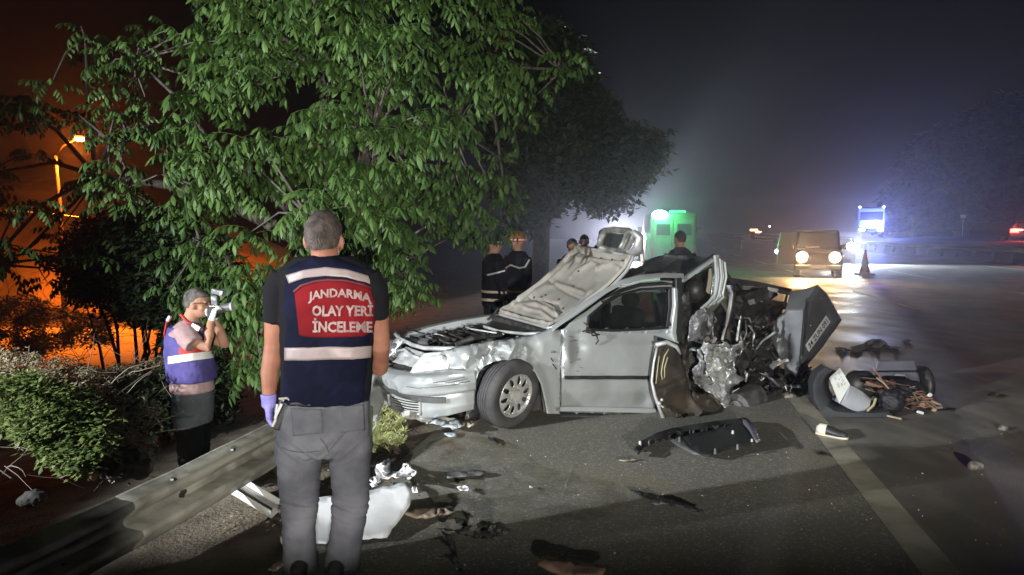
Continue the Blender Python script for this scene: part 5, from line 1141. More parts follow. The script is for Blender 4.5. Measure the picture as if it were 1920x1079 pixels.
# ---------- simple standing people further back ----------
def standing(loc, rz, label, hgt=1.76, suit=(.012, .012, .018), bandc=None, helmet=None, hair=HAIRD, lean=0., arms=0, group='rescue workers behind the wreck', vox=.014, headturn=0, back=None):
    s = hgt / 1.76; t = thing('person', loc, label, 'person', group, rz); b = MB(); V = lambda x, y, z: Vector((x, y + lean * max(0, z - .9), z)) * s
    hr = RZ(headturn) @ Matrix.Rotation(-lean * .6, 3, 'X')
    head_bits(b, V(0, .01, 1.63), s, hr); b.tube([V(0, 0, 1.56), V(0, 0, 1.44)], [.058 * s, .075 * s], 14)
    b.loft([ering(V(0, 0, z), a * s, c * s, 16) for z, a, c in ((1.47, .1, .07), (1.38, .17, .1), (1.0, .15, .1), (.85, .15, .1))])
    hs = []
    for k in (-1, 1):
        el = V(k * .25, .02, 1.12) if not arms else V(k * .24, .06, 1.12); wr = V(k * .26, .06, .88) if not arms else V(k * .12, .3, 1.12)
        b.tube([V(k * .19, 0, 1.40), el, wr], [.05 * s, .042 * s, .028 * s], 12); hs.append((V(k * .19, 0, 1.40), el, wr, k))
        hand(b, wr, (wr - el), (-k, 0, 0) if not arms else (0, 0, -1), s, .5, k); b.tube([V(k * .09, 0, .88), V(k * .1, .02, .48), V(k * .1, 0, .06)], [.08 * s, .055 * s, .04 * s], 12)
    link('body', remesh(b, vox, 2), SKIN2, t, smooth=True, local=True)
    SM = M('suit_%d_%d' % (int(suit[0] * 900), int(suit[2] * 900)), suit, .85, c2=tuple(q * .6 for q in suit), vs=6, bump=.004, bs=40)
    matte(SM)
    c_ = MB(); c_.loft([ering(V(0, 0, z), a * s, c * s, 20) for z, a, c in ((1.5, .08, .075), (1.45, .16, .11), (1.38, .215, .135), (1.1, .2, .145), (.86, .205, .15), (.8, .19, .14))])
    for a_, e_, w_, k in hs: c_.tube([a_, e_, a_.lerp(w_, 0) * 0 + e_.lerp(w_, .92)], [.085 * s, .068 * s, .05 * s], 14)
    jm = remesh(c_, vox, 3, wrinkle(.009, 6, 14, 3)); jk = link('jacket_or_reflection', jm, SM, t, smooth=True, local=True); bb = bvh_of(jm)
    l_ = MB()
    for k in (-1, 1): l_.tube([V(k * .085, 0, .95), V(k * .1, .02, .5), V(k * .1, 0, .08)], [.125 * s, .09 * s, .075 * s], 14)
    link('trousers', remesh(l_, vox, 3, wrinkle(.007, 5, 12, 5)), SM, t, smooth=True, local=True)
    m_ = MB()
    for k in (-1, 1): m_.ball(V(k * .1, .05, .045), (.05 * s, .13 * s, .055 * s), 12)
    obj('boot', m_, BLK, t, smooth=True, local=True)
    if bandc:
        for z, dz in bandc[1:]:
            m_ = MB(); R_ = []
            for j in range(28):
                a = 2 * math.pi * j / 28; d = Vector((math.cos(a), math.sin(a), 0)); hit = []
                for q in (z + dz, z):
                    o_ = V(0, 0, q); h_ = bb.ray_cast(o_ + d * .45, -d, .6); hit.append((h_[0] if h_[0] else o_ + d * .2) + d * .006)
                R_.append(hit)
            R_.append(R_[0]); m_.loft(R_, False, False); obj('reflective_band', m_, bandc[0], jk, smooth=True, local=True)
    if helmet:
        m_ = MB(); c = V(0, .0, 1.655); 
        for i in range(1): m_.loft([[c + hr @ (Vector((math.cos(a) * .105 * r_, -.005 + math.sin(a) * .13 * r_, z_)) * s) for a in np.linspace(0, 6.283, 25)[:-1]] for r_, z_ in ((1.12, -.03), (1.05, .0), (1.02, .04), (.88, .085), (.6, .115), (.2, .128))])
        hl = obj('helmet', m_, helmet, t, smooth=50, local=True)
        m_ = MB(); m_.tube([c + hr @ (Vector((math.cos(a) * .112, -.005 + math.sin(a) * .137, .0)) * s) for a in np.linspace(0, 6.283, 25)], .008 * s, 6); obj('helmet_trim', m_, M('white_trim', (.7, .7, .68), .4), hl, smooth=True, local=True)
    else:
        link('hair', remesh(hair_cap(V(0, .01, 1.63), s, hr, .03, -.06, 1.06), .01, 2), hair, t, smooth=True, local=True)
    return t, bb, jk
WB = M('white_fire_band', (.75, .75, .72), .4, .2); YB = M('sandy_fire_band', (.45, .4, .3), .5)
def atpx(x, d, z=0): p = P(x, 435, d); return (p.x, d, z)
t, bb, jk = standing(atpx(925, 9.6), RZ(0) and -1.2, 'firefighter in a black coat and pale rimmed helmet nearest the open hood', 1.72, bandc=(YB, (.88, .035), (.99, .03)), helmet=M('dark_helmet', (.03, .03, .03), .35, coat=.5), headturn=-.3)
m_ = MB(); m_.tube([V_ for V_ in [(bb.ray_cast(Vector((.6, y, z)), Vector((-1, 0, 0)))[0] or Vector((.25, y, z))) + Vector((.006, 0, 0)) for y, z in ((-.12, 1.2), (-.04, 1.235), (.05, 1.26))]], .02, 6, flat=.6); obj('white_stripe', m_, WB, jk, local=True)
t, bb, jk = standing(atpx(971, 10.6), 2.2, 'firefighter in a helmet tinted by painted orange light behind the one in the black coat', 1.74, bandc=(YB, (.9, .03)), helmet=M('orange_lit_helmet', (.3, .05, .02), .5), headturn=.2)  # orange light on this helmet is painted into its colour
m_ = MB(); rz_ = -2.2
for pl in ([(-.2, 1.2), (-.1, 1.28), (.02, 1.24)], [(.02, 1.24), (.1, 1.26), (.16, 1.36)]):
    pts = []
    for x, z in pl:
        o_ = Vector((0, -1, 0)); o_.rotate(Matrix.Rotation(-2.2, 3, 'Z')); sd_ = Vector((1, 0, 0)); sd_.rotate(Matrix.Rotation(-2.2, 3, 'Z'))
        st_ = o_ * .8 + sd_ * x + Vector((0, 0, z)); h_ = bb.ray_cast(st_, -o_); pts.append((h_[0] if h_[0] else st_ - o_ * .6) + o_ * .01)
    m_.tube(pts, .022, 6, flat=.6)
obj('white_stripe', m_, WB, jk, local=True)
standing(atpx(1073, 11.5), -2.6, 'bare headed person with a pale forehead just behind the raised hood', 1.66, suit=(.01, .01, .012), headturn=.3, hair=HAIRG)
standing(atpx(1096, 12.5), 2.7, 'taller dark haired person facing the pale forehead behind the raised hood', 1.72, suit=(.01, .01, .012), headturn=.4)
standing(atpx(1131, 14.0), .6, 'person with only a black head showing behind the torn grille frame', 1.82, suit=(.01, .01, .012))
standing(atpx(1276, 11.0), .5, 'dark figure standing behind the crushed roof in front of the green lit ambulance', 1.78, suit=(.01, .01, .02))
# ================= trees and plants =================
def leafmat(name, c, c2, tr=.25, rough=.5):
    m = bpy.data.materials.new(name); m.use_nodes = True; t = m.node_tree; N = t.nodes.new; L = t.links.new; b = t.nodes['Principled BSDF']
    geo = N('ShaderNodeNewGeometry'); tc = N('ShaderNodeTexCoord'); n = N('ShaderNodeTexNoise'); n.inputs['Scale'].default_value = 2.2; L(tc.outputs['Object'], n.inputs[0])
    ad = N('ShaderNodeMath'); ad.operation = 'ADD'; L(geo.outputs['Random Per Island'], ad.inputs[0]); L(n.outputs[0], ad.inputs[1])
    mr = N('ShaderNodeMapRange'); mr.inputs[1].default_value = .3; mr.inputs[2].default_value = 1.4; L(ad.outputs[0], mr.inputs[0])
    x = N('ShaderNodeMix'); x.data_type = 'RGBA'; x.inputs[6].default_value = (*c, 1); x.inputs[7].default_value = (*c2, 1); L(mr.outputs[0], x.inputs[0]); L(x.outputs[2], b.inputs['Base Color'])
    b.inputs['Roughness'].default_value = rough; b.inputs['Specular IOR Level'].default_value = .22
    tl = N('ShaderNodeBsdfTranslucent'); L(x.outputs[2], tl.inputs[0]); ms = N('ShaderNodeMixShader'); ms.inputs[0].default_value = tr
    L(b.outputs[0], ms.inputs[1]); L(tl.outputs[0], ms.inputs[2]); L(ms.outputs[0], t.nodes['Material Output'].inputs[0]); return m
LEAF = leafmat('walnut_leaf', (.014, .036, .008), (.072, .13, .032), .12)
BARK = M('bark', (.06, .05, .04), .9, c2=(.10, .085, .07), vs=12, vdet=8, bump=.02, bs=25)
def leaflet(base, d, dn, ln, wd, rr):
    """one drooping folded leaflet; d direction, dn surface up"""
    d = d.normalized(); x = d.cross(dn).normalized(); n = x.cross(d); vs = []; rows = ((0, .0), (.18, .7), (.45, 1.0), (.75, .62), (1, 0)); q = base.copy(); dr = d.copy()
    pts = []
    for i, (t, w_) in enumerate(rows):
        if i: q = q + dr * ln * (t - rows[i - 1][0]); dr = (dr + Vector((0, 0, -.28 * rr))).normalized()
        pts.append((q.copy(), w_))
    vs = [pts[0][0]]
    for q, w_ in pts[1:4]: vs += [q - x * wd * w_ / 2 - n * wd * .16, q + n * 0, q + x * wd * w_ / 2 - n * wd * .16]
    vs.append(pts[4][0])
    return vs, [(0, 1, 2), (0, 2, 3), (1, 4, 5, 2), (2, 5, 6, 3), (4, 7, 8, 5), (5, 8, 9, 6), (7, 10, 8), (8, 10, 9)]
protos = []
rl = random.Random(21)
for k in range(8):
    m_ = MB(); np_ = rl.choice((3, 3, 4)); L_ = .30 + .05 * np_ * .3; pts = []
    p = Vector((0, 0, 0)); d = Vector((1, 0, .15)).normalized()
    for i in range(np_ * 2 + 2): pts.append(p.copy()); p = p + d * L_ / (np_ * 2 + 1); d = (d + Vector((0, 0, -.09))).normalized()
    m_.tube(pts, [.004] * len(pts), 3, cap=False)
    for i in range(np_):
        b = pts[2 + i * 2 if 2 + i * 2 < len(pts) else -1]
        for sgn in (-1, 1):
            v_, f_ = leaflet(b, Vector((.45 + rl.uniform(-.15, .15), sgn * .75, -.75 + rl.uniform(-.3, .2))), Vector((-.2, sgn * .35, 1)), rl.uniform(.12, .165), rl.uniform(.052, .068), 1); m_.add(v_, f_)
    v_, f_ = leaflet(pts[-1], Vector((.7, rl.uniform(-.2, .2), -.75)), Vector((.5, 0, 1)), rl.uniform(.14, .18), .058, 1); m_.add(v_, f_)
    protos.append((np.array(m_.v, 'f'), m_.f, m_))
pmesh = []
for v, f, m_ in protos: me = mesh(m_); me.materials.append(LEAF); pmesh.append(me)
def bake(insts, pr):
    """insts: list of (proto index, 4x4); returns one mesh"""
    V = []; LT = []; LS = []; o = 0
    cache = [(np.concatenate([p[0], np.ones((len(p[0]), 1), 'f')], 1), np.array([i for f in p[1] for i in f], 'i'), np.array([len(f) for f in p[1]], 'i')) for p in pr]
    for k, m in insts:
        v, li, lt = cache[k]; V.append((v @ np.array(m, 'f').T)[:, :3]); LS.append(li + o); LT.append(lt); o += len(v)
    V = np.concatenate(V); L2 = np.concatenate(LS); T2 = np.concatenate(LT); me = bpy.data.meshes.new('m')
    me.vertices.add(len(V)); me.vertices.foreach_set('co', V.ravel()); me.loops.add(len(L2)); me.loops.foreach_set('vertex_index', L2)
    me.polygons.add(len(T2)); st = np.zeros(len(T2), 'i'); st[1:] = np.cumsum(T2)[:-1]; me.polygons.foreach_set('loop_start', st); me.polygons.foreach_set('loop_total', T2); me.update(calc_edges=True); return me
def leafmtx(p, az, pitch, roll, s):
    return Matrix.Translation(p) @ Matrix.Rotation(az, 4, 'Z') @ Matrix.Rotation(-pitch, 4, 'Y') @ Matrix.Rotation(roll, 4, 'X') @ Matrix.Scale(s, 4)
CROWN = [(-60, 215), (30, 195), (60, 205), (90, 165), (135, 155), (120, 100), (165, 72), (230, 85), (290, 60), (350, 35), (372, -60), (372, -330), (940, -330), (962, 0), (985, 40), (960, 100), (985, 140), (1030, 110), (1055, 78), (1085, 92), (1072, 150), (1040, 185), (985, 200), (965, 260), (945, 320), (968, 395), (945, 440), (900, 462), (868, 450), (838, 490), (835, 540), (790, 588), (745, 600), (730, 560), (700, 560), (660, 640), (560, 700), (520, 740), (490, 740), (450, 760), (425, 700), (430, 620), (405, 590), (360, 540), (320, 560), (302, 535), (340, 480), (330, 440), (270, 400), (215, 380), (190, 430), (200, 470), (165, 545), (105, 565), (75, 530), (110, 480), (60, 470), (20, 515), (-60, 500)]
GAPS = [[(560, 20), (640, 10), (650, 60), (570, 70)], [(690, 180), (760, 170), (770, 220), (700, 225)], [(300, 330), (370, 300), (380, 360), (310, 380)], [(840, 60), (900, 50), (900, 110), (850, 115)], [(740, 380), (800, 370), (810, 410), (745, 415)], [(380, 600), (420, 600), (450, 740), (400, 740)], [(250, 300), (330, 300), (330, 420), (260, 400)], [(0,240),(60,250),(60,300),(0,310)], [(450, 160), (540, 150), (570, 200), (560, 245), (470, 260), (420, 220)], [(215, 260), (330, 250), (340, 310), (230, 330)], [(380, 395), (470, 370), (560, 360), (590, 385), (480, 410)], [(0, 300), (110, 285), (130, 350), (60, 390), (0, 350)], [(330, 640), (420, 760), (400, 800), (300, 700)], [(180, 190), (250, 150), (340, 110), (350, 160), (230, 200)], [(620, 500), (700, 480), (720, 540), (640, 560)], [(880, 250), (930, 230), (930, 300), (880, 310)], [(40, 230), (95, 240), (90, 290), (40, 280)],[(110,280),(160,250),(180,300),(170,370),(120,400)]]
trunk_base = Vector((-2.3, 9.6, zg(-2.3, 9.6)))
tree = thing('walnut_tree', trunk_base, 'large leafy tree with drooping green leaves lit from the front, filling the upper left', 'tree')
fork = trunk_base + Vector((.1, -.1, 1.7))
tiers = []
rl = random.Random(33); tries = 0
def tier_ok(x, y, sp):
    return all(math.hypot((x - a) / 1.25, y - b) > sp for a, b, *_ in tiers)
for sp, need in ((33, 700),):
    while len(tiers) < need and tries < 14000:
        tries += 1; x, y = rl.uniform(-60, 1080), rl.uniform(-330, 745)
        if not inpoly(x, y + 8, CROWN) or any(inpoly(x, y, g) for g in GAPS): continue
        if nz(x, y * 1.5, 5, .0105) + .45 * nz(x, y * 1.6, 8, .028) < .03 and y > -60: continue
        left = x < 330; spp = sp * (1.15 if left else 1.0)
        if not tier_ok(x, y, spp * rl.uniform(.55, 1)): continue
        e = min(segd(x, y, CROWN + [CROWN[0]]), 160) / 160
        d = 9.2 - 2.1 * math.sqrt(e) + rl.uniform(-.5, .7)
        if y > 420: d = max(d, 6.95)
        if x < 330: d = 8.2 + rl.uniform(-.8, .8)
        if 290 < x < 470 and y > 500: d = max(d, 7.15)
        tiers.append((x, y, d))
insts = []
for x, y, d in tiers:
    c = P(x, y, d); edge_ = x > 930 or x < 330
    n = rl.randint(9, 14) if not edge_ else rl.randint(6, 9); rad = rl.uniform(.62, 1.0) * (.8 if edge_ else 1)
    az0 = rl.uniform(0, 6.28)
    for k in range(n):
        az = az0 + 6.283 * k / n + rl.uniform(-.25, .25)
        if math.sin(az) > .55 and rl.random() < .6: az = -az      # most sprays reach towards the open side
        r0 = rl.uniform(.0, .16) * rad; p = c + Vector((math.cos(az) * r0, math.sin(az) * r0, rl.uniform(-.05, .08)))
        insts.append((rl.randrange(8), leafmtx(p, az, rl.uniform(-.75, .35), rl.uniform(-.3, .3), rad * rl.uniform(.8, 1.05)), d + rl.random() * .3))
# deeper, sparser layer inside the crown
inner = []
for _ in range(900):
    x, y = rl.uniform(350, 1000), rl.uniform(-330, 600)
    if not inpoly(x, y, CROWN) or any(inpoly(x, y, g) for g in GAPS): continue
    if nz(x, y * 1.5, 5, .0105) + .45 * nz(x, y * 1.6, 8, .028) < .06: continue
    inner.append((rl.randrange(8), leafmtx(P(x, y, rl.uniform(9.8, 12)), rl.uniform(0, 6.28), rl.uniform(-.6, .4), rl.uniform(-.4, .4), rl.uniform(.8, 1.1))))
insts.sort(key=lambda q: q[2])
vis = [q for q in insts if 0 < pix(Vector(q[1].translation))[0] < 1100 and 10 < pix(Vector(q[1].translation))[1] < 760]
big = vis[:290]; bs_ = set(id(q) for q in big); rest = [q for q in insts if id(q) not in bs_]
crown = link('crown', bake([(q[0], q[1]) for q in rest] + inner, protos), LEAF, tree, kind='stuff')
for k, m, _d in big:
    o = bpy.data.objects.new('leaf', pmesh[k]); col.objects.link(o); o.parent = crown; o.matrix_local = Matrix.Translation(-worldloc(crown)) @ m
tk = MB(); tk.tube([trunk_base - Vector((0, 0, .3)), trunk_base + Vector((.02, 0, .6)), trunk_base + Vector((.1, -.05, 1.4)), fork], [.26, .21, .18, .17], 14)
obj('trunk', tk, BARK, tree, smooth=True)
limbs = MB(); 
lt = rl.sample(tiers, 90); hubs = []
for hx, hy, hd in ((180, 330, 8.8), (420, 300, 8.6), (600, 80, 8.8), (760, 250, 8.9), (640, 420, 8.4), (900, 160, 9.4), (470, 560, 8.2), (780, 480, 8.9), (560, -150, 9), (800, -120, 9.2)):
    hp = P(hx, hy, hd); mid = fork.lerp(hp, .5) + Vector((rl.uniform(-.2, .2), .2, .25)); limbs.tube([fork - Vector((0, 0, .1)), fork.lerp(mid, .5) + Vector((0, 0, .1)), mid, mid.lerp(hp, .5) + Vector((0, 0, .08)), hp], [.12, .1, .075, .05, .03], 8); hubs.append(hp)
main = list(hubs)
for (x, y, d) in rl.sample(tiers, min(34, len(tiers))):
    c = P(x, y, d + .25); hp = min(main, key=lambda q: (q - c).length); mid = hp.lerp(c, .5) + Vector((rl.uniform(-.15, .15), .1, .15)); limbs.tube([hp, mid, c], [.03, .022, .012], 6); hubs.append(c)
obj('limb', limbs, BARK, tree, smooth=True)
tw = MB()
for x, y, d in tiers:
    c = P(x, y, d); hp = min(hubs, key=lambda q: (q - c).length)
    if (hp - c).length > 1.6: hp = c + (hp - c).normalized() * 1.0
    mid = hp.lerp(c, .55) + Vector((rl.uniform(-.1, .1), rl.uniform(0, .15), rl.uniform(.0, .15))); tw.tube([hp, mid, c + Vector((0, 0, .0))], [.018, .011, .005], 4, cap=False)
obj('twig', tw, BARK, tree, smooth=True, kind='stuff')
# ---- darker trees further back ----
def lf_proto(n, ln, wd, seed, droop=.4):
    r_ = random.Random(seed); out = []
    for _ in range(5):
        m_ = MB()
        for k in range(n):
            a = r_.uniform(0, 6.28); b = Vector((r_.uniform(-1, 1), r_.uniform(-1, 1), r_.uniform(-.7, .7))) * ln * 1.3
            d = Vector((math.cos(a), math.sin(a), r_.uniform(-droop - .5, .3))).normalized(); x = d.cross(Vector((0, 0, 1))).normalized(); L_ = ln * r_.uniform(.7, 1.2); w_ = wd * r_.uniform(.7, 1.1); nn = x.cross(d)
            m_.add([b, b + d * L_ * .45 - x * w_ / 2 - nn * w_ * .2, b + d * L_, b + d * L_ * .45 + x * w_ / 2 - nn * w_ * .2], [(0, 1, 2), (0, 2, 3)])
        out.append((np.array(m_.v, 'f'), m_.f, m_))
    return out
small = lf_proto(9, .16, .07, 4); tiny = lf_proto(12, .055, .03, 6); mini = lf_proto(10, .4, .22, 9)
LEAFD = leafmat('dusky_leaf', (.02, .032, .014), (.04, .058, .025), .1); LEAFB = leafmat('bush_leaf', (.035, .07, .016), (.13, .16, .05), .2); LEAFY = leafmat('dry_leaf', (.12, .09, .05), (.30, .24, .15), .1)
def cloud(name, polys, mat, proto, par, s=1., seed=1, sink=0.):
    r_ = random.Random(seed); ins = []
    for poly, d0, d1, cnt in polys:
        xs = [p[0] for p in poly]; ys_ = [p[1] for p in poly]; n = 0
        cl = []
        while n < cnt:
            x, y = r_.uniform(min(xs), max(xs)), r_.uniform(min(ys_), max(ys_))
            if not inpoly(x, y, poly): continue
            n += 1
            if nz(x, y, 3, .035) + .6 * nz(x, y, 6, .11) < -.1: continue
            ins.append((r_.randrange(5), leafmtx(P(x, y, r_.uniform(d0, d1)), r_.uniform(0, 6.28), r_.uniform(-.5, .5), 0, s * r_.uniform(.7, 1.2))))
    return link(name, bake(ins, proto), mat, par, kind='stuff')
tb = Vector((atpx(1010, 21)[0], 21, 0)); t2 = thing('broadleaf_tree', tb, 'dark tree behind the leafy one, its ragged branch tips hanging over the white glow', 'tree')
cr2 = [(930, 60), (1010, 30), (1080, 80), (1110, 150), (1150, 210), (1195, 245), (1225, 262), (1230, 285), (1205, 310), (1180, 325), (1160, 345), (1140, 370), (1110, 380), (1080, 350), (1050, 380), (1000, 420), (960, 430), (920, 300)]
cloud('crown', [(cr2, 17, 23, 7000), ([(1170, 230), (1240, 250), (1245, 300), (1205, 340), (1160, 390), (1105, 390), (1100, 330)], 17.5, 20, 700)], LEAFD, small, t2, 1.5, 3)
mb = MB(); tp0 = P(1010, 300, 21); mb.tube([tb - Vector((0, 0, .3)), tb + Vector((.1, 0, 2)), tp0], [.3, .22, .12], 10)
for q in ((1100, 250), (1180, 300), (1050, 150), (960, 200), (1220, 270), (1140, 370)): mb.tube([tb + Vector((.1, 0, 2)), (tb + Vector((.1, 0, 2))).lerp(P(*q, 20), .5) + Vector((0, 0, .4)), P(*q, 20)], [.12, .07, .02], 6)
obj('trunk', mb, BARK, t2, smooth=True)
# dark shrub mass behind the photographer
sb = Vector((P(240, 600, 9.5).x, 9.5, zg(P(240, 600, 9.5).x, 9.5))); t3 = thing('dark_shrub', sb, 'tall dark unlit shrub behind the photographer against the orange ground', 'shrub')
cloud('crown', [([(150, 420), (240, 390), (330, 400), (420, 450), (440, 560), (430, 700), (420, 790), (330, 790), (320, 720), (312, 610), (260, 600), (215, 590), (180, 570), (130, 540), (110, 490)], 8.6, 10.5, 6500), ([(210, 715), (330, 700), (330, 800), (200, 790)], 8, 9, 900)], LEAFD, tiny, t3, 2.0, 5)
mb = MB()
for k in range(9):
    a = rl.uniform(0, 6.28); q = P(rl.uniform(150, 400), rl.uniform(430, 560), 9.5 + rl.uniform(-.5, .5)); mb.tube([sb + Vector((math.cos(a) * .3, math.sin(a) * .3, -.1)), sb.lerp(q, .5) + Vector((rl.uniform(-.2, .2), 0, .2)), q], [.03, .02, .006], 5)
obj('stem', mb, BARK, t3, smooth=True, kind='stuff')
# leafy bush at the lower left
bb_ = Gt(110, 860); bu = thing('leafy_bush', bb_, 'green small leaved bush at the lower left behind the guardrail', 'bush')
cloud('crown', [([(-20, 720), (30, 700), (90, 725), (150, 740), (190, 770), (212, 810), (190, 850), (140, 880), (110, 860), (60, 800), (20, 800), (-20, 790)], 4.6, 5.6, 1900), ([(20, 770), (100, 770), (190, 800), (205, 840), (170, 870), (140, 885), (90, 850), (40, 810)], 4.5, 5.0, 900)], LEAFB, tiny, bu, 1.0, 7)
dr_ = thing('dry_bramble', Gt(190, 800), 'dry tangled bramble with pale leaves behind the bright green bush', 'bramble')
cloud('leaves', [([(-20, 655), (80, 665), (200, 700), (215, 740), (160, 760), (60, 720), (-20, 720)], 5.2, 6.0, 420), ([(180, 760), (240, 740), (300, 760), (290, 860), (220, 900), (190, 880)], 5, 5.6, 220), ([(60, 690), (215, 740), (205, 760), (60, 730)], 5, 5.4, 200)], LEAFY, tiny, dr_, .7, 8)
tw = MB(); r_ = random.Random(4)
def twigs(mbx, x0, y0, x1, y1, d0, d1, cnt, ln, r_, rad=.006):
    for k in range(cnt):
        p = P(r_.uniform(x0, x1), r_.uniform(y0, y1), r_.uniform(d0, d1)); v = Vector((r_.uniform(-1, 1), r_.uniform(-.4, .4), r_.uniform(-.3, .9))).normalized() * ln * r_.uniform(.3, 1); pts = [p]
        for j in range(4): p = p + v * .3; v = (v + Vector((r_.uniform(-.5, .5), r_.uniform(-.3, .3), r_.uniform(-.6, .3))) * ln * .5); pts.append(p)
        mbx.tube(pts, [rad, rad * .9, rad * .7, rad * .5, rad * .3], 4, cap=False)
twigs(tw, 0, 690, 240, 900, 5, 5.8, 70, .4, r_, .004); twigs(tw, 200, 740, 280, 860, 5, 5.5, 25, .3, r_, .004)
tw.tube([P(60, 700, 5.2), P(110, 725, 5.2), P(140, 745, 5.1)], .006, 5); obj('twig', tw, M('pale_twig', (.22, .18, .14), .8), dr_, kind='stuff')
# orange lit scrub beyond the service road
sc2 = thing('scrub', Gt(90, 640), 'low scrub glowing orange under the street lamp at the far left', 'scrub')
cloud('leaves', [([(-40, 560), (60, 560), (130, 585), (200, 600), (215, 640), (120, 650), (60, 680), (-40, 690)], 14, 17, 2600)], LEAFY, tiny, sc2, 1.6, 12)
mb = MB(); twigs(mb, -30, 580, 200, 650, 14, 16, 80, 1.2, r_, .008); obj('twig', mb, M('pale_twig', (.22, .18, .14), .8), sc2, kind='stuff')
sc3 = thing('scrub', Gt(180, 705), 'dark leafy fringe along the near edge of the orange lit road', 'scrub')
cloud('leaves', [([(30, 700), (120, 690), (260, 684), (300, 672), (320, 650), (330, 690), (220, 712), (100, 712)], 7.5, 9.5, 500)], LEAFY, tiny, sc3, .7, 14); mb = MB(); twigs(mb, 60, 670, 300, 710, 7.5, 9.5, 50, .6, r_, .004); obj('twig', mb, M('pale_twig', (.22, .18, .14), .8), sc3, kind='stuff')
# stones below the rail
for x, y, r0, lb in ((60, 935, .08, 'dark grey stone under the leafy bush at the far left'), (235, 870, .16, 'smaller grey stone right of the green bush'), (176, 868, .09, 'narrow tan stone standing below the green bush')):
    p = P(x, y, 4.9); mb = MB(); mb.ball(p, (r0 * (.5 if 'narrow' in lb else 1.2), r0, r0 * (1.4 if 'narrow' in lb else .8)), 14); me = remesh(mb, .014, 0, lambda c, k: .55 * r0 * (noise.voronoi(c / r0 * .9)[0][1] - .8) + .12 * r0 * nz(c.x / r0 * 3, c.y / r0 * 3, c.z / r0 * 3))
    tag(link('stone', me, M('tan_stone' if 'tan' in lb else 'grey_stone', (.3, .2, .13) if 'tan' in lb else (.04, .038, .034), .9, c2=(.2, .14, .1) if 'tan' in lb else (.025, .024, .022), vs=8, bump=.01, bs=20), smooth=True), lb, 'stone')
# grass and litter by the bumper
gp = MB(); r_ = random.Random(3)
gpoly = [(700, 760), (735, 752), (752, 775), (768, 800), (745, 835), (700, 845), (675, 842), (680, 800)]
n = 0
while n < 3000:
    x, y = r_.uniform(670, 770), r_.uniform(750, 846)
    if not inpoly(x + 14 * nz(x, y, 1, .12), y + 12 * nz(x, y, 5, .12), gpoly) or nz(x, y, 2, .07) < -.22: continue
    n += 1; p = Gt(x, y + 6); a = r_.uniform(0, 6.28); h_ = r_.uniform(.015, .05) * (1.6 if r_.random() < .15 else 1); q = Vector((math.cos(a), math.sin(a), 0)); l_ = Vector((r_.uniform(-.03, .03), r_.uniform(-.03, .03), 0))
    gp.add([p - q * .0025, p + q * .0025, p + l_ * .5 + q * .002 + Vector((0, 0, h_ * .6)), p + l_ * 1.6 + Vector((0, 0, h_))], [(0, 1, 2), (0, 2, 3)])
GRS = leafmat('grass_blade', (.22, .27, .08), (.55, .56, .28), .2)
obj('grass', gp, GRS, kind='stuff')
# leaf litter
gl_ = MB(); 
for k in range(900):
    x, y = r_.uniform(400, 780), r_.uniform(800, 1000); p = Gt(x, y)
    e = XL(p.y) - 3.3 - p.x
    if e < -.12 or e > .75 or p.y < 3.6: continue
    a = r_.uniform(0, 6.28); d = Vector((math.cos(a), math.sin(a), r_.uniform(-.2, .5))) * r_.uniform(.012, .03); x_ = d.cross(Vector((0, 0, 1))) * .5; p.z += .012
    gl_.add([p, p + d * .5 + x_, p + d, p + d * .5 - x_], [(0, 1, 2, 3)])
obj('leaf_litter', gl_, leafmat('litter', (.2, .12, .06), (.45, .33, .2), .0), kind='stuff')
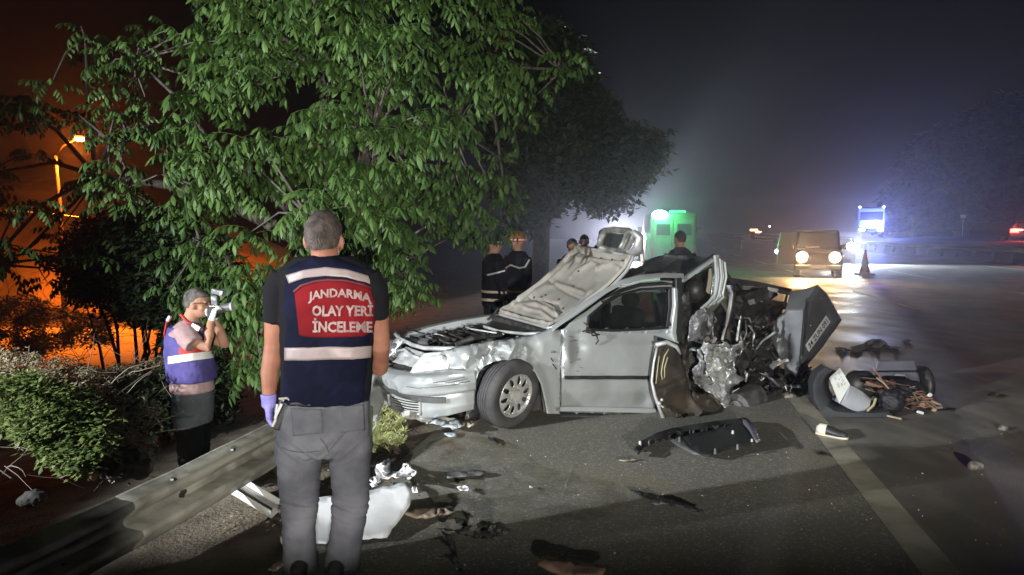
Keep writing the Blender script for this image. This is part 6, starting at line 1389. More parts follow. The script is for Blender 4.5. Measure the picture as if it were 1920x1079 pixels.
# ================= vehicles and lights down the road =================
EM = {}
def glow(name, c, s): return M(name, c, .4, emit=c, es=s)
def wheel_l(mb, x, y, r, wd=.2):
    mb.tube([(x - wd / 2, y, r), (x + wd / 2, y, r)], [r, r], 20)
def front_vehicle(name, loc, rz, W, Hh, L, body, glass, label, cat, group=None, hood=0.0, hoodz=.95, lamp_z=.7, open_door=0, roof_in=.12, wheels=True, lampmat=None, lampr=.1, plate=True):
    """local frame: front faces -y, origin under the nose"""
    t = thing(name, loc, label, cat, group, rz); h2 = W / 2
    prof = [(0.02, .28), (0, .5), (.02, hoodz * .9), (.08, hoodz)] + ([(hood, hoodz + .1), (hood + .55, Hh - .05)] if hood else [(.5, Hh - .12)]) + [(hood + .9, Hh), (L - .4, Hh), (L - .05, Hh - .15), (L, .5), (L - .05, .28)]
    mb = MB(); rings = []
    for u, k in ((-1, .0), (-.97, .6), (-.9, 1), (.9, 1), (.97, .6), (1, .0)):
        rings.append([(u * h2 * (1 - roof_in * max(0, (z - hoodz)) / max(.1, Hh - hoodz) * .8), y + (1 - k) * .06 * (1 if y < L / 2 else -1), z - (1 - k) * .04 * (z > hoodz)) for y, z in prof])
    mb.loft(rings, True, True); bd = obj('body', mb, body, t, smooth=35, local=True); bevel(bd, .03)
    a, b = (prof[4], prof[5]) if hood else (prof[3], prof[4]); zc = lambda z: h2 * (1 - roof_in * max(0, z - hoodz) / max(.1, Hh - hoodz) * .8)
    def wp(u, v, o=.012):
        y = a[0] + (b[0] - a[0]) * v; z = a[1] + (b[1] - a[1]) * v; n_ = Vector((0, -(b[1] - a[1]), (b[0] - a[0]))).normalized(); return Vector((u * zc(z) * .86, y, z)) + n_ * o
    mb = MB(); mb.grid(lambda u, v: wp(u * 2 - 1, .08 + .84 * v), 8, 4); obj('windscreen', mb, glass, t, smooth=True, local=True)
    mb = MB()
    for s_ in (-1, 1):
        y0, y1 = (hood + .75 if hood else .7), L * .62; z0, z1 = hoodz + .08, Hh - .16
        mb2 = MB(); mb2.grid(lambda u, v: Vector((s_ * (zc(z0 + (z1 - z0) * v) + .006), y0 + (y1 - y0) * u, z0 + (z1 - z0) * v)), 2, 2); obj('side_window', mb2, glass, t, local=True)
        mb2 = MB(); mb2.box((s_ * (h2 + .12), (hood + .45 if hood else .45), hoodz + .2), (.16, .1, .2)); mb2.box((s_ * (h2 + .03), (hood + .47 if hood else .47), hoodz + .12), (.1, .04, .04)); bevel(obj('wing_mirror', mb2, BLK, t, local=True), .02)
        if wheels:
            for y in (.75, L - .8):
                m3 = MB(); m3.tube([(s_ * (h2 - .22), y, .32), (s_ * (h2 + .005), y, .32)], [.32, .32], 24); w_ = obj('wheel', m3, RUB, t, smooth=40, local=True)
                m3 = MB(); m3.tube([(s_ * (h2 - .02), y, .32), (s_ * (h2 + .015), y, .32)], [.2, .19], 20); obj('rim', m3, GRY, w_, smooth=40, local=True)
        m4 = MB(); m4.tube([(s_ * (h2 - .28), .04, lamp_z), (s_ * (h2 - .28), -.04, lamp_z)], [lampr, lampr * .9], 20); hlm = obj('headlight', m4, lampmat or CHR, t, smooth=40, local=True)
        m4 = MB(); m4.tube([(s_ * (h2 - .28), .05, lamp_z), (s_ * (h2 - .28), -.02, lamp_z)], [lampr * 1.3, lampr * 1.3], 20); obj('lamp_surround', m4, GRY, hlm, smooth=40, local=True)
    mb = MB(); mb.box((0, -.05, .38), (W * .98, .16, .2)); bevel(obj('bumper', mb, BLK, t, local=True), .04)
    gr_ = MB(); gr_.box((0, -.01, lamp_z), (W * .42, .06, .16)); g_ = obj('grille', gr_, BLK, t, local=True)
    if plate: mb = MB(); mb.box((0, -.14, .42), (.52, .02, .12)); obj('number_plate', mb, M('plate_white', (.5, .51, .5), .4), t, local=True)
    return t, bd
DARKP = M('dark_vehicle_paint', (.035, .032, .03), .35, .2, coat=.5, c2=(.05, .045, .04), vs=2)
VG = M('vehicle_glass', (.01, .012, .014), .08, spec=.7)
WARM = glow('warm_headlight', (1, .70, .34), 420); WHT = glow('white_headlight', (.95, .98, 1), 420)
# the van facing the camera
vd = G(1535, 521).y; vl = (P(1534, 500, vd).x, vd, 0)
van, vb = front_vehicle('van', vl, -.36, 1.72, 1.82, 4.4, M('brown_black_paint', (.018, .014, .011), .5, .2), VG, 'dark van facing the camera with both warm headlights on and a door open', 'van', hood=.75, lamp_z=.78, lampmat=WARM, lampr=.19)
van['group'] = 'vehicles on the road'
mb = MB()
mb.add([(-.86, 1.3, .45), (-1.5, .75, .45), (-1.52, .7, 1.1), (-1.4, .85, 1.72), (-.84, 1.3, 1.74), (-.86, 1.3, 1.1)], [(0, 1, 2, 3, 4, 5)])
dd_ = solid(obj('open_door', mb, M('silver_van_door', (.5, .5, .5), .35, .4), van, local=True), .05)
mb = MB(); mb.add([(-.875, 1.25, 1.14), (-1.5, .7, 1.14), (-1.4, .84, 1.66), (-.86, 1.25, 1.68)], [(0, 1, 2, 3)]); solid(obj('door_glass', mb, VG, dd_, local=True), .01)
mb = MB(); mb.ball((-1.53, .66, .98), (.05, .04, .07), 10); obj('door_lamp', mb, glow('door_lamp', (.9, .95, 1), 45), dd_, local=True)
mb = MB(); mb.box((-.2, .72, 1.15), (.5, .02, .05)); obj('dash_strip', mb, M('pale_strip', (.5, .42, .4), .5), van, local=True)
def hl(t_, x, z, e, c, tgt, spot=80, r=.09):
    p = Vector(t_) + Vector((x, -.18, z)); lamp('headlight_beam', 'SPOT', p, e, c, tgt, r, spot, .6)
for s_ in (-1, 1):
    hl(vl, s_ * .58, .78, 950, (1, .46, .14), (vl[0] + s_ * .4 - 1.2, 6, .2), 95)
# white headlight car just behind, on the right of the van
wd_ = 41.0; wl = (P(1590, 470, wd_).x - .5, wd_, 0)
wc_, _ = front_vehicle('parked_car', wl, -.4, 1.7, 1.45, 4.2, DARKP, VG, 'dark car behind the van with one dazzling white headlight beside the traffic cone', 'car', 'vehicles on the road', hood=.95, hoodz=.8, lamp_z=.95, lampmat=WHT, lampr=.2)
lamp('white_beam', 'SPOT', Vector(wl) + Vector((.5, -.5, .95)), 7500, (.8, .92, 1), (wl[0] + 15.0, 6, .3), .12, 110, .6)
# ambulance, green beacon
ad_ = 33.0; al = (P(1263, 435, ad_).x, ad_, 0)
amb = thing('ambulance', al, 'boxy ambulance lit green by the beacon on its roof corner', 'ambulance', 'vehicles on the road', -.1)
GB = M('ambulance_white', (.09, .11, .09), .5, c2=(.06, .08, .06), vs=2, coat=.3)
mb = MB(); rings = []
for x_, k in ((-1.02, .0), (-.98, .7), (-.9, 1), (.9, 1), (.98, .7), (1.02, 0)): rings.append([(x_, .0 + (1 - k) * .05, .45), (x_, (1 - k) * .05, 1.3), (x_, .02 + (1 - k) * .05, 2.45 - (1 - k) * .1), (x_, .14 + (1 - k) * .05, 2.62 - (1 - k) * .12), (x_, 4.2, 2.62 - (1 - k) * .12), (x_, 5.0, 1.5), (x_, 5.4, .45)])
mb.loft(rings); obj('body', mb, GB, amb, smooth=35, local=True)
mb = MB(); mb.box((-1.12, .5, 1.05), (.22, 1, 1.3)); bevel(obj('side_locker', mb, GB, amb, local=True), .05)
for s_ in (-1, 1):
    mb = MB(); mb.box((s_ * .46, -.02, 1.45), (.86, .04, 1.75)); dr2 = bevel(obj('rear_door', mb, GB, amb, local=True), .02)
    mb = MB(); mb.box((s_ * .46, -.045, 1.85), (.6, .02, .5)); obj('door_window', mb, VG, dr2, local=True)
    mb = MB(); mb.box((s_ * .08, -.05, 1.2), (.04, .03, .2)); obj('handle', mb, BLK, dr2, local=True)
    mb = MB(); mb.box((s_ * .93, -.03, .85), (.1, .04, .4)); obj('rear_light', mb, M('red_lens', (.25, .02, .02), .3), amb, local=True)
    mb = MB(); mb.tube([(s_ * 1.0, 1.1, .35), (s_ * .78, 1.1, .35)], .35, 20); obj('wheel', mb, RUB, amb, smooth=40, local=True)
    mb = MB(); mb.box((s_ * 1.22, 3.9, 1.75), (.22, .12, .45)); mb.box((s_ * 1.08, 3.95, 1.6), (.2, .05, .05)); bevel(obj('wing_mirror', mb, BLK, amb, local=True), .03)
mb = MB(); mb.box((1.15, .3, 1.78), (.2, .2, .3)); bevel(obj('side_box', mb, BLK, amb, local=True), .03)
mb = MB(); mb.box((0, -.06, .5), (2.0, .2, .14)); bevel(obj('rear_step', mb, BLK, amb, local=True), .03)
bcn = Vector(al) + Vector((-.62, -.16, 2.50))
mb = MB(); mb.ball((-.62, -.14, 2.50), (.34, .12, .2), 16); obj('green_beacon', mb, glow('green_beacon', (.35, 1, .6), 60), amb, smooth=True, local=True)
mb = MB(); mb.box((.15, -.08, 2.64), (.7, .1, .09)); bevel(obj('light_bar', mb, glow('dim_green_bar', (.05, .8, .25), 1.2), amb, local=True), .02)
lamp('green_light', 'POINT', bcn + Vector((0, -.45, .02)), 420, (.06, 1, .25), None, .12)
# mast with the floodlight that fills the haze
fd = 47.0; fl = P(1160, 446, fd)
mast = thing('light_mast', (fl.x, fd, 0), 'portable work light mast shining through the haze behind the ambulance', 'work light')
mb = MB(); mb.tube([(fl.x, fd, 0), (fl.x, fd, fl.z - .2)], .05, 8); 
for a in (0, 2.1, 4.2): mb.tube([(fl.x, fd, 1.0), (fl.x + .8 * math.cos(a), fd + .8 * math.sin(a), .02)], .03, 6)
obj('pole', mb, GALV, mast)
mb = MB(); mb.box((fl.x, fd, fl.z), (.5, .2, .36)); hd_ = bevel(obj('lamp_head', mb, BLK, mast), .03)
mb = MB(); mb.box((fl.x, fd - .11, fl.z), (.42, .02, .28)); obj('lamp_glass', mb, glow('flood_glass', (1, .97, .9), 30), hd_)
lamp('flood', 'SPOT', (fl.x, fd - .5, fl.z), 11500, (1, .96, .93), (0, 0, 2.2), .2, 74, 1)
# lorry with the blue beacon on the higher carriageway
td = 76.0; zt = 1.15; tlx = P(1633, 435, td).x
tr_ = thing('truck', (tlx, td, zt), 'lorry with a blue beacon and pale marker lamps on the far carriageway', 'truck', 'vehicles on the road', -.44)
BL = M('lorry_paint', (.35, .36, .5), .45, c2=(.3, .3, .42), vs=1)
mb = MB(); mb.box((0, 1.1, 1.75), (2.45, 2.2, 2.5)); bevel(obj('cab', mb, BL, tr_, local=True), .12, 3)
mb = MB(); mb.box((0, 5.8, 2.0), (2.4, 6.8, 2.4)); obj('load_box', mb, DARKP, tr_, local=True)
mb = MB(); mb.box((0, -.02, 2.2), (2.1, .05, .85)); obj('windscreen', mb, VG, tr_, local=True)
mb = MB(); mb.box((0, -.05, .75), (2.4, .15, .4)); bevel(obj('bumper', mb, BLK, tr_, local=True), .05)
mb = MB(); mb.box((0, .1, 2.85), (1.6, .12, .18)); obj('sun_visor', mb, BL, tr_, local=True)
for s_ in (-1, 1):
    mb = MB(); mb.box((s_ * .85, -.14, .8), (.5, .05, .16)); obj('headlight', mb, glow('lorry_headlight', (1, .97, .88), 55), tr_, local=True)
    mb = MB(); mb.ball((s_ * 1.1, -.02, 3.12), .11, 10); obj('marker_lamp', mb, glow('marker_lamp', (.85, .9, 1), 9), tr_, local=True)
    mb = MB(); mb.box((s_ * 1.38, .15, 2.1), (.2, .12, .6)); mb.box((s_ * 1.25, .2, 2.4), (.2, .04, .04)); obj('wing_mirror', mb, BLK, tr_, local=True)
    for y in (.9, 7): mb = MB(); mb.tube([(s_ * 1.2, y, .48), (s_ * .9, y, .48)], .48, 16); obj('wheel', mb, RUB, tr_, smooth=40, local=True)
mb = MB(); mb.ball((-.15, -.2, 1.42), (.45, .12, .26), 14); mb.box((.5, -.2, 1.62), (.6, .08, .1)); obj('blue_beacon', mb, glow('blue_beacon', (.25, .5, 1), 60), tr_, local=True)
lamp('blue_light', 'POINT', (tlx, td - 1.5, zt + 1.5), 3600, (.08, .13, 1), None, .3)
# red lit recovery vehicle at the right edge
rd = 52.0; rx = P(1912, 435, rd).x; zr = 1.1
rv = thing('parked_car', (rx + .3, rd, zr), 'low car with glowing red tail lights at the right edge beyond the median', 'car', 'vehicles on the road', .1)
mb = MB(); pr = [(-1.05, .3), (-1.1, .75), (-.95, .95), (-.65, 1.35), (.65, 1.35), (.95, .95), (1.1, .75), (1.05, .3)]
mb.loft([[(x, y, z) for x, z in pr] for y in (0, 4)] ); bevel(obj('body', mb, DARKP, rv, local=True), .08)
mb = MB(); mb.box((0, -.02, 1.12), (1.2, .04, .35)); obj('rear_window', mb, VG, rv, local=True)
for s_ in (-1, 1):
    mb = MB(); mb.box((s_ * .75, -.04, .72), (.62, .06, .26)); obj('tail_light', mb, glow('red_tail_light', (1, .06, .04), 14), rv, local=True)
    mb = MB(); mb.tube([(s_ * .95, .8, .32), (s_ * .75, .8, .32)], .32, 16); obj('wheel', mb, RUB, rv, smooth=40, local=True)
mb = MB(); mb.box((-.55, -.08, .78), (.75, .03, .07)); obj('light_strip', mb, glow('orange_strip', (1, .55, .25), 30), rv, local=True)
lamp('red_light', 'POINT', (rx - .4, rd - .6, zr + .8), 170, (1, .08, .04), None, .2)
# distant orange car lights
fx = P(1418, 427, 150)
fc = thing('distant_car', (fx.x, 150, 0), 'tiny distant car with orange lights near the vanishing point of the road', 'car', 'vehicles on the road')
mb = MB(); mb.loft([[(x, y, z) for x, z in ((-.85, .3), (-.9, .9), (-.65, 1.45), (.65, 1.45), (.9, .9), (.85, .3))] for y in (0, 4)]); obj('body', mb, DARKP, fc, local=True)
mb = MB(); mb.box((-.5, -.1, 2.1), (1.5, .1, .35)); mb.box((.4, -.1, 1.7), (1.1, .1, .3)); obj('light_bar', mb, glow('orange_bar', (1, .4, .12), 14), fc, local=True)
q = P(1443, 425, 150); mb = MB(); mb.ball(q, .22, 8); tag(obj('marker_lamp', mb, glow('dim_white', (.8, .7, .7), 5)), 'faint pale lamp to the right of the tiny orange lit car', 'lamp')
q = P(1806, 406, 90); mb = MB(); mb.box(q, (.62, .05, .4)); mb.tube([q - Vector((0, 0, .2)), (q.x, q.y, .8)], .04, 6); sg = tag(obj('road_sign', mb, M('self_glowing_sign', (.5, .5, .48), .5, emit=(.5, .5, .48), es=.18)), 'small pale board with an added glow on a post in the dark right of the lorry', 'sign')  # board glows faintly by itself, though it is no lamp
q = P(1851, 280, 140); mb = MB(); mb.ball(q, .25, 8); tag(obj('distant_lamp', mb, glow('dim_white', (.8, .7, .7), 5)), 'tiny pale light high in the dark sky at the right', 'lamp')
for (x, y) in ((1390, 460), (1332, 448)):
    q = G(x, y + 8, 0); mb = MB(); mb.box((q.x, q.y, .45), (.06, .03, .9)); mb.box((q.x, q.y - .02, .8), (.07, .02, .12)); tag(obj('marker_post', mb, M('marker_white', (.6, .6, .58), .5)), 'thin white marker post at the far road edge %s' % ('left of the van' if x > 1350 else 'right of the ambulance'), 'marker post')
# traffic cone
cq = G(1621, 515); cone = thing('traffic_cone', cq, 'orange traffic cone standing on the road to the right of the van', 'traffic cone')
OR = M('cone_orange', (.6, .1, .03), .5, c2=(.45, .08, .03), vs=6)
mb = MB(); mb.tube([cq + Vector((0, 0, .04)), cq + Vector((0, 0, .30))], [.22, .16], 20, cap=False); mb.tube([cq + Vector((0, 0, .62)), cq + Vector((0, 0, 1.02))], [.10, .03], 20); obj('cone_body', mb, OR, cone, smooth=40)
mb = MB(); mb.tube([cq + Vector((0, 0, .30)), cq + Vector((0, 0, .62))], [.16, .10], 20, cap=False); obj('reflective_sleeve', mb, M('dull_sleeve', (.4, .2, .14), .5), cone, smooth=40)
mb = MB(); mb.box(cq + Vector((0, 0, .025)), (.62, .62, .05)); bevel(obj('cone_base', mb, M('cone_base', (.12, .03, .015), .7), cone), .02)
# sodium street lamp over the service road
ld_ = 24.0; lp = P(150, 260, ld_); lb0 = P(112, 385, ld_); lx = P(106, 290, ld_)
st_ = thing('street_lamp', (lx.x + .1, ld_, -1.36), 'orange street lamp on a slim pole glowing through the leaves at the left', 'street lamp')
mb = MB(); mb.tube([(lb0.x, ld_, -1.4), (lb0.x, ld_, 1.5), lb0, P(107, 330, ld_), P(104, 292, ld_)], [.09, .08, .07, .055, .05], 8); obj('pole', mb, M('dark_pole', (.06, .05, .045), .7), st_, smooth=True)
mb = MB(); mb.tube([P(104, 294, ld_), P(118, 274, ld_), P(142, 262, ld_)], .03, 6); obj('arm', mb, M('dark_pole', (.06, .05, .045), .7), st_, smooth=True)
mb = MB(); mb.box(lp + Vector((0, 0, .05)), (.3, .2, .08)); hd2 = bevel(obj('lamp_head', mb, GRY, st_), .03)
mb = MB(); mb.ball(lp - Vector((0, 0, .02)), (.18, .1, .06), 12); obj('bulb', mb, glow('sodium_bulb', (1, .38, .08), 130), hd2)
lamp('sodium_light', 'SPOT', lp - Vector((-.0, .1, 0.25)), 6200, (1, .2, .012), lp - Vector((0, -.6, 5)), .15, 142, .5)
lamp('sodium_glow', 'POINT', lp - Vector((0, .2, .15)), 800, (1, .17, .01), None, .15)
mb = MB(); mb.tube([P(-60, 392, 22), P(20, 396, 22), P(100, 402, 22), P(250, 420, 23)], .018, 5); tag(obj('overhead_cable', mb, GALV2, smooth=True), 'thin overhead cable crossing the orange glow below the street lamp', 'cable')
# dark far trees on the right
for i, (poly, d, lb) in enumerate((([(1700, 290), (1740, 250), (1800, 240), (1840, 200), (1925, 180), (1990, 200), (1990, 432), (1700, 430)], 105, 'faint dark tree line rising at the far right edge beyond the road'), ([(1660, 380), (1700, 330), (1760, 300), (1790, 430), (1650, 432)], 120, 'lower faint dark tree between the lorry and the far right trees'))):
    bt2 = thing('far_tree', (P((poly[0][0] + poly[-2][0]) / 2, 435, d).x, d, 1), lb, 'tree'); cloud('crown', [(poly, d - 5, d + 6, 2600)], LEAFD, mini, bt2, 3.2, 30 + i)
    q = P(sum(p[0] for p in poly) / len(poly), 435, d); mb = MB(); mb.tube([(q.x, d, .8), (q.x, d, 5)], [.4, .2], 8); obj('trunk', mb, BARK, bt2)
# ================= debris on the ground =================
def flat(name, poly, mat, label, cat, z0=.01, amp=.02, step=8, th=.006, rag=2, sc_=.03, group=None, smooth=30, lift=None, part=None):
    m_ = MB(); sheet(m_, poly, lambda x, y: G(x, y, z0 + amp * max(0, .6 + nz(x, y, 3, sc_) + .6 * ridge(x, y, sc_ * 1.6, 4)) + (lift(x, y) if lift else 0)), step, ragged=rag)
    o = obj(name, m_, mat, part, smooth=smooth); solid(o, th, 0)
    if not part: tag(o, label, cat, group)
    return o
WPL = M('white_sheet_plastic', (.86, .87, .88), .5, c2=(.78, .8, .82), vs=3, bump=.002, bs=20)
flat('white_sheet', [(578, 938), (640, 928), (700, 918), (766, 905), (772, 920), (770, 945), (755, 968), (735, 992), (725, 1008), (690, 1010), (640, 1018), (592, 1020), (560, 1014), (545, 985), (552, 955)], WPL, 'large bright white sheet lying on the ground behind the man in grey jeans', 'sheet', .02, .007, 9, .006, 1.5, .02, lift=lambda x, y: .10 * max(0, (1018 - y)) / 110)
TW = M('white_tissue', (.88, .88, .9), .8, c2=(.75, .75, .78), vs=10, bump=.004, bs=40)
flat('crumpled_paper', [(702, 880), (712, 868), (730, 858), (734, 868), (732, 884), (748, 884), (758, 872), (770, 868), (774, 882), (784, 886), (772, 892), (766, 898), (750, 894), (730, 896), (716, 904), (700, 906), (694, 900), (706, 892)], TW, 'crumpled white paper lump with pointed folds beside the edge of the white sheet', 'paper', .01, .09, 5, .003, 2.5, .08, 'white paper scraps')
flat('crumpled_paper', [(692, 908), (704, 905), (708, 912), (698, 915)], TW, 'small white scrap just left of the pointed paper lump', 'paper', .01, .03, 4, .003, 1, .1, 'white paper scraps')
flat('crumpled_paper', [(770, 912), (782, 914), (783, 924), (774, 925)], TW, 'small white scrap touching the right corner of the white sheet', 'paper', .01, .04, 4, .003, 1, .1, 'white paper scraps')
flat('crumpled_paper', [(856, 914), (868, 910), (880, 914), (878, 920), (862, 921)], TW, 'single white scrap alone on the asphalt below the dark plastic strip', 'paper', .01, .04, 4, .003, 1.2, .1, 'white paper scraps')
flat('crumpled_paper', [(992, 911), (998, 911), (999, 915), (993, 915)], TW, 'tiny white scrap on the asphalt in front of the wheel', 'paper', .01, .02, 3, .003, .5, .1, 'white paper scraps')
LBL = M('pale_blue_plastic', (.6, .66, .7), .5, c2=(.5, .56, .6), vs=9, bump=.003, bs=20)
flat('plastic_shard', [(796, 786), (830, 782), (862, 788), (868, 798), (850, 808), (838, 800), (826, 799), (812, 795), (800, 796)], LBL, 'pale blue plastic shard under the bumper of the wreck', 'plastic shard', .02, .06, 6, .004, 2, .06)
flat('plastic_shard', [(868, 792), (900, 784), (890, 796), (878, 803)], M('tan_plastic', (.45, .4, .3), .6), 'thin tan plastic sliver beside the front tyre of the wreck', 'plastic shard', .02, .04, 5, .004, 1, .08)
flat('plastic_shard', [(833, 813), (852, 810), (856, 817), (842, 820)], LBL, 'small pale fragment on the asphalt below the pale blue shard', 'plastic shard', .01, .02, 4, .004, 1, .08)
flat('plastic_strip', [(833, 889), (862, 884), (900, 882), (911, 885), (900, 891), (866, 894), (838, 897)], GRY, 'flat dark grey plastic strip on the asphalt in front of the bumper', 'plastic strip', .01, .03, 6, .006, 1, .05)
flat('plastic_strip', [(914, 818), (922, 822), (936, 832), (933, 834), (918, 826)], BLK, 'short black plastic stick below the front tyre', 'plastic strip', .01, .02, 5, .006, .6, .05)
flat('bark_piece', [(757, 962), (775, 953), (805, 951), (840, 955), (850, 960), (830, 966), (805, 971), (775, 971)], M('pale_bark', (.38, .30, .22), .9, c2=(.26, .2, .15), vs=12, bump=.004, bs=40), 'pale pinkish bark shaped piece right of the white sheet', 'bark', .01, .03, 6, .01, 1.5, .05)
flat('torn_plastic', [(855, 971), (878, 972), (880, 988), (900, 980), (940, 981), (956, 995), (945, 1004), (915, 1010), (880, 1006), (850, 998), (822, 990), (860, 994), (868, 988), (858, 980)], M('dark_green_grey_plastic', (.055, .058, .048), .6, c2=(.03, .03, .028), vs=8, bump=.003, bs=30), 'torn dark plastic piece with a raised point at the edge of the lamplight', 'torn plastic', .02, .10, 6, .005, 2.5, .045)
flat('torn_plastic', [(826, 994), (838, 1000), (850, 1010), (856, 1034), (862, 1050), (866, 1074), (856, 1068), (846, 1052), (820, 1046), (822, 1038), (846, 1040), (842, 1018)], BLK, 'crooked black plastic strip below the torn dark piece in the shade', 'torn plastic', .02, .05, 6, .005, 1.5, .05)
flat('brown_board', [(1020, 1044), (1060, 1052), (1100, 1058), (1142, 1066), (1124, 1084), (1060, 1082), (1008, 1062)], M('brown_board', (.40, .25, .18), .85, c2=(.28, .17, .12), vs=14, bump=.003, bs=50), 'broken reddish brown board at the bottom edge of the picture', 'board', .03, .02, 9, .014, 2, .03)
flat('plastic_strip', [(1180, 919), (1200, 922), (1240, 934), (1290, 948), (1320, 958), (1312, 960), (1270, 949), (1232, 942), (1196, 928)], BLK, 'long thin dark plastic strip lying on the asphalt in front of the car door', 'plastic strip', .01, .02, 6, .008, 1, .05)
flat('plastic_strip', [(1222, 938), (1240, 938), (1246, 944), (1230, 948), (1220, 944)], GRY, 'small dark clip lying beside the long thin strip', 'plastic strip', .02, .04, 5, .006, 1, .08)
flat('plastic_strip', [(1158, 863), (1175, 861), (1196, 860), (1192, 863), (1170, 865)], M('cream_plastic', (.36, .33, .26), .6), 'thin cream sliver on the asphalt below the car sill', 'plastic strip', .01, .01, 4, .004, .5, .05)
for p_, l_ in (([(502, 1068), (520, 1054), (540, 1048), (532, 1060), (515, 1072)], 'pale scrap on the dirt beside the left shoe'), ([(526, 1005), (538, 1010), (540, 1026), (528, 1020)], 'pale scrap half hidden behind the left trouser leg'), ([(520, 955), (532, 950), (536, 958), (524, 962)], 'small white scrap left of the jeans at the white sheet')):
    flat('pale_scrap', p_, M('pale_bark', (.38, .30, .22), .9), l_, 'scrap', .02, .03, 5, .004, 1, .06)
r_ = random.Random(77)
# bent black wheel arch panel in front of the rear of the wreck
BP = M('glossy_black_panel', (.010, .011, .012), .6, c2=(.016, .017, .018), vs=5, bump=.001, bs=30)
pa = thing('wheel_arch_cover', G(1310, 835), 'bent black plastic panel lying in front of the torn rear of the car', 'plastic panel')
def pn(poly, zf, mat, name, step=8, th=.01, sm=True):
    m_ = MB(); sheet(m_, poly, lambda x, y: G(x, y, zf(x, y)), step, jit=.1); return solid(obj(name, m_, mat, pa, smooth=sm), th, 0)
pn([(1276, 821), (1330, 806), (1395, 793), (1406, 803), (1425, 828), (1404, 834), (1362, 842), (1328, 856), (1312, 852), (1290, 834)], lambda x, y: .05 + .04 * (x - 1276) / 150 + .006 * nz(x, y, 1, .03), BP, 'panel_face')
pn([(1242, 816), (1276, 821), (1290, 834), (1312, 852), (1328, 856), (1300, 851), (1270, 836), (1256, 826)], lambda x, y: .05 + .02 * nz(x, y, 1, .03), GRY, 'panel_lip', 6)
pn([(1390, 783), (1402, 786), (1414, 798), (1427, 826), (1418, 830), (1404, 806), (1394, 795)], lambda x, y: .11 - .03 * nz(x, y, 1, .03), M('grey_lip', (.16, .16, .185), .4), 'panel_end', 6)
m_ = MB(); rings = []
for i, (x, y) in enumerate(dens([(1191, 842), (1204, 828), (1232, 813), (1262, 804), (1310, 796), (1350, 790), (1390, 786)], 6, False)):
    b = G(x, y, .0); h_ = .10 - .02 * math.sin(i * .5); rings.append([G(x, y + 4, .02), G(x - 2, y, h_ * .5), G(x, y - 1, h_), G(x + 4, y + 8, h_ * .8), G(x + 5, y + 11, .03)])
m_.loft(rings, False, False); solid(obj('panel_flange', m_, BP, pa, smooth=40), .006, 0)
m_ = MB()
for i in range(14):
    x = 1215 + 11 * i + r_.uniform(-4, 4); y = np.interp(x, [1215, 1262, 1310, 1370], [824, 808, 801, 793]) + 3; m_ = MB(); m_.box(G(x, y + 4, .07), (.008, .05, r_.uniform(.03, .06)), r_.uniform(-.8, .8)); obj('rib', m_, GRY if i % 4 == 0 else BP, pa)
for x, y in ((1200, 830), (1274, 822), (1374, 810), (1341, 844), (1383, 836), (1410, 826), (1240, 814), (1325, 797)):
    m_ = MB(); p_ = G(x, y, .10); m_.tube([p_ - Vector((0, 0, .03)), p_ + Vector((0, 0, .012))], [.012, .009], 8); obj('clip', m_, GALV2 if x in (1374, 1410, 1200) else GRY, pa, smooth=40)
# shoe
sq = G(1556, 822); shoe = thing('sneaker', sq, 'lost black and cream sneaker lying alone at the start of the edge line', 'shoe')
ax = (G(1583, 822) - G(1531, 812)).normalized(); ay = Vector((-ax.y, ax.x, 0)); rings = []; rs = []
s0 = G(1531, 815)
for t, hw, zz in ((0, .02, .05), (.03, .036, .075), (.09, .04, .075), (.15, .043, .06), (.2, .043, .05), (.24, .032, .04), (.262, .012, .03)):
    c = s0 + ax * t
    rings.append([c + ay * hw * math.cos(a) + Vector((0, 0, .025 + max(0, math.sin(a)) * zz)) for a in np.linspace(0, 6.283, 15)[:-1]])
    rs.append([c + ay * (hw + .006) * math.cos(a) + Vector((0, 0, .016 + .014 * math.sin(a))) for a in np.linspace(0, 6.283, 15)[:-1]])
m_ = MB(); m_.loft(rings); obj('upper', m_, BLK, shoe, smooth=True)
m_ = MB(); m_.loft(rs); obj('sole', m_, M('cream_sole', (.7, .66, .55), .6), shoe, smooth=50)
m_ = MB(); m_.loft([[p + (Vector((0, 0, .004)) + ay * .0) for p in rings[i]] for i in (1, 2)], False); 
m_ = MB(); m_.loft([[p + (p - (s0 + ax * t_ + Vector((0, 0, .03)))) * .09 for p in rings[i]] for i, t_ in ((0, 0), (1, .03), (2, .09))]); obj('heel_patch', m_, M('cream_sole', (.7, .66, .55), .6), shoe, smooth=True)
# bent bumper shell with a card box on it
bs0 = G(1590, 785); sh_ = thing('bumper_shell', bs0, 'curved dark bumper shell lying on the road right of the boot lid', 'bumper')
m_ = MB(); rings = []; base = bs0.y
crv = [((1550, 690), .42), ((1533, 702), .4), ((1525, 722), .36), ((1527, 748), .3), ((1538, 770), .22), ((1560, 783), .16), ((1594, 787), .12), ((1638, 787), .1), ((1676, 785), .07)]
for i in range(len(crv) * 4 - 3):
    t = i / 4; k = min(int(t), len(crv) - 2); f_ = t - k; (x0, y0), w0 = crv[k]; (x1, y1), w1 = crv[k + 1]; x = x0 + (x1 - x0) * f_; y = y0 + (y1 - y0) * f_; wv = w0 + (w1 - w0) * f_
    cx, cy = 1605, 705; p = P(x, y, base + .02); p.z = max(p.z, .012); q = P(x + (cx - x) * .34, y + (cy - y) * .42, base + .25); m2 = P(x + (cx - x) * .12, y + (cy - y) * .14, base + .02)
    p2 = P(x + (cx - x) * .1, y + (cy - y) * .1, base + .55); rings.append([q, m2, p, p + Vector((0, .12, .01)), p2 if p2.z > .01 else Vector((p2.x, p2.y, .02))])
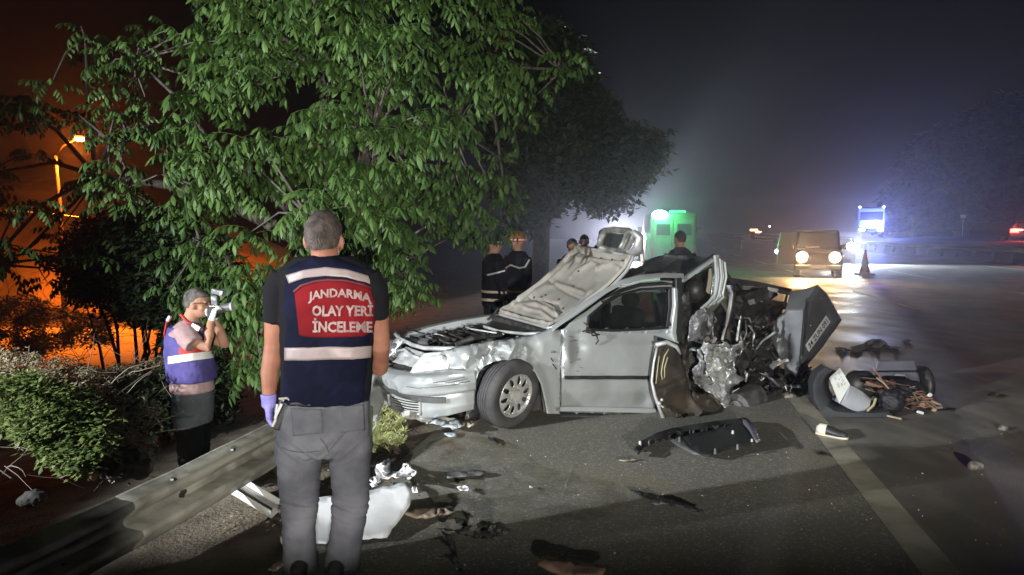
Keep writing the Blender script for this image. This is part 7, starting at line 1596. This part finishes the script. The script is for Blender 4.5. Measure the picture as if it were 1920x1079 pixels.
m_.loft(rings, False, False); solid(obj('shell', m_, M('dark_blue_grey_plastic', (.05, .054, .06), .5, c2=(.035, .038, .042), vs=5, bump=.001, bs=40), sh_, smooth=60), .012, 0)
m_ = MB(); m_.ball(P(1612, 722, base + .5), (.18, .12, .16), 12); m_.ball(P(1650, 770, base + .3), (.22, .1, .08), 12); obj('inner_foam', m_, BLK, sh_, smooth=True)
bx = thing('card_box', P(1600, 760, base), 'white card box with a rounded bluish side leaning in the curved bumper shell', 'box')
qa, qb, qc, qd = P(1555, 709, base + .1), P(1575, 690, base + .12), P(1594, 722, base + .05), P(1574, 757, base - .02)
m_ = MB(); nrm = (qb - qa).cross(qd - qa).normalized(); nrm = nrm if nrm.y < 0 else -nrm
m_.hexa([qa, qd, qc, qb, qa - nrm * .015, qd - nrm * .015, qc - nrm * .015, qb - nrm * .015]); obj('card_face', m_, M('white_card', (.62, .64, .6), .7, c2=(.55, .57, .53), vs=6), bx)
m_ = MB()
for k in range(9):
    u0 = .15 + .07 * k; 
    for v0 in (.3, .52, .7):
        if r_.random() < .6:
            a = qa.lerp(qd, u0).lerp(qb.lerp(qc, u0), v0); b = qa.lerp(qd, u0).lerp(qb.lerp(qc, u0), v0 + .13); a += nrm * .002; b += nrm * .002; d = (qd - qa).normalized() * .0035; m_.add([a - d, b - d, b + d, a + d], [(0, 1, 2, 3)])
obj('faint_print', m_, M('faint_grey_ink', (.3, .32, .32), .8), bx, kind='stuff')
m_ = MB(); rings = []
for i in range(9):
    t = i / 8; top = P(1594 + 38 * t, 723 + 14 * t + 10 * t * t, base + .05 + .1 * t); bot = P(1577 + 48 * t, 758 + 14 * math.sin(t * 2.2), base - .02 + .1 * t); rings.append([top, top.lerp(bot, .3) - Vector((0, .03, -.01)), top.lerp(bot, .7) - Vector((0, .03, 0)), bot, bot + Vector((0, .2, 0)), top + Vector((0, .2, 0))])
m_.loft(rings); obj('rounded_side', m_, M('pale_blue_white', (.5, .53, .6), .45, c2=(.42, .44, .52), vs=4), bx, smooth=40)
m_ = MB(); m_.tube([P(1642, 748, base + .08), P(1638, 760, base + .05), P(1626, 771, base + .03)], .012, 6); obj('cream_edge', m_, M('cream_cable', (.4, .36, .22), .6), bx)
# grey suitcase-like box
gb_ = G(1682, 742); gc_ = thing('grey_case', gb_, 'squashed purple grey plastic case standing behind the pile of scrap', 'case')
PG = M('purple_grey_plastic', (.12, .12, .155), .5, c2=(.09, .09, .115), vs=4, bump=.001, bs=30)
def fq(x, y, dy=0): return P(x, y, gb_.y + dy)
m_ = MB(); m_.hexa([fq(1635, 735), fq(1728, 733), fq(1728, 733, .45), fq(1635, 735, .45), fq(1637, 698), fq(1722, 697), fq(1720, 697, .45), fq(1638, 698, .45)]); bevel(obj('lower_shell', m_, PG, gc_), .03, 3)
m_ = MB(); m_.hexa([fq(1641, 696, -.01), fq(1721, 695, -.01), fq(1722, 697, .45), fq(1640, 698, .45), fq(1646, 676, .05), fq(1716, 675, .05), fq(1716, 677, .42), fq(1646, 678, .42)]); bevel(obj('lid', m_, PG, gc_), .025, 3)
m_ = MB(); m_.tube([fq(1674, 712, -.03), fq(1680, 704, -.04), fq(1694, 704, -.04), fq(1702, 712, -.03)], .02, 8); m_.ball(fq(1688, 713, -.03), (.09, .03, .05), 12); obj('handle', m_, M('pale_purple_grey', (.2, .2, .25), .45), gc_, smooth=True)
m_ = MB(); m_.ball(fq(1730, 722, .2), (.09, .2, .22), 14); obj('black_side', m_, BLK, gc_, smooth=True)
# pile of scrap: sticks
WD = [M('reddish_wood', (.33, .16, .11), .8, c2=(.22, .11, .08), vs=12, bump=.003, bs=40), M('tan_wood', (.42, .34, .24), .8, c2=(.3, .24, .17), vs=10), M('dark_wood', (.05, .035, .03), .8), GALV2]
pile = thing('scrap_pile', G(1700, 770), 'heap of broken reddish strips and black rags beside the purple grey case', 'scrap heap')
for k in range(95):
    t = r_.random(); x = 1640 + 105 * t + r_.uniform(-14, 14); y = 722 + 38 * t + r_.uniform(-16, 18); base_d = G(x, 778 - 4 * t).y + r_.uniform(-.05, .35)
    p = P(x, y, base_d); p.z = max(.02, p.z); a = r_.gauss(-.45, .3); L_ = r_.uniform(.08, .26); d = Vector((math.cos(a), r_.uniform(-.3, .3), math.sin(a))) * L_ / 2
    if (p - d).z < .01 or (p + d).z < .01: p.z += .06 
    m_ = MB(); mi = r_.choice((0, 0, 0, 1, 1, 2)); rr2 = r_.uniform(.006, .014); m_.tube([p - d, p + d * .2 + Vector((0, 0, r_.uniform(-.01, .01))), p + d], [rr2, rr2 * 1.1, rr2 * .8], 4, flat=r_.uniform(.4, 1)); obj('strip', m_, WD[mi], pile)
for k in range(26):
    t = r_.random(); x = 1650 + 110 * t; y = 742 + 28 * t + r_.uniform(-10, 8); p = P(x, y, G(x, 778).y + r_.uniform(0, .3)); p.z = max(.02, p.z); m_ = MB(); m_.box(p, (r_.uniform(.03, .1), r_.uniform(.02, .05), r_.uniform(.01, .05)), Matrix.Rotation(r_.uniform(0, 3), 3, 'Y')); obj('chunk', m_, r_.choice((WD[0], WD[2], BLK, WD[1])), pile)
m_ = MB(); m_.ball(P(1672, 752, G(1672, 778).y), (.12, .09, .11), 16); m_.ball(P(1688, 738, G(1672, 778).y + .1), (.1, .09, .08), 14); m_.ball(P(1700, 730, G(1672, 778).y + .3), (.2, .12, .08), 14)
link('black_rag', remesh(m_, .012, 1, wrinkle(.014, 14, 20, 3)), M('black_rag', (.012, .012, .018), .6), pile, smooth=True)
for a, b, c_ in (((1738, 745), (1745, 740), .02), ((1745, 752), (1765, 760), .012), ((1720, 776), (1730, 779), .014), ((1655, 782), (1690, 790), .01), ((1750, 766), (1768, 764), .012)):
    m_ = MB(); q1, q2 = G(a[0], max(a[1], 770)), G(b[0], max(b[1], 772)); q1 = P(*a, q1.y); q2 = P(*b, q2.y); q1.z = max(q1.z, .02); q2.z = max(q2.z, .02); m_.tube([q1, q2], c_, 6); obj('pale_fragment', m_, WD[1] if c_ < .013 else M('white_tissue', (.88, .88, .9), .8), pile)
# scattered chips of glass and plastic
CH = [M('white_chip', (.8, .8, .78), .4), M('dark_chip', (.03, .03, .03), .5), M('tan_chip', (.4, .32, .22), .7)]
for k in range(3):
    m_ = MB()
    for i in range((130, 170, 120)[k]):
        x, y = r_.uniform(700, 1900), r_.uniform(800, 1075)
        if r_.random() < .3: x, y = r_.uniform(1560, 1900), r_.uniform(640, 760)
        p = G(x, y); 
        if p.x < XL(p.y) - 3.2: continue
        s_ = r_.uniform(.0015, .006); m_.box(p + Vector((0, 0, s_ * .4)), (s_ * r_.uniform(.6, 2), s_, s_ * .7), r_.uniform(0, 3))
    tag(obj('debris_chips', m_, CH[k], center=False), ('tiny white', 'tiny dark', 'tiny tan')[k] + ' chips of wreckage sprinkled over the asphalt', 'debris', kind='stuff')
for x, y, r0, lb in ((1828, 873, .034, 'grey crumpled lump casting a small shadow on the right lane'), (1745, 770, .0, ''), (1880, 800, .025, 'small pale fragment on the right lane near the right edge'), (1640, 655, .0, '')):
    if not lb: continue
    m_ = MB(); p = G(x, y + 6); m_.ball(p + Vector((0, 0, r0 * .6)), (r0 * 1.3, r0, r0 * .8), 12); me = remesh(m_, r0 * .12, 0, lambda c, k: r0 * .5 * ridge(c.x / r0 * .6, c.z / r0 * .6, .8, 3)); tag(link('rubble_lump', me, M('pale_rubble', (.2, .19, .165), .8, c2=(.08, .075, .07), vs=30)), lb, 'rubble')
for x, y, w_, h_ in ((1577, 655, 14, 5), (1605, 658, 20, 5), (1640, 645, 34, 9), (1672, 652, 16, 4), (1700, 640, 10, 3), (1780, 768, 14, 3), (1870, 742, 22, 4), (1540, 850, 10, 3)):
    poly = [(x + w_ * math.cos(a) * r_.uniform(.5, 1.1), y + h_ * math.sin(a) * r_.uniform(.5, 1.1)) for a in np.linspace(0, 6.283, 11)[:-1]]
    m_ = MB(); sheet(m_, poly, lambda x, y: G(x, y, .008 + .05 * max(0, nz(x, y, 3, .12))), 4, ragged=1); o = solid(obj('dirt_clod', m_, M('mud', (.03, .022, .018), .8)), .006, 0)
    tag(o, {1577: 'dark clod of dirt on the lane just right of the boot lid', 1605: 'flat dark clod in the middle of the row right of the boot lid', 1640: 'widest dark clod of dirt on the lane above the card box', 1672: 'dark clod just right of the widest one on the lane', 1700: 'small thin clod farthest from the wreck above the grey case', 1780: 'small dark clod at the right end of the scrap heap', 1870: 'dark clod alone on the lane near the right edge', 1540: 'small dark clod on the edge line below the sneaker'}[x], 'dirt clod', 'dirt clods on the lane')
hz = MB(); hz.box((30, 150, 5.6), (330, 336, 18.4)); ho_ = bpy.data.materials.new('haze'); ho_.use_nodes = True
t = ho_.node_tree; t.nodes.clear(); out_ = t.nodes.new('ShaderNodeOutputMaterial'); pv = t.nodes.new('ShaderNodeVolumePrincipled')
pv.inputs['Color'].default_value = (.70, .74, 1.0, 1); pv.inputs['Density'].default_value = .0021; pv.inputs['Anisotropy'].default_value = .84
t.links.new(pv.outputs[0], out_.inputs['Volume'])
o = obj('haze', hz, ho_, kind='stuff')
